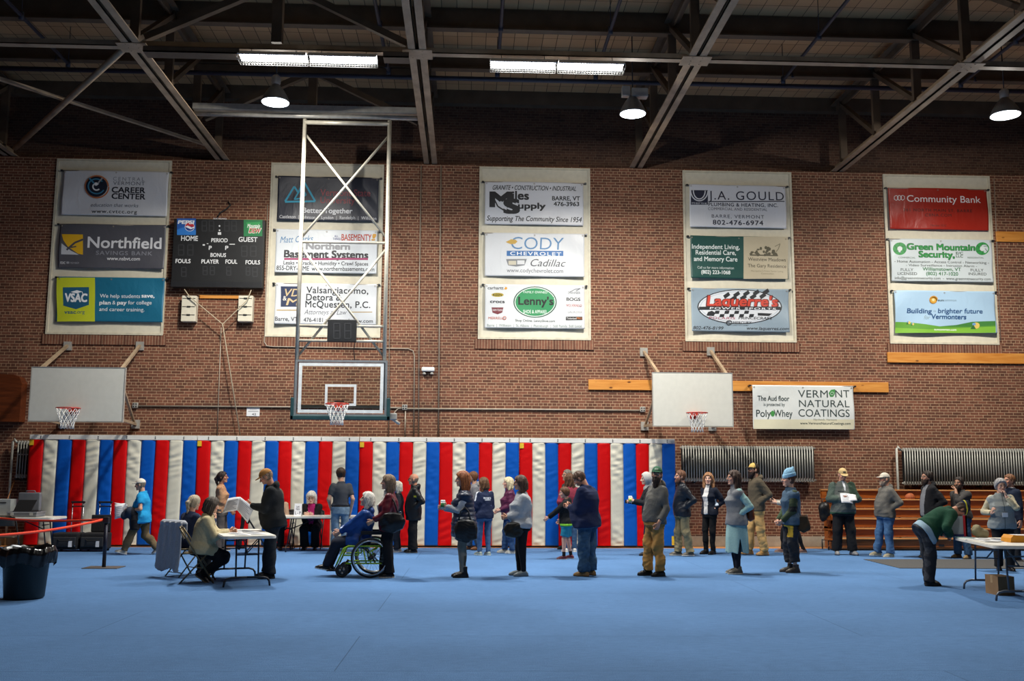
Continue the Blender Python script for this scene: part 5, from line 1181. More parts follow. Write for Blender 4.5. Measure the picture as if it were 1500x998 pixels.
# ------------------------------------------------------------------ tables and chairs
def fold_table(label, c, rz, L, W=.76, H=.74, legc='#2b2d31', group='folding tables', top=None):
    """long side along local x"""
    t = empty('folding_table', c, label, 'table', group, rz); M = pmat(t)
    P = lambda x, y, z: M @ Vector((x, y, z))
    def rr(z0, z1, inset, m):
        r = .09; pts = []
        for cx, cy, a0 in ((L/2-r, W/2-r, 0), (-L/2+r, W/2-r, 90), (-L/2+r, -W/2+r, 180), (L/2-r, -W/2+r, 270)):
            for k in range(7): a = math.radians(a0+15*k); pts.append((cx+(r-inset)*math.cos(a), cy+(r-inset)*math.sin(a)))
        return m.prism([P(x, y, z0) for x, y in pts], (0, 0, z1-z0))
    b = MB().mat(top or M_TABLE); rr(H-.012, H, .008, b); rr(H-.042, H-.012, 0, b); b.build('tabletop', t)
    lm = plain(legc, .35, .4)
    for s in (-1, 1):
        x = s*(L/2-.28); g = MB().mat(lm)
        xb = s*(L/2-.2)
        for sy in (-1, 1):
            y = sy*(W/2-.22); g.tube([P(x, y, H-.05), P(xb, y, .13)], .0135, 8)
            g.tube([P(xb, 0, .13), P(xb, sy*(W/2-.16), .13), P(xb, sy*(W/2-.09), .11), P(xb, sy*(W/2-.06), .07), P(xb, sy*(W/2-.05), .0)], .0155, 8)
        g.tube([P(x*.98, -(W/2-.22), H-.16), P(x*.98, W/2-.22, H-.16)], .011, 8)
        g.build('leg_frame', t)
        MB().mat(lm).tube([P(s*.12, 0, H-.05), P(x+(xb-x)*.4, 0, H*.62), P(x+(xb-x)*.4, -.14, H*.62+.0)], .011, 8).tube([P(x+(xb-x)*.4, -.17, H*.61), P(x+(xb-x)*.4, .17, H*.61)], .009, 6).build('folding_brace', t)
    a = MB().mat(M_DKMETAL)
    for sy in (-1, 1): a.bar(P(-L/2+.15, sy*(W/2-.07), H-.05), P(L/2-.15, sy*(W/2-.07), H-.05), .025, .02)
    a.build('apron_rail', t); return t
def fold_chair(label, c, face, col='#6e6146', group='folding chairs'):
    t = empty('folding_chair', c, label, 'chair', group, math.radians(face)); M = pmat(t); P = lambda x, y, z: M @ Vector((x, y, z)); m = plain(col, .4, .4)
    for s in (-1, 1):
        x = s*.22
        MB().mat(m).tube([P(x*.92, -.27, .80), P(x, -.2, .70), P(x, .24, .0)], .0125, 8).build('leg', t)
        MB().mat(m).tube([P(x*.86, .13, .43), P(x*.86, -.25, .0)], .0115, 8).build('leg', t)
    MB().mat(m).tube([P(-.2, -.27, .80), P(-.14, -.285, .825), P(.14, -.285, .825), P(.2, -.27, .80)], .0125, 8).build('top_rail', t)
    MB().mat(m).tube([P(-.21, .17, .12), P(.21, .17, .12)], .008, 6).tube([P(-.19, -.2, .07), P(.19, -.2, .07)], .008, 6).build('cross_bar', t)
    MB().mat(plain(col, .45, .2)).sheet(lambda u, v: P(-.2+.4*u, -.215+.38*v, .445-.012*math.sin(PI*u)*math.sin(PI*v)+.01*v), 8, 8, thick=(0, 0, -.018)).build('seat', t)
    MB().mat(plain(col, .45, .2)).sheet(lambda u, v: P(-.2+.4*u, -.215-.06*v-.03*math.sin(PI*u), .64+.17*v), 8, 6, thick=(0, .012, 0)).build('backrest', t)
    return t
def drape(label, name, chair, col, low=.36, cat='jacket', kind='fleece', wide=.25):
    """a garment hung over the back of a chair"""
    M = pmat(chair); t = empty(name, chair.location, label, cat, None, chair.rotation_euler.z)
    def f(P):
        x, y, z = P.T; yb = -.30-.10*np.clip(.8-z, 0, 1)+.015*np.sin(x*38+z*6)+.008*np.sin(x*80)
        w = wide+.03*np.clip(.8-z, 0, 1); back = np.maximum(np.maximum(np.abs(y-yb)-.014, np.abs(x)-w), np.maximum(z-.86, low+.03*np.sin(x*14)-z))
        fr = np.maximum(np.maximum(np.abs(y+.215-.02*np.sin(x*30))-.012, np.abs(x)-w+.03), np.maximum(z-.86, .62-z)); top = d_cap(P, V3(-wide+.03, -.26, .845), V3(wide-.03, -.26, .845), .05, .05)
        return smin(smin(back, fr, .02), np.maximum(top, .83-z), .02)
    v, q = iso(f, (-.45, -.6, .0), (.45, 0, 1.0), .012); dye_mesh('garment', v, q, col, kind, t); return t
# near left table with its two clerks' chairs
NR = at(406, 787, 14.95); NR.z = 0; ND = Vector((-.342, .94, 0)); NL = Vector((-.94, -.342, 0))
NT = fold_table('pale folding table at the left where the man in the tan cap stands', NR+ND*.915+NL*.38, math.radians(110), 1.83, .76, .735)
ca = fl(290, 853); CA = fold_chair('bronze metal folding chair under the woman in the cream sweater', (ca.x, ca.y, 0), 280)
cb = fl(272, 844); CB = fold_chair('metal folding chair hidden under a grey fleece beside the left table', cb, 318)
drape('pale grey fleece jacket draped over a folding chair back', 'draped_jacket', CB, '#a6aab2', .12, wide=.31)
FT = fold_table('pale folding table by the mats where the white haired clerk sits', (at(470, 757, 21.3).x, 21.62, 0), 0, 1.83, .7)
hx = at(378, 790, 20.8).x
CC = fold_chair('folding chair with a black coat behind the near left table', (hx, 20.8, 0), 285, '#2a2a2c'); drape('black coat hung over a chair behind the left table', 'hung_coat', CC, '#141417', .12, 'coat')
fx = at(457, 790, 22.25).x
fold_chair('dark folding chair under the white haired clerk at the mats', (fx, 22.25, 0), 180, '#2a2a2c'); fold_chair('dark folding chair under the clerk hidden behind the tan cap man', (at(416, 790, 22.25).x, 22.25, 0), 180, '#2a2a2c')
# registration sign on the far table
s0, s1 = at(430.5, 757, 21.35), at(442, 738, 21.35)
sg = empty('table_sign', ((s0.x+s1.x)/2, 21.35, .74), 'small white folded letter sign standing on the far clerk table', 'sign')
MB().mat(M_PAPER).prism([(s0.x, 21.33, .741), (s0.x, 21.40, s1.z), (s0.x, 21.47, .741), (s0.x, 21.465, .741), (s0.x, 21.40, s1.z-.006), (s0.x, 21.335, .741)], (s1.x-s0.x, 0, 0)).build('card', sg)
P_ = Art(lambda x, y: (x, y), 21.36, lambda x, z: (z-.741)/(s1.z-.741)*.07-.03); P_.text('L - P', 432.5, 440.5, 753.5, 4, '#4a4a58', .02).text('Last', 434, 438.5, 743.5, 2.4, '#55555f', .01).text('Name', 433.6, 439, 747, 2.4, '#55555f', .01); P_.build(sg, None, .004)

def sheet_of(label, name, pts, col=M_PAPER, cat='paper', group=None, lines=0, curl=.01):
    """a sheet through four corner points (p00,p10,p11,p01)"""
    a, b_, c, d = [Vector(p) for p in pts]; n = (b_-a).cross(d-a).normalized(); t = empty(name, a, label, cat, group)
    g = lambda u, v, o=0: (a*(1-u)+b_*u)*(1-v)+(d*(1-u)+c*u)*v+n*(curl*math.sin(PI*u)+o)
    MB().mat(col).sheet(lambda u, v: g(u, v), 6, 4, thick=n*-.002).build('sheet', t)
    if lines:
        m = MB().mat(plain('#adb0b8', .7))
        for k in range(lines):
            v0 = .12+.76*k/lines
            for sgn in (-1, 1): m.sheet(lambda u, v: g(.1+u*(.8-.25*(k*7 % 3)/2), v0+v*.35/lines, .0015 if sgn > 0 else -.0035), 5, 1)
        m.build('print_lines', t)
    return t
def flat_paper(label, x, y, z, w, h, a, col=M_PAPER, group=None, name='paper_sheet', cat='paper'):
    c, s = math.cos(a), math.sin(a); q = lambda u, v: (x+u*c-v*s, y+u*s+v*c, z)
    return sheet_of(label, name, (q(-w/2, -h/2), q(w/2, -h/2), q(w/2, h/2), q(-w/2, h/2)), col, cat, group, 6, .004)
r_ = random.Random(5)
for k, (u, v) in enumerate(((.45, .3), (.22, .42), (.5, .65), (.25, .8), (.48, 1.0), (.3, 1.25))):
    pp = NR+NL*u+ND*v
    flat_paper(f'white printed sheet on the near left table, {["nearest the front end", "second from the front end", "third from the front end", "fourth from the front end", "fifth from the front end", "farthest from the front end"][k]}', pp.x, pp.y, .7385+.0012*k, .216, .28, r_.uniform(-.7, .7), group='voter lists on the near left table')
for k, (px_, a) in enumerate(((471, .2), (484, -.1))): flat_paper(['white sheet on the far table just right of the seated clerk', 'white sheet toward the right end of the far clerk table'][k], at(px_, 757, 21.5).x, 21.5, .745, .216, .28, a)

# ------------------------------------------------------------------ left corner: voting machine table, chair, cases, stanchion, bin
e = at(79, 756, 20.3); LT = fold_table('folding table at the left edge carrying the open grey equipment case', (e.x-.915, 20.65, 0), 0, 1.83, .76)
z = .745; m0, m1 = at(13, 752, 20.5), at(56, 752, 20.5)
vm = empty('equipment_case', ((m0.x+m1.x)/2, 20.6, z), 'grey open hard case holding a black laptop on the left table', 'equipment case'); M_CASE = plain('#6d6f74', .5, 0, .08)
MB().mat(M_CASE).box((m0.x, 20.42, z), (m1.x, 20.85, z+.10), bev=.015).build('case_base', vm)
MB().mat(plain('#9a9ca0', .35, .5)).box((m0.x-.01, 20.41, z+.075), (m1.x+.01, 20.86, z+.1), bev=.006).build('case_rim', vm)
lx0, lx1 = at(26, 740, 20.85).x, at(58, 740, 20.85).x
MB().mat(M_CASE).box((lx0, 20.84, z+.1), (lx1, 20.95, z+.47), bev=.02).tube([((lx0+lx1)/2-.1, 20.9, z+.47), ((lx0+lx1)/2-.08, 20.9, z+.5), ((lx0+lx1)/2+.08, 20.9, z+.5), ((lx0+lx1)/2+.1, 20.9, z+.47)], .012, 6).build('case_lid', vm)
lp = MB().mat(M_BLACK).prism([(m0.x+.1, 20.46, z+.105), (m0.x+.14, 20.58, z+.33), (m0.x+.5, 20.58, z+.33), (m0.x+.44, 20.46, z+.105)], (0, .015, .0)).box((m0.x+.1, 20.3+.13, z+.1), (m0.x+.45, 20.46+.2, z+.115)); lp.build('laptop', vm)
lt = MB().mat(M_GALV)
for x in (m0.x+.1, m1.x-.1): lt.box((x-.03, 20.405, z+.03), (x+.03, 20.42, z+.09))
lt.build('latch', vm)
b0, b1 = at(-14, 750, 20.5), at(22, 750, 20.7)
bb = empty('ballot_box', ((b0.x+b1.x)/2, 20.7, z), 'pale grey metal box at the left end of the equipment table', 'box')
MB().mat(plain('#a3a6a4', .4, .2)).box((b0.x, 20.62, z), (m0.x-.03, 20.95, z+.34), bev=.01).build('cabinet', bb); MB().mat(M_BLACK).box((b0.x+.12, 20.612, z+.26), (m0.x-.12, 20.622, z+.28)).build('slot', bb)
c = at(8, 795, 19.2); fold_chair('dark bronze folding chair in front of the left equipment table', (c.x, 19.2, 0), 8, '#4a3f30')
bx = at(8, 700, 22.9); br = empty('broom', (bx.x, 22.9, 0), 'broom with a thin wooden handle leaning on the wall at the far left', 'broom')
MB().mat(wood('#a8632c', '#c58248', 'z')).tube([(bx.x-.12, 22.75, .1), (bx.x+.1, 23.25, 1.62)], .013, 8).build('handle', br); MB().mat(plain('#3d3a34', .9)).box((bx.x-.3, 22.7, 0), (bx.x+.06, 22.8, .12), bev=.02).build('bristles', br)
for k, (xa, xb) in enumerate(((75, 113), (116, 153))):
    p0, p1 = at(xa, 800, 21.3), at(xb, 800, 21.3); x0, x1 = p0.x, p1.x; H = .38
    t = empty('rolling_case', ((x0+x1)/2, 21.5, 0), ['black wheeled case with raised handle, left of the pair by the mats', 'black wheeled case with raised handle and open lid, right of the pair by the mats'][k], 'rolling case', 'wheeled cases by the mats')
    MB().mat(M_BLACKFAB).box((x0, 21.3, .04), (x1, 21.72, H), bev=.03).build('case_body', t)
    MB().mat(plain('#2a2b2e', .6)).box((x0+.03, 21.27, .1), (x1-.03, 21.31, H-.08), bev=.015).build('front_pocket', t)
    MB().mat(M_PAPER).box((x1-.17, 21.262, .1), (x1-.1, 21.272, .22)).build('tag', t)
    MB().mat(M_BLACKFAB).tube([(x0+.1, 21.3, H-.1), (x0+.18, 21.24, H-.16), (x1-.18, 21.24, H-.16), (x1-.1, 21.3, H-.1)], .012, 6).build('carry_strap', t)
    h = MB().mat(M_CHROME); a, b_ = x0+.21, x0+.44
    for x in (a, b_): h.tube([(x, 21.75, .2), (x, 21.75, .98)], .011, 8)
    h.build('handle_tubes', t); MB().mat(M_BLACK).box((a-.03, 21.73, .98), (b_+.03, 21.77, 1.02), bev=.01).box((a-.01, 21.735, .9), (b_+.01, 21.765, .925)).build('grip', t)
    for x in (x0+.06, x1-.06): MB().mat(M_RUBBER).lathe([(0, -.02), (.045, -.02), (.045, .02), (0, .02)], (x, 21.68, .045), 'x', 16).build('wheel', t)
    if k: MB().mat(M_BLACKFAB).box((x0+.08, 21.66, H), (x1-.02, 21.7, H+.36), bev=.02).build('open_lid', t)
sp_ = fl(152, 832); SPx, SPy = sp_.x, sp_.y
st = empty('stanchion', (SPx, SPy, 0), 'black queue post with a flat base and an orange belt at the left', 'queue post')
MB().mat(plain('#5a544e', .5, .3)).box((SPx-.3, SPy-.22, 0), (SPx+.3, SPy+.22, .012), bev=.004).build('base_plate', st)
zt = at(155, 760, SPy).z
MB().mat(plain('#15192a', .4, .2)).tube([(SPx, SPy, .01), (SPx, SPy, zt-.06)], .032, 14).build('post', st)
MB().mat(M_BLACK).box((SPx-.045, SPy-.045, zt-.08), (SPx+.045, SPy+.045, zt+.03), bev=.012).build('belt_head', st)
M_BELT = cloth('#e2401f', .6, .1)
def belt(label, a, b_):
    t = empty('queue_belt', a, label, 'belt', 'orange queue belts'); n = 24
    MB().mat(M_BELT).sheet(lambda u, v: Vector(a).lerp(Vector(b_), u)+Vector((0, 0, -.05*math.sin(PI*u)+(v-.5)*.04)), n, 1, thick=(0, .003, 0)).build('webbing', t)
belt('orange belt running from the queue post straight left across the back', (SPx-.05, SPy, zt-.02), at(-40, 756, 18.6)); belt('orange belt running from the queue post toward the near left, lower in the picture', (SPx-.05, SPy-.02, zt-.02), at(-40, 787, 14.2))
def bin_():
    c = fl(35, 877); c.z = 0; zr = at(35, 803, c.y).z; t = empty('trash_bin', c, 'large dark green plastic bin with a black bag at the lower left', 'bin')
    r1, r0 = .305, .245; M_ = plain('#0f1f22', .5, 0, .08)
    MB().mat(M_).lathe([(r0-.03, 0), (r0, .02), (r1-.02, zr-.12), (r1+.02, zr-.11), (r1+.02, zr-.04), (r1-.02, zr-.04), (r1-.05, zr-.1), (r0-.05, .05), (0, .04)], c, n=40).build('barrel', t)
    def f(u, v):
        a = 2*PI*u; n_ = .012*math.sin(a*7+1.3*math.sin(a*3))+.009*math.sin(a*15+v*4)+.006*math.sin(a*29+v*7)
        prof = [(.2, -.30), (.27, -.1), (.30, -.01), (.335, .015), (.36, -.05), (.355, -.13), (.345, -.20)]
        x = v*6; i = min(5, int(x)); w = x-i; rr = prof[i][0]*(1-w)+prof[i+1][0]*w; zz = prof[i][1]*(1-w)+prof[i+1][1]*w
        rr += n_*(.3+v)*.8; zz += .5*n_+(.035*math.sin(a*5+2)*v)
        return (c.x+rr*math.cos(a), c.y+rr*math.sin(a), zr+zz)
    MB().mat(plain('#101012', .22, 0, .1, 9, .25, 30)).sheet(f, 110, 24, thick=(.002, .002, -.002)).build('bin_bag', t)
    for s in (-1, 1): MB().mat(M_).box((c.x+s*(r1+.01)-.03, c.y-.07, zr-.19), (c.x+s*(r1+.01)+.03, c.y+.07, zr-.13), bev=.012).build('handle', t)
bin_()

# ------------------------------------------------------------------ right table and what stands on it
RA, RB = fl(1398, 787, .74), fl(1466, 801.5, .74)
d_ = Vector((RB.x-RA.x, RB.y-RA.y, 0)).normalized(); n_ = Vector((-d_.y, d_.x, 0)); n_ = n_ if n_.x > 0 else -n_
RTa = math.atan2(d_.y, d_.x); L_ = 1.83; rc = Vector((RA.x, RA.y, 0))+d_*(L_/2-.03)+n_*.38
RT = fold_table('pale folding table at the right edge where the man in green bends to write', rc, RTa, L_, .76, .74, '#5a5f68')
rp = lambda s, w, z=.741: Vector((RA.x, RA.y, 0))+d_*s+n_*w+Vector((0, 0, z))
def booth():
    t = empty('voting_booth', rp(.12, .3), 'grey tabletop privacy screen with a red edge and blue foot on the right table', 'privacy screen'); G = plain('#9aa3aa', .5, 0, .04)
    a, b_ = at(1396, 780, RA.y+.15), at(1412, 780, RA.y+.15); z1 = at(1400, 757, RA.y).z; y0, y1 = RA.y+.12, RA.y+.3
    MB().mat(G).box((a.x-.02, y0, .742), (b_.x, y0+.012, z1)).build('side_wing', t)
    MB().mat(G).box((b_.x, y0, .742), (b_.x+.012, y1+.3, z1)).build('back_panel', t); MB().mat(G).box((a.x-.02, y1+.29, .742), (b_.x, y1+.3, z1)).build('side_wing', t)
    MB().mat(plain('#c01f2e', .5)).box((b_.x-.02, y0-.01, .742), (b_.x+.035, y0+.0, z1+.01)).box((b_.x+.012, y0-.01, .742), (b_.x+.035, y0+.05, z1+.01)).build('red_edge', t)
    MB().mat(plain('#20305e', .5)).box((a.x-.03, y0-.01, .742), (b_.x-.02, y0, .775)).build('blue_foot', t)
booth()
def blob(name, label, cat, c, fn, lo, hi, col, kind, vox=.011, group=None, part='bag_body', rz=0):
    t = empty(name, c, label, cat, group, rz); v, q = iso(fn, lo, hi, vox); dye_mesh(part, v, q, col, kind, t); return t
p = at(1436, 778, RA.y-.08)
blob('canvas_bag', 'crumpled tan canvas bag on the right table beside the screen', 'bag', (p.x, RA.y-.1, .742), lambda P: smin(d_ell(P, V3(0, 0, .06), V3(.12, .08, .075)), d_ell(P, V3(-.06, 0, .11), V3(.06, .06, .07)), .04)+wrinkle(P, 2, .012, 22)*1.3, (-.25, -.2, 0), (.25, .2, .3), '#8d8468', 'cotton')
q = at(1489, 792, RA.y-1.1); o = empty('document_box', (q.x+.1, RA.y-1.1, .742), 'orange yellow document box lying on the right table', 'box')
MB().mat(plain('#d08a1e', .55, 0, .06)).prism([(q.x-.14, RA.y-1.2, .742), (q.x-.13, RA.y-1.2, .80), (q.x-.09, RA.y-1.2, .845), (q.x-.02, RA.y-1.2, .835), (q.x+.4, RA.y-1.2, .80), (q.x+.4, RA.y-1.2, .742)], (0, .26, 0)).build('box_body', o)
MB().mat(M_PAPER).box((q.x-.04, RA.y-1.18, .835-.03), (q.x+.38, RA.y-.97, .84)).build('papers', o)
for k, (s, w, a, col) in enumerate(((.14, .14, .2, '#5f9f9a'), (.42, .3, -.3, '#e6e6e4'), (.62, .15, .4, '#e6e6e4'), (.8, .42, .1, '#dfe6ea'), (.5, .55, .6, '#27304f'), (1.0, .2, -.2, '#e6e6e4'))):
    pp = rp(s, w); flat_paper(['teal sheet the man in green writes on at the right table', 'white ballot sheet at the middle of the right table', 'white sheet near the left long edge of the right table', 'pale blue sheet before the vest clerk on the right table', 'dark blue folder on the right table by the vest clerk', 'white sheet at the near end of the right table'][k], pp.x, pp.y, .743+.001*k, .22, .3, a, plain(col, .7, 0, .03), 'papers on the right table')
q0, q1 = fl(1463, 873), fl(1496, 875); cb_ = empty('cardboard_box', ((q0.x+q1.x)/2, q0.y+.2, 0), 'brown cardboard box on the carpet under the right table', 'box')
zc = at(1470, 845, q0.y).z; MB().mat(plain('#8a6a48', .8, 0, .08, 5)).box((q0.x, q0.y, 0), (q1.x, q0.y+.35, zc)).build('carton', cb_); MB().mat(plain('#a88a62', .4)).box((q0.x, q0.y+.14, zc), (q1.x, q0.y+.2, zc+.002)).box((q0.x-.002, q0.y+.14, zc-.1), (q0.x, q0.y+.2, zc)).build('tape', cb_)

# ------------------------------------------------------------------ wheelchair
def wheelchair(pos, face):
    t = empty('wheelchair', pos, 'black wheelchair with a bright green frame in the queue', 'wheelchair', None, math.radians(face)); M = pmat(t); P = lambda x, y, z: M @ Vector((x, y, z))
    G = plain('#a4cf2c', .35, .1); K = M_BLACK
    def wheel(x, y, r, nm, tire, spokes, rim_w=.012):
        w = MB().mat(M_RUBBER); pts = [P(x, y+r*math.cos(a), r+r*math.sin(a)) for a in [2*PI*i/48 for i in range(48)]]; rr = r-tire
        pts = [P(x, y+rr*math.cos(a), r+rr*math.sin(a)) for a in [2*PI*i/48 for i in range(48)]]; w.tube(pts, tire, 8, closed=True); o = w.build(nm, t)
        if spokes:
            MB().mat(M_CHROME).tube([P(x, y+(rr-tire)*math.cos(a), r+(rr-tire)*math.sin(a)) for a in [2*PI*i/48 for i in range(48)]], rim_w, 8, closed=True).build('rim', o)
            sp = MB().mat(M_CHROME)
            for i in range(spokes): a = 2*PI*i/spokes; b_ = a+(.5 if i % 2 else -.5); sp.tube([P(x+(.02 if i % 2 else -.02), y+.025*math.cos(b_), r+.025*math.sin(b_)), P(x, y+(rr-tire)*math.cos(a), r+(rr-tire)*math.sin(a))], .0018, 4)
            sp.build('spokes', o); sx = 1 if x > 0 else -1
            MB().mat(M_CHROME).tube([P(x+sx*.03, y+(rr-.03)*math.cos(a), r+(rr-.03)*math.sin(a)) for a in [2*PI*i/40 for i in range(40)]], .009, 8, closed=True).build('hand_rim', o)
            MB().mat(K).tube([P(x-.03, y, r), P(x+.03, y, r)], .035, 14).build('hub', o)
        else:
            d = MB().mat(plain('#2a2b2d', .4)).tube([P(x-.016, y, r), P(x+.016, y, r)], rr, 20)
            d.build('caster_disc', o); h = MB().mat(M_GALV)
            for i in range(3): a = 2*PI*i/3+.4; h.tube([P(x-.019, y+.035*math.cos(a), r+.035*math.sin(a)), P(x+.019, y+.035*math.cos(a), r+.035*math.sin(a))], .017, 10)
            h.build('caster_holes', o)
    for s in (-1, 1):
        wheel(s*.29, -.02, .312, 'drive_wheel', .017, 24); wheel(s*.23, .43, .105, 'caster_wheel', .022, 0)
        x = s*.225
        MB().mat(G).tube([P(x, -.2, .49), P(x, .22, .49), P(x, .34, .49), P(x, .41, .45), P(x, .46, .34), P(x, .52, .2)], .0145, 10).build('side_frame', t)
        MB().mat(G).tube([P(x, -.2, .22), P(x, .38, .22)], .0135, 8).tube([P(x, -.02, .22), P(x, .0, .4), P(x, -.12, .46)], .0125, 8).tube([P(x, .17, .35), P(x, .42, .345)], .012, 8).tube([P(x, .17, .36), P(x, .2, .48)], .012, 8).tube([P(x, .05, .22), P(x, .1, .44)], .012, 8).build('lower_frame', t)
        MB().mat(K).tube([P(x, -.2, .2), P(x, -.24, .6), P(x, -.28, .93), P(x, -.36, .955), P(x, -.44, .945)], .0135, 8).build('back_post', t)
        MB().mat(M_RUBBER).tube([P(x, -.36, .955), P(x, -.45, .944)], .019, 8).build('push_grip', t)
        MB().mat(K).tube([P(x*1.12, -.23, .45), P(x*1.12, -.2, .68), P(x*1.12, .12, .68), P(x*1.12, .16, .64), P(x*1.12, .17, .49)], .011, 8).build('arm_frame', t)
        MB().mat(M_BLACKFAB).bar(P(x*1.12, -.2, .705), P(x*1.12, .14, .705), .055, .045).build('armrest', t)
        MB().mat(K).tube([P(s*.23, .43, .105), P(s*.23, .41, .2), P(s*.225, .385, .24)], .02, 8).build('caster_fork', t)
        MB().mat(K).tube([P(x, .52, .2), P(x*.9, .58, .1)], .011, 8).build('footrest_hanger', t)
        MB().mat(K).bar(P(s*.04, .6, .1), P(s*.2, .6, .1), .16, .014).build('footplate', t)
    MB().mat(M_BLACKFAB).sheet(lambda u, v: P(-.215+.43*u, -.2+.43*v, .505-.03*math.sin(PI*u)), 8, 6, thick=(0, 0, .03)).build('seat_sling', t)
    MB().mat(M_BLACKFAB).sheet(lambda u, v: P(-.215+.43*u, -.21-.06*v-.05*math.sin(PI*u), .52+.4*v), 8, 6, thick=(.014, 0, 0)).build('back_sling', t)
    MB().mat(K).tube([P(-.225, -.1, .22), P(.225, .1, .46)], .012, 8).tube([P(.225, -.1, .22), P(-.225, .1, .46)], .012, 8).build('cross_frame', t)
    return t
wc = fl(540, 847); WC = Vector((wc.x, wc.y+.29, 0)); wheelchair(WC, 90)
# ------------------------------------------------------------------ the people
def who(label, px, py, top, face, adj=.02, Y=None, **kw):
    p = fl(px, py) if Y is None else at(px, 700, Y); pos = Vector((p.x, p.y, 0)); h = at(px, top, p.y).z-adj if top else kw.pop('h')
    return Person(label, pos, h, face, **kw)
BLK = '#17171a'
def held(name, label, cat, loc, group=None, rz=0): return empty(name, loc, label, cat, group, rz)
def cup_at(p, label, body='#e9e7e2', band=None):
    c = Vector(p.W(p.wr['L']+p.hand('L')[0]*.075*p.k)) if True else None; c = c+Vector((0, 0, .01)); t = held('coffee_cup', label, 'cup', c)
    MB().mat(plain(body, .6)).lathe([(0, -.06), (.029, -.06), (.039, .055), (0, .055)], c, n=20).build('paper_cup', t)
    if band: MB().mat(plain(band, .7)).lathe([(.0335, -.045), (.0385, .025)], c, n=20).build('sleeve', t)
    MB().mat(M_WHITEPL).lathe([(.041, .053), (.041, .063), (.036, .066), (.034, .072), (0, .07)], c, n=20).build('lid', t); return t
def phone_at(p, sd, label):
    f, c, n = p.hand(sd); w = p.wr[sd]+f*.09*p.k+n*.025; t = held('mobile_phone', label, 'phone', p.W(w)); M = np.stack([f, c, n], 1)
    R = [[p.W(w+M@V3(x, y, z))-p.W(w)+t.location for x in (-.07, .07) for y in (-.035, .035) for z in (-.004, .004)]]
    mb = MB().mat(plain('#1a1b1e', .25)); mb.add(R[0], [(0, 1, 3, 2), (4, 6, 7, 5), (0, 4, 5, 1), (2, 3, 7, 6), (0, 2, 6, 4), (1, 5, 7, 3)]); mb.build('phone_body', t); return t
def handbag(name, label, p, c, size, col, strap=None, seed=1, kind='leather', band='strap'):
    """bag hanging at local point c of person p; strap = list of local points"""
    c = V3(*c)*p.k; t = held(name, label, 'bag', p.W(c), None, p.t.rotation_euler.z); sx, sy, sz = size
    def f(P):
        d = d_ell(P, V3(0, 0, -sz*.1), V3(sx, sy, sz)); b = np.maximum(np.maximum(np.abs(P[:, 0])-sx*.5, np.abs(P[:, 1])-sy*(.66-.16*P[:, 2]/sz)), np.abs(P[:, 2])-sz*.62)-.012
        return smin(d, b, .06)+wrinkle(P, seed, .009, 24)
    v, q = iso(f, (-sx-.08, -sy-.08, -sz-.08), (sx+.08, sy+.08, sz+.08), .011); dye_mesh('bag_body', v, q, col, kind, t)
    if strap: MB().mat(plain(col, .5, 0, .1)).tube([p.W(V3(*s_)*p.k) for s_ in strap], .013, 8).build(band, t)
    z = MB().mat(M_CHROME)
    for s_ in (-1, 1): q_ = p.W(c+V3(-sx*.2 if False else 0, s_*sy*.6, sz*.85)); z.ring(q_, .018, .004, 'y', 12, 5)
    z.build('ring', t); return t

# --- left side
p = who('person in a bright blue t-shirt and white cap walking left along the mats', 207, 813, 697, 90, drop=.05, lean=5, Lf=(-.09, .36, 4, .02, 14), Rf=(.09, -.33, -4, .06, -28), Lh=(.13, .24, .99), Rh=(.12, .32, 1.0), belly=.11, w=1.08, head=(0, -6), thigh=1.05)
p.body().top('#1f8fc4', 't_shirt', 'cotton', .026, -.16, .3, .008).trousers('#62533b', 'cotton', loose=.028, wr=.01).shoes('#a9a49a', '#d8d5cd').cap('#cfc9bc', tilt=4).hair('#7d7468', 'short', vol=.006)
c = p.W(p.wr['L']+V3(-.03, -.02, -.06)); t = held('carried_jacket', 'dark navy jacket folded over the arm of the walker in blue', 'jacket', c, None, p.t.rotation_euler.z)
v, q = iso(lambda P: smin(smin(d_ell(P, V3(0, .02, .02), V3(.11, .13, .11)), d_loft(P, V3(0, -.08, -.02), V3(0, 0, 1), V3(1, 0, 0), V3(0, 1, 0), [(-.3, .07, .1), (-.1, .08, .11), (.04, .06, .09)]), .05), d_ell(P, V3(0, .14, -.03), V3(.07, .06, .09)), .04)+wrinkle(P, 4, .012, 20), (-.3, -.35, -.45), (.3, .35, .3), .012); dye_mesh('garment', v, q, lambda P: np.where((P[:, 1] > -.02)[:, None], np.array(lin('#27303f'), f32), np.array(lin('#121318'), f32)), 'cotton', t)
hp = p.W(p.wr['R']+V3(0, .1, 0)); Wp = lambda a, b_, c_: hp+Vector((a, c_, b_))
sheet_of('white printed sheets in the hand of the walker in blue', 'held_papers', (Wp(-.20, -.19, -.05), Wp(.06, -.14, -.08), Wp(.0, .13, 0), Wp(-.24, .10, .02)), lines=6, curl=.03)
sheet_of('loose white sheet corner held in front of the walker in blue', 'held_papers', (Wp(-.14, .05, .03), Wp(.02, .02, .03), Wp(.0, .1, .05), Wp(-.27, .14, .05)), curl=.01)

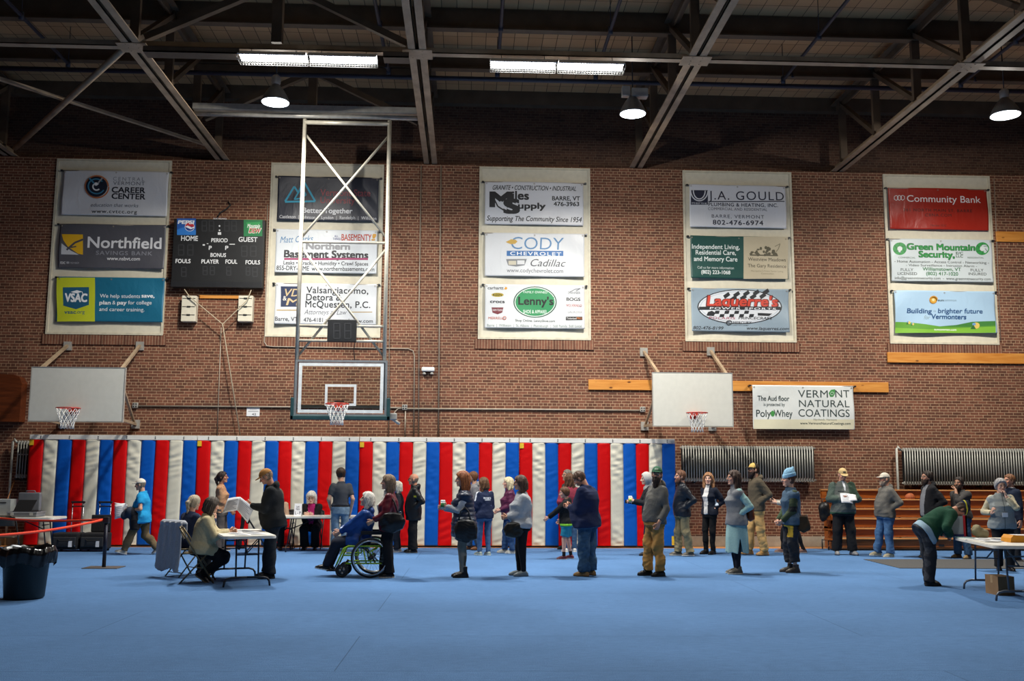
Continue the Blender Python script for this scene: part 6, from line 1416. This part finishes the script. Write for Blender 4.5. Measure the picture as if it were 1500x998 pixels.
p = Person('person in a cream sweater seated on a folding chair at the left table', Vector((CA.location.x+.02, CA.location.y, 0)), 1.60, 284, seat=.435, lean=9, w=1.18, belly=.05, Lh=(.08, .46, .82, 0), Rh=(.12, .44, .81), Lf=(-.1, .10, 5, .03, -30), Rf=(.1, .04, -5, .05, -35), head=(18, -6), hips=1.1, bust=.05)
p.body().top('#bcae8a', 'sweater', 'knit', .03, -.10, .96, .009).trousers(BLK, 'cotton', .012, .015).shoes('#1c1b1c', '#a08a66').hair('#3a3029', 'bob', length=.14, vol=.02, col2='#544a40')
p = Person('person with grey blond hair and a navy top seated beside the cream sweater', Vector((CB.location.x+.0, CB.location.y+.03, 0)), 1.58, 318, seat=.445, lean=4, w=1.1, Lh=(.16, .34, .8), Rh=(.10, .46, .98), Lf=(-.1, .34, 5), Rf=(.1, .3, -5), head=(10, -8), belly=.04)
p.body().top('#1d2740', 'sweater', 'knit', .022, -.1, .96).trousers(BLK, 'cotton').shoes('#2b2b2d').hair('#8f8577', 'ponytail', vol=.014, col2='#b9a98c')
p = who('person in a tan patterned top with a dark ponytail standing by the mats', 322, 808, 690, 272, w=.95, Lh=(.03, .22, .9), Rh=(.05, .2, .9), bust=.05, head=(0, 2), lean=-4, curl=.8, skin='#b98468')
p.body().top('#b08663', 'blouse', 'cotton', .014, -.08, .96, .008, zones=[(lambda X, Y, Z: np.sin(X*60+Z*40)*np.sin(Z*55-Y*50) > .45, '#a5755a')]).trousers('#57504c', 'cotton', loose=.03).shoes('#2b2725').hair('#2a1c18', 'ponytail', vol=.012).glasses('#6a2a22')
p = who('person in a tan cap and black hooded jacket standing at the left table', 399, 847, 686, 93, adj=-.01, w=1.16, belly=.07, lean=7, Lh=(.10, .37, 1.15), Rh=(.07, .38, 1.14), head=(0, -24), Lf=(-.1, .03, 6), Rf=(.1, .10, -6), curl=.75, skin='#c58e74')
p.body().top('#1b1d1f', 'hooded_jacket', 'fleece', .028, -.14, .97, .009, hood=True).trousers('#1d2228', 'denim', loose=.045, wr=.008).shoes('#15130f', '#231f1b').cap('#a2713c', tilt=-2).hair('#8a7562', 'buzz', vol=.004)
a = p.W(p.wr['L']+V3(0, .07, 0)); Wp = lambda x, z, y=0: a+Vector((x, y, z))
sheet_of('open white sheet held out by the man in the tan cap', 'held_papers', (Wp(-.36, -.13, -.02), Wp(-.12, -.08, -.06), Wp(-.09, .13, -.02), Wp(-.30, .1, .04)), curl=.02, lines=7); sheet_of('folded half of the sheet hanging from the hand of the man in the tan cap', 'held_papers', (Wp(-.12, -.08, -.06), Wp(.05, -.27, -.08), Wp(.13, -.04, -.03), Wp(-.09, .13, -.02)), curl=.02, lines=7)

# --- the far table
p = Person('person in dark clothes seated at the far table, mostly hidden behind the tan cap man', Vector((at(407, 790, 22.2).x, 22.2, 0)), 1.64, 180, seat=.45, lean=10, Lh=(.12, .42, .80), Rh=(.12, .42, .80), Lf=(-.12, .3, 8), Rf=(.12, .3, -8))
p.body().top('#a58a76', 'sweater', 'knit', .02, -.1).trousers(BLK, 'cotton', loose=.03).shoes(BLK, BLK).hair('#6a5a4c', 'bob', length=.14)
p = Person('person with curly white hair and a black cardigan over pink seated at the far table', Vector((at(457, 790, 22.2).x, 22.2, 0)), 1.60, 180, seat=.45, lean=22, w=1.12, Lh=(.02, .40, .80, 0), Rh=(.03, .42, .79), Lf=(-.12, .3, 8), Rf=(.12, .3, -8), head=(0, -8), bust=.05, skin='#d8b3a0')
p.body().top('#161518', 'cardigan', 'knit', .024, -.1, .78, front=(.05, .09, .1, '#b82a78')).trousers('#121214', 'cotton', loose=.05).shoes(BLK, BLK).hair('#d9d6d0', 'bob', length=.1, vol=.026, col2='#b8b4ae').glasses()
p = who('person in a dark grey t-shirt and jeans seen from behind at the far table', 497, 811, 684, 14, w=.95, Lh=(.2, .16, .95), Rh=(.22, .02, .86), head=(14, -8), lean=2)
p.body().top('#3d3f44', 't_shirt', 'cotton', .018, .045, .36, .007).trousers('#6e8496', 'denim', loose=.02, wr=.008, zones=[(lambda x, y, z: z > .95, '#1d1a18')]).shoes('#3a3026').hair('#3a2a1e', 'short', vol=.014)

# --- wheelchair group
p = Person('person with white hair in a bright blue jacket sitting in the wheelchair', Vector((WC.x-.17, WC.y, 0)), 1.60, 90, seat=.50, lean=-11, w=1.2, belly=.10, Lh=(.05, .40, .74), Rh=(.03, .43, .75), Lf=(-.1, .58, 4, .10, 10), Rf=(.1, .54, -4, .10, 10), head=(0, 0), neck=4, hips=1.05, skin='#d9b09c', bust=.04)
p.body().top('#173f80', 'jacket', 'nylon', .03, -.13, .95, .010, collar=.03, front=(.015, .02, .0, '#b7c6da'), hood=True).trousers('#1c2130', 'cotton', loose=.024).shoes('#151416', '#d6d2cc').hair('#d8d5cd', 'bob', length=.10, vol=.022, col2='#bdb8ae')
p = who('person in a maroon jacket with long fair brown hair pushing the wheelchair', 568, 846, 695, 90, w=1.08, bust=.06, Lh=(.16, .27, .965), Rh=(.2, .27, .965), head=(0, 2), hips=1.06, belly=.03, Lf=(-.1, -.04, 6), Rf=(.1, .08, -6), curl=.9)
p.body().top('#5a1522', 'jacket', 'nylon', .024, -.13, .93, .010, collar=.02, front=(.05, .11, -.2, '#d8d4cc'), zones=[(lambda X, Y, Z: (Y > .1) & (np.abs(X+.075) < .03) & (np.abs(Z-.36) < .008), '#d9b8b8')]).trousers('#111114', 'cotton', loose=.032, wr=.005).shoes('#17181a', '#cfcac0').hair('#6b5743', 'long', length=.22, vol=.018, col2='#85705a')
handbag('shoulder_bag', 'large black shoulder bag on the person in maroon behind the wheelchair', p, (-.27, -.08, .97), (.075, .2, .16), '#151416', [(-.27, .06, 1.08), (-.22, .04, 1.3), (-.17, .0, 1.44), (-.2, -.1, 1.3), (-.27, -.18, 1.08)], 3)
p = who('person with white hair in dark clothes hidden behind the maroon jacket', 582, 809, 705, 90, w=.95)
p.body().top('#2b2d35', 'coat', 'fleece', .022, -.16).trousers('#20242e', 'denim').shoes('#8f8f92').hair('#d5cfc0', 'bob', length=.14)
p = who('balding person in a black jacket and trousers standing before the mats', 606, 810, 694, 94, w=1.08, belly=.07, Lh='pocket', Rh='pocket', adj=.01, skin='#c98e72', Lf=(-.08, .0, 6), Rf=(.1, .04, -6))
p.body().top('#17181a', 'jacket', 'nylon', .026, -.2, .97, .010, collar=.04, hood=True, zones=[(lambda X, Y, Z: (X < -.16) & (np.abs(Y) < .03) & (np.abs(Z-.32) < .02), '#b9b32c')]).trousers('#141417', 'cotton', loose=.035).shoes('#161516', '#5a5650').hair('#7c6d60', 'bald', vol=.005).glasses()

# --- middle of the queue
p = who('person with red hair in a navy puffer vest holding a green cup', 679, 846, 690, 92, bust=.07, hips=1.08, w=1.04, Lh=(.03, .30, 1.17), Rh=(.08, .34, 1.14), head=(4, -2), Lf=(-.07, .0, 4), Rf=(.08, .02, -4), curl=.75, skin='#d2a48c')
p.body().top('#a9adb3', 'sweater', 'knit', .016, -.06, .96, .008).top('#222b40', 'puffer_vest', 'nylon', .036, -.2, .9, .004, collar=.05, puff=.012, noarms=True, hemflare=.05).trousers('#78746a', 'cotton', .006, .0, wr=.003, zones=[(lambda x, y, z: (z < .36) & (z > .2) & (y < .0), '#4a473f')]).shoes('#141414', '#1a1918', .10).hair('#7d4426', 'long', length=.26, vol=.024, col2='#a8663a', grow=.01)
cup_at(p, 'white lidded coffee cup with a green sleeve held by the red haired person', '#e9e7e2', '#2f7d3c')
handbag('tote_bag', 'large black tote bag on the arm of the red haired person', p, (-.25, -.02, .80), (.085, .19, .19), '#17181a', [(-.27, .1, .95), (-.26, .07, 1.1), (-.24, -.0, 1.17), (-.24, -.06, 1.1), (-.27, -.1, .95)], 5)
p = who('person in a grey hoodie and jeans half hidden behind the red haired person', 694, 806, 690, 95, Lh='side', Rh='phone', w=1.02, Lf=(-.1, -.1, 6), Rf=(.1, .1, -6))
p.body(stubble='#6a4a34').top('#77777a', 'hoodie', 'fleece', .022, -.1, hood=True).trousers('#3b4a5c', 'denim', loose=.025).shoes('#6a4226', '#3c2c20').hair('#6a4228', 'short')
p = who('person in a navy pullover with white shoulder stripes seen from behind', 709, 814, 699, 32, w=1.05, hips=1.08, Lh=(.14, .26, 1.0), Rh=(.14, .26, 1.0), head=(20, -4), bust=.04, Lf=(-.09, .05, 6), Rf=(.09, -.04, -6))
p.body().top('#1a2440', 'pullover', 'cotton', .022, -.09, .93, .009, zones=[(lambda X, Y, Z: (np.abs(X) > .1) & (np.abs(X) < .36) & (np.abs(Y+.005) < .022) & (Z > .30), '#d3d6dc'), (lambda X, Y, Z: (Y < -.05) & (np.abs(X) < .1) & (np.abs(Z-.365) < .013) & (np.sin(X*190) > -.45), '#cfd3da'), (lambda X, Y, Z: (Y < -.05) & (np.abs(X) < .075) & (np.abs(Z-.328) < .013) & (np.sin(X*170+1) > -.45), '#cfd3da')]).trousers('#3f5c80', 'denim', .008, .004).shoes('#7f8a84', '#c6ccc4').hair('#4a3222', 'long', length=.16, vol=.014, col2='#6a4a30')
p = who('person with pale blond hair in a purple jacket and blue jeans', 746, 811, 699, 92, w=1.06, bust=.06, belly=.04, Lh=(.12, .22, 1.0), Rh=(.06, .26, .98), hips=1.06, Lf=(-.09, -.07, 6), Rf=(.09, .1, -6), skin='#d2a38e')
p.body().top('#52213f', 'jacket', 'nylon', .026, -.13, .95, .010, collar=.05).trousers('#2c4a72', 'denim', loose=.022, wr=.009).shoes('#b5b2a8', '#dad7d0').hair('#d5c9a8', 'bob', length=.17, vol=.018, col2='#b9a984')
p = who('person in a pale grey sweatshirt and black leggings with shoulder length brown hair', 765, 844, 696, 92, w=1.14, bust=.06, hips=1.16, belly=.06, Lh=(.05, .27, 1.03), Rh=(.03, .28, 1.04), Lf=(-.08, -.02, 5), Rf=(.08, .05, -5), curl=.8, thigh=1.1, head=(0, -4))
p.body().top('#a7aaae', 'sweatshirt', 'fleece', .026, -.08, .96, .010).trousers('#131316', 'cotton', .006, 0, wr=.002).shoes('#6a7478', '#40505e').hair('#4a352a', 'bob', length=.15, vol=.017, col2='#5f463a').glasses()
handbag('crossbody_bag', 'dark olive crossbody bag in front of the grey sweatshirt', p, (-.19, .17, .82), (.07, .16, .12), '#1f1e18', [(-.19, .05, .93), (-.2, -.02, 1.2), (-.12, -.03, 1.42)], 8)
p = who('grey haired person behind the long brown hair, mostly hidden by the mats group', 833, 805, 687, 112, w=1.05, Lh='pocket', Rh='pocket', Lf=(-.1, .16, 8), Rf=(.1, -.05, -8), skin='#bf8e76')
p.body().top('#4a4844', 'jacket', 'cotton', .024, -.14, collar=.03).trousers('#1c1e26', 'denim').shoes(BLK, BLK).hair('#6f675e', 'short', vol=.009).glasses()
p = who('person in a rose red sweater with long brown hair seen from behind the boy', 835, 809, 693, 12, w=1.02, bust=.04, hips=1.05, Lh=(.2, .12, .98), Rh=(.16, .22, 1.05))
p.body().top('#7d2b3c', 'sweater', 'knit', .022, -.1, .96).trousers('#34506f', 'denim', .01, .008).shoes('#b8b4ae').hair('#4a3224', 'long', length=.27, vol=.014, col2='#63442e')
p = who('boy in a black hoodie and teal shorts stretching one arm out', 830, 819.5, 714, 80, w=1.05, Lh=(.12, .50, .98), Rh=(.2, .15, .95), Lf=(-.1, .06, 10), Rf=(.14, -.10, -25), head=(5, -8), curl=.35, belly=.03, skin='#d3a08a')
p.body().top('#17181a', 'hoodie', 'fleece', .026, -.09, .96, .009, hood=True, zones=[(lambda X, Y, Z: Z < -.055, '#86c83c')]).trousers('#237b96', 'cotton', .02, .03, top=.05, name='shorts', cut=.86).shoes('#5a1f2a', '#d8cfc8').hair('#5a3a24', 'short', vol=.018)
for sd in 'LR':
    b, c = p.kn[sd], p.an[sd]; p.part('sock', lambda P: np.maximum(d_cap(P, b+(c-b)*.74, c, .043*p.k, .042*p.k), -((P-(b+(c-b)*.74))@nrm(c-b))), '#1c1a1c', 'knit', .009, c-.2, c+.25)
p = who('large person in a navy jacket and baggy jeans with bowed head', 862, 844, 689, 58, adj=-.02, w=1.34, belly=.12, lean=4, Lh=(.08, .32, 1.12), Rh=(.06, .33, 1.12), head=(18, -28), neck=-8, Lf=(-.12, .02, 10), Rf=(.12, .0, -8), hips=1.05, skin='#c78f76')
p.body(stubble='#6a4a34').top('#1a2342', 'jacket', 'cotton', .03, -.13, .97, .009, collar=.05).trousers('#33506a', 'denim', loose=.042, wr=.013, wf=18).shoes('#8a6a42', '#5a4630').hair('#5a4030', 'buzz', vol=.008)
phone_at(p, 'L', 'dark phone held by the large person in the navy jacket')

# --- in front of the right end of the mats
p = who('person with a pale hood and black coat behind the bearded man', 951, 814, 692, 90, w=.95, Lh=(.1, .34, 1.16), Rh=(.04, .38, 1.13), head=(0, -6), skin='#d6aa94', curl=.8, Lf=(-.08, .05, 5), Rf=(.08, -.05, -5))
p.body().top('#1d1d22', 'coat', 'fleece', .026, -.16, .96).trousers('#1c2438', 'denim', loose=.02).shoes(BLK, BLK)
def fhood(P):
    q = (P-p.hc)@p.Rh/p.kh; d = np.abs(d_ell(q, V3(0, -.015, .01), V3(.098, .115, .13)))-.009; d = np.maximum(d, q[:, 1]*.93-q[:, 2]*.25-.045); return smin(d, d_cap(q, V3(0, -.05, -.13), V3(0, -.01, -.19), .07, .085), .03)*p.kh
p.part('hood', fhood, '#b2b0ac', 'fleece', .0085, p.hc-.32, p.hc+.3); p.hair('#b9b4aa', 'short', vol=.01)
cup_at(p, 'white paper cup with a yellow green band held in front of the pale hood', '#e6e4de', '#a8b84a'); phone_at(p, 'R', 'black phone held out in front of the pale hood')
p = who('bearded person in a green cap and grey hoodie facing the camera', 961, 844, 682, 106, w=1.12, Lh=(.238, .06, .86), Rh='pocket', hand_dir={'L': (.25, .25, -.9)}, head=(54, 0), Lf=(-.09, -.04, 10), Rf=(.09, .10, 0), belly=.05, lean=-6, sway=0, skin='#b98a72', curl=.7)
p.body().top('#5b5955', 'hoodie', 'fleece', .026, -.08, .9, .010, hood=True, zones=[(lambda X, Y, Z: (Y > .06) & (np.abs(X) < .008) & (Z > .05), '#77756f')]).trousers('#a0773f', 'cotton', loose=.034, wr=.013, wf=17).shoes('#131314', '#1d1c1c').cap('#2f5a42', emblem='#7f8f80').beard('#2a1d17', .075).hair('#2a1d17', 'short', vol=.005)
p = who('person with glasses in a black softshell jacket and khaki trousers', 1001, 815, 688, 95, w=1.06, Lh='pocket', Rh='pocket', Lf=(-.1, -.12, 5), Rf=(.1, .08, -5), belly=.05, skin='#c8947c')
p.body(stubble='#7a4a34').top('#161b24', 'softshell_jacket', 'nylon', .024, -.11, .95, .008, collar=.06).trousers('#84785a', 'cotton', loose=.03, wr=.010).shoes('#5c564c', '#cfcac0').hair('#6a4632', 'short', vol=.012).glasses('#8a8d92').beard('#7a5240')
p = who('person with long strawberry blond hair in a navy jacket over a white top', 1041, 812, 692, 128, w=.93, bust=.05, Lh='pocket', Rh='pocket', head=(30, 0), Lf=(-.07, .0, 8), Rf=(.08, .06, -4), skin='#d6aa94')
p.body(lip='#9a4a48').top('#151a28', 'jacket', 'cotton', .022, -.07, .93, .008, collar=.03, front=(.045, .06, -.3, '#cfcdcc'), zones=[(lambda X, Y, Z: (X < -.17) & (Y > -.02) & (Y < .03) & (Z > .12) & (Z < .26), '#b9c4d2')]).trousers('#121214', 'cotton', .008, .004).shoes('#1c1a1c', '#1c1a1c', .08).hair('#80563a', 'long', length=.28, vol=.02, col2='#a57c58', grow=.008)
p = who('person in a grey vest over a long teal dress with dark hair', 1081, 841, 688, 94, bust=.05, w=1.02, hips=1.08, Lh='pocket', Rh='pocket', Lf=(-.07, .02, 5), Rf=(.08, .0, -5), skin='#c99a82')
p.body().top('#93b5b2', 'dress_top', 'knit', .014, -.1, .95, .006).top('#747578', 'vest', 'fleece', .03, -.08, .9, .007, collar=.05, noarms=True, hemflare=.02).trousers('#141722', 'cotton', .006, 0, wr=.002).shoes('#5a564e', '#d8d2c2', .05)
def skirt(P):
    d = d_loft(P, p.hip, V3(0, 0, 1), V3(1, 0, 0), V3(0, 1, 0), [(-.57*p.k, .235*p.k, .19*p.k), (-.3*p.k, .225*p.k, .185*p.k), (-.05*p.k, .205*p.k, .165*p.k), (.06*p.k, .19*p.k, .15*p.k)]); a = np.arctan2(P[:, 0], P[:, 1]); fl_ = np.clip((p.hip[2]-P[:, 2])/.6, 0, 1)
    d = d+.008*np.sin(a*7+1)*fl_; sl = np.maximum(np.maximum(P[:, 0], np.abs(P[:, 1]-.02)-.05*np.clip((.62*p.k-P[:, 2])/.3, 0, 1)), P[:, 2]-.62*p.k); d = smax(d, -sl, .01); inner = d_loft(P, p.hip, V3(0, 0, 1), V3(1, 0, 0), V3(0, 1, 0), [(-.7*p.k, .20*p.k, .155*p.k), (-.3*p.k, .19*p.k, .15*p.k), (-.2*p.k, .13, .1)])
    return smax(d, -inner, .008)
p.part('dress_skirt', skirt, '#93b5b2', 'knit', .0105); p.hair('#35261f', 'long', length=.25, vol=.014, col2='#4a3529')
handbag('crossbody_bag', 'rust brown leather bag on the back of the teal dress', p, (-.06, -.22, 1.03), (.09, .05, .13), '#7a3a1c', [(-.06, -.2, 1.15), (-.1, -.12, 1.38), (-.08, .05, 1.42)], 4)
p = who('person in a tan and black cap, olive hoodie and tan work trousers', 1110, 814, 677, 97, w=1.04, Lh='pocket', Rh='pocket', Lf=(-.1, -.10, 6), Rf=(.1, .13, -6), head=(2, 0), skin='#b98a70')
p.body().top('#544b3d', 'hoodie', 'fleece', .024, -.08, .96, .009, hood=True).trousers('#b8925c', 'cotton', loose=.034, wr=.012, wf=18).shoes('#9a7444', '#6a4f34', .04).cap('#2a2520', brim='#2a2520', front='#c9a860').beard('#2a1c15', .02).hair('#2a1c15', 'short', vol=.008)
p = who('person in a light blue beanie and denim vest over a green jacket', 1162, 839, 687, 93, adj=.06, w=1.02, bust=.03, Lh=(.09, .22, .90), Rh=(.05, .23, .9), hand_dir={'L': (.5, .3, -.7), 'R': (-.5, .3, -.7)}, Lf=(-.06, -.02, 4), Rf=(.08, .03, -4), hips=1.05, skin='#d2a28c', curl=.9)
p.body().top('#3c4a34', 'jacket', 'cotton', .022, -.1, .97, .009, arm_col='#3a4430', zones=[(lambda X, Y, Z: (X < -.16) & (Z > .13) & (Z < .22), '#17181a')]).top('#3f5468', 'denim_vest', 'denim', .034, -.09, .9, .008, collar=.04, noarms=True).trousers('#26282e', 'cotton', loose=.04, wr=.014, hem=.16, zones=[(lambda x, y, z: (y > .05) & (z > .62) & (z < .83) & (x < .02), '#c9a032')]).shoes('#3a3634', '#3a3634', .06).beanie('#88b4d0', tall=.05).hair('#5a3a28', 'short')
handbag('pouch_bag', 'brown pouch bag behind the hip of the blue beanie', p, (-.16, -.15, .86), (.07, .1, .14), '#3d3020', [(-.16, -.1, .98), (-.15, .02, 1.2)], 6, 'cotton')
p = who('person in black leggings mostly hidden behind the blue beanie', 1161, 810, 694, 92, w=.92, Lh=(.08, .36, 1.12), Rh=(.04, .4, 1.16), Lf=(-.08, -.22, 5), Rf=(.08, .2, -5), skin='#d6aa94', drop=.03)
p.body().top('#b9b4aa', 'jacket', 'fleece', .02, -.08).trousers('#141418', 'cotton', .006, 0).shoes('#8a6a60', '#c9b8ae').hair('#4a3226', 'bob', length=.15)
phone_at(p, 'R', 'pale phone held out in front of the blue beanie')

# --- by the bleachers
p = who('heavy person in a tan cap and grey green fleece reading papers by the bleachers', 1237, 813, 684, 178, w=1.26, belly=.10, Lh=(.05, .27, 1.14), Rh=(.08, .25, 1.12), head=(0, -22), Lf=(-.15, .05, 14), Rf=(.15, .0, -14), skin='#c9957e', Lp=(.9, -.4, -.4), Rp=(.9, -.4, -.4))
p.body().top('#585d5a', 'fleece_jacket', 'fleece', .03, -.10, .96, .010, collar=.03, arm_col='#46534c', front=(.012, .05, .36, '#c9cdd2'), zones=[(lambda X, Y, Z: (np.abs(X-.08) < .06) & (Y > .05) & (np.abs(Z-.34) < .012), '#22262c'), (lambda X, Y, Z: Z < -.075, '#2d4a3a'), (lambda X, Y, Z: (X < -.08) & (Z > .2), '#34483c')]).trousers('#141519', 'cotton', loose=.05, wr=.006).shoes('#8a8a8c', '#40404a').cap('#c2a878', emblem='#33302c')
a = p.W((p.wr['L']+p.wr['R'])/2+V3(0, .13, .04)); Wp = lambda x, z, y=0: a+Vector((x, y, z))
sheet_of('white papers read by the person in the tan cap by the bleachers', 'held_papers', (Wp(-.14, -.12, .0), Wp(.1, -.14, .0), Wp(.12, .05, .12), Wp(-.12, .07, .12)), lines=6, curl=.02); sheet_of('second white sheet under the papers of the person in the tan cap', 'held_papers', (Wp(.02, -.1, .02), Wp(.2, -.08, .02), Wp(.2, .04, .1), Wp(.03, .05, .1)), curl=.02)
p = who('person in a white cap, grey hoodie and blue jeans before the bleachers', 1301, 816, 692, 98, w=1.14, belly=.09, Lh='pocket', Rh='pocket', Lf=(-.1, .0, 8), Rf=(.14, .16, -2), skin='#c9937a', head=(0, -2), lean=-3)
p.body().top('#66635e', 'hoodie', 'fleece', .028, -.1, .97, .010, hood=True).trousers('#456891', 'denim', loose=.03, wr=.012, wf=18).shoes('#b0a488', '#cfc8b8').cap('#c4beb0').hair('#8a7c6c', 'buzz', vol=.005).beard('#a08a78')
p = who('dark bearded person with glasses in an open black hoodie', 1366, 818, 689, 96, w=1.06, Lh='pocket', Rh='pocket', Lf=(-.1, .15, 6), Rf=(.1, .05, -6), belly=.04, skin='#c29078')
p.body().top('#1b1b1e', 'hoodie', 'fleece', .026, -.09, .97, .009, hood=True, front=(.07, .075, -.3, '#7f8084')).trousers('#20222a', 'denim', loose=.02).shoes(BLK, BLK).hair('#2a211c', 'short', vol=.016).beard('#3a2c24', .012).glasses('#17171a')
p = who('bearded person in a dark grey sweater with a hand raised to the mouth', 1412, 818, 698, 116, w=1.2, belly=.05, Lh=(-.02, .18, 1.47, 0), Rh=(-.12, .24, 1.17), Lp=(.5, .2, -1), Lf=(-.14, .04, 10), Rf=(.14, .0, -10), head=(10, -2), skin='#a87c64', hand_dir={'L': (.5, -.3, .8), 'R': (-1, .1, .1)}, curl=.9)
p.body().top('#403e3d', 'sweater', 'knit', .024, -.06, .78, .008).trousers('#33506f', 'denim', loose=.03, wr=.01).shoes('#4a3826', '#2e2620', .04, toe='#8a7048').hair('#2c2420', 'short', vol=.012).beard('#3a2c24', .008)
p = who('person at the right edge with reddish hair and a navy sweater over a white collar', 1488, 822, 694, 98, w=1.1, skin='#c58f76')
p.body(stubble='#8a5a3c').top('#172033', 'sweater', 'knit', .024, -.1, collar=.015).trousers('#22262e', 'denim').shoes(BLK).hair('#7a5236', 'short', vol=.012)
p.part('shirt_collar', lambda P: smax(d_cap(P, p.nb-p.u*.02, p.nb+p.u*.035, .078*p.k, .07*p.k), (P-p.nb)@p.u-.045, .01), '#d3d6da', 'cotton', .008, p.nb-.2, p.nb+.2)
p = who('grey haired clerk in a grey vest and name tag behind the right table', 1472, 836, 701, 164, w=1.16, bust=.06, belly=.07, Lh=(-.05, .24, 1.42, 0), Rh=(.2, .2, 1.1), Lp=(.9, -.2, -1), hips=1.08, skin='#d0a48e', hand_dir={'L': (.2, -.35, .9), 'R': (.0, .6, .8)}, curl=.85, head=(8, -6))
p.body().top('#b7ad92', 'sweater', 'knit', .018, -.08, .95, .008).top('#858b8b', 'vest', 'fleece', .034, -.12, .9, .008, collar=.03, noarms=True, front=(.004, .004, -.2, '#4a4e4e')).trousers('#15161a', 'cotton', loose=.03).shoes(BLK, BLK).hair('#8d8a88', 'short', vol=.024, col2='#a5a2a2').glasses('#4a3038')
cdn = [p.W(x) for x in (p.nb+V3(-.05, .05, 0), p.nb+V3(-.04, .17, -.15), p.nb+V3(0, .235, -.30), p.nb+V3(.04, .17, -.15), p.nb+V3(.05, .05, 0))]
t = held('name_tag', 'white name tag on a cord around the neck of the vest clerk', 'name tag', cdn[2]); MB().mat(plain('#b9bcc0', .5)).tube(cdn, .004, 5).build('lanyard', t); c = cdn[2]; MB().mat(M_PAPER).box((c.x-.05, c.y-.012, c.z-.075), (c.x+.05, c.y-.006, c.z)).build('card', t)
p = who('person in a dark green sweater and navy beanie bending over the right table', 1360, 858, None, 270, h=1.60, w=1.2, lean=57, Lh=(.10, .36, .83), Rh=(.14, .34, .83), Lf=(-.1, .06, 4), Rf=(.1, -.02, -4), head=(0, -14), neck=-22, belly=.03, skin='#c58f76', Lp=(.6, -.6, -.3), Rp=(.6, -.6, -.3), hips=1.02)
p.hip = p.hip
p.body().top('#17402e', 'sweater', 'knit', .034, .0, .96, .008, collar=.02).top('#8fa8b8', 'shirt', 'cotton', .016, -.11, .3, .003, noarms=True).trousers('#1f2229', 'cotton', loose=.032, wr=.014, zones=[(lambda x, y, z: np.sin(x*21+z*13)*np.sin(z*17-y*19) > .35, '#34363c')]).shoes('#131314', '#131314', .05).beanie('#18223f', '#c9c23a', tall=.0).hair('#4a3a30', 'buzz', vol=.006)
pn = p.W(p.wr['L']+p.hand('L')[0]*.1); t = held('pen', 'thin pen in the hand of the person bending over the right table', 'pen', pn); MB().mat(M_BLACK).tube([pn+Vector((0, 0, -.03)), pn+Vector((-.03, .02, .09))], .005, 6).build('barrel', t)
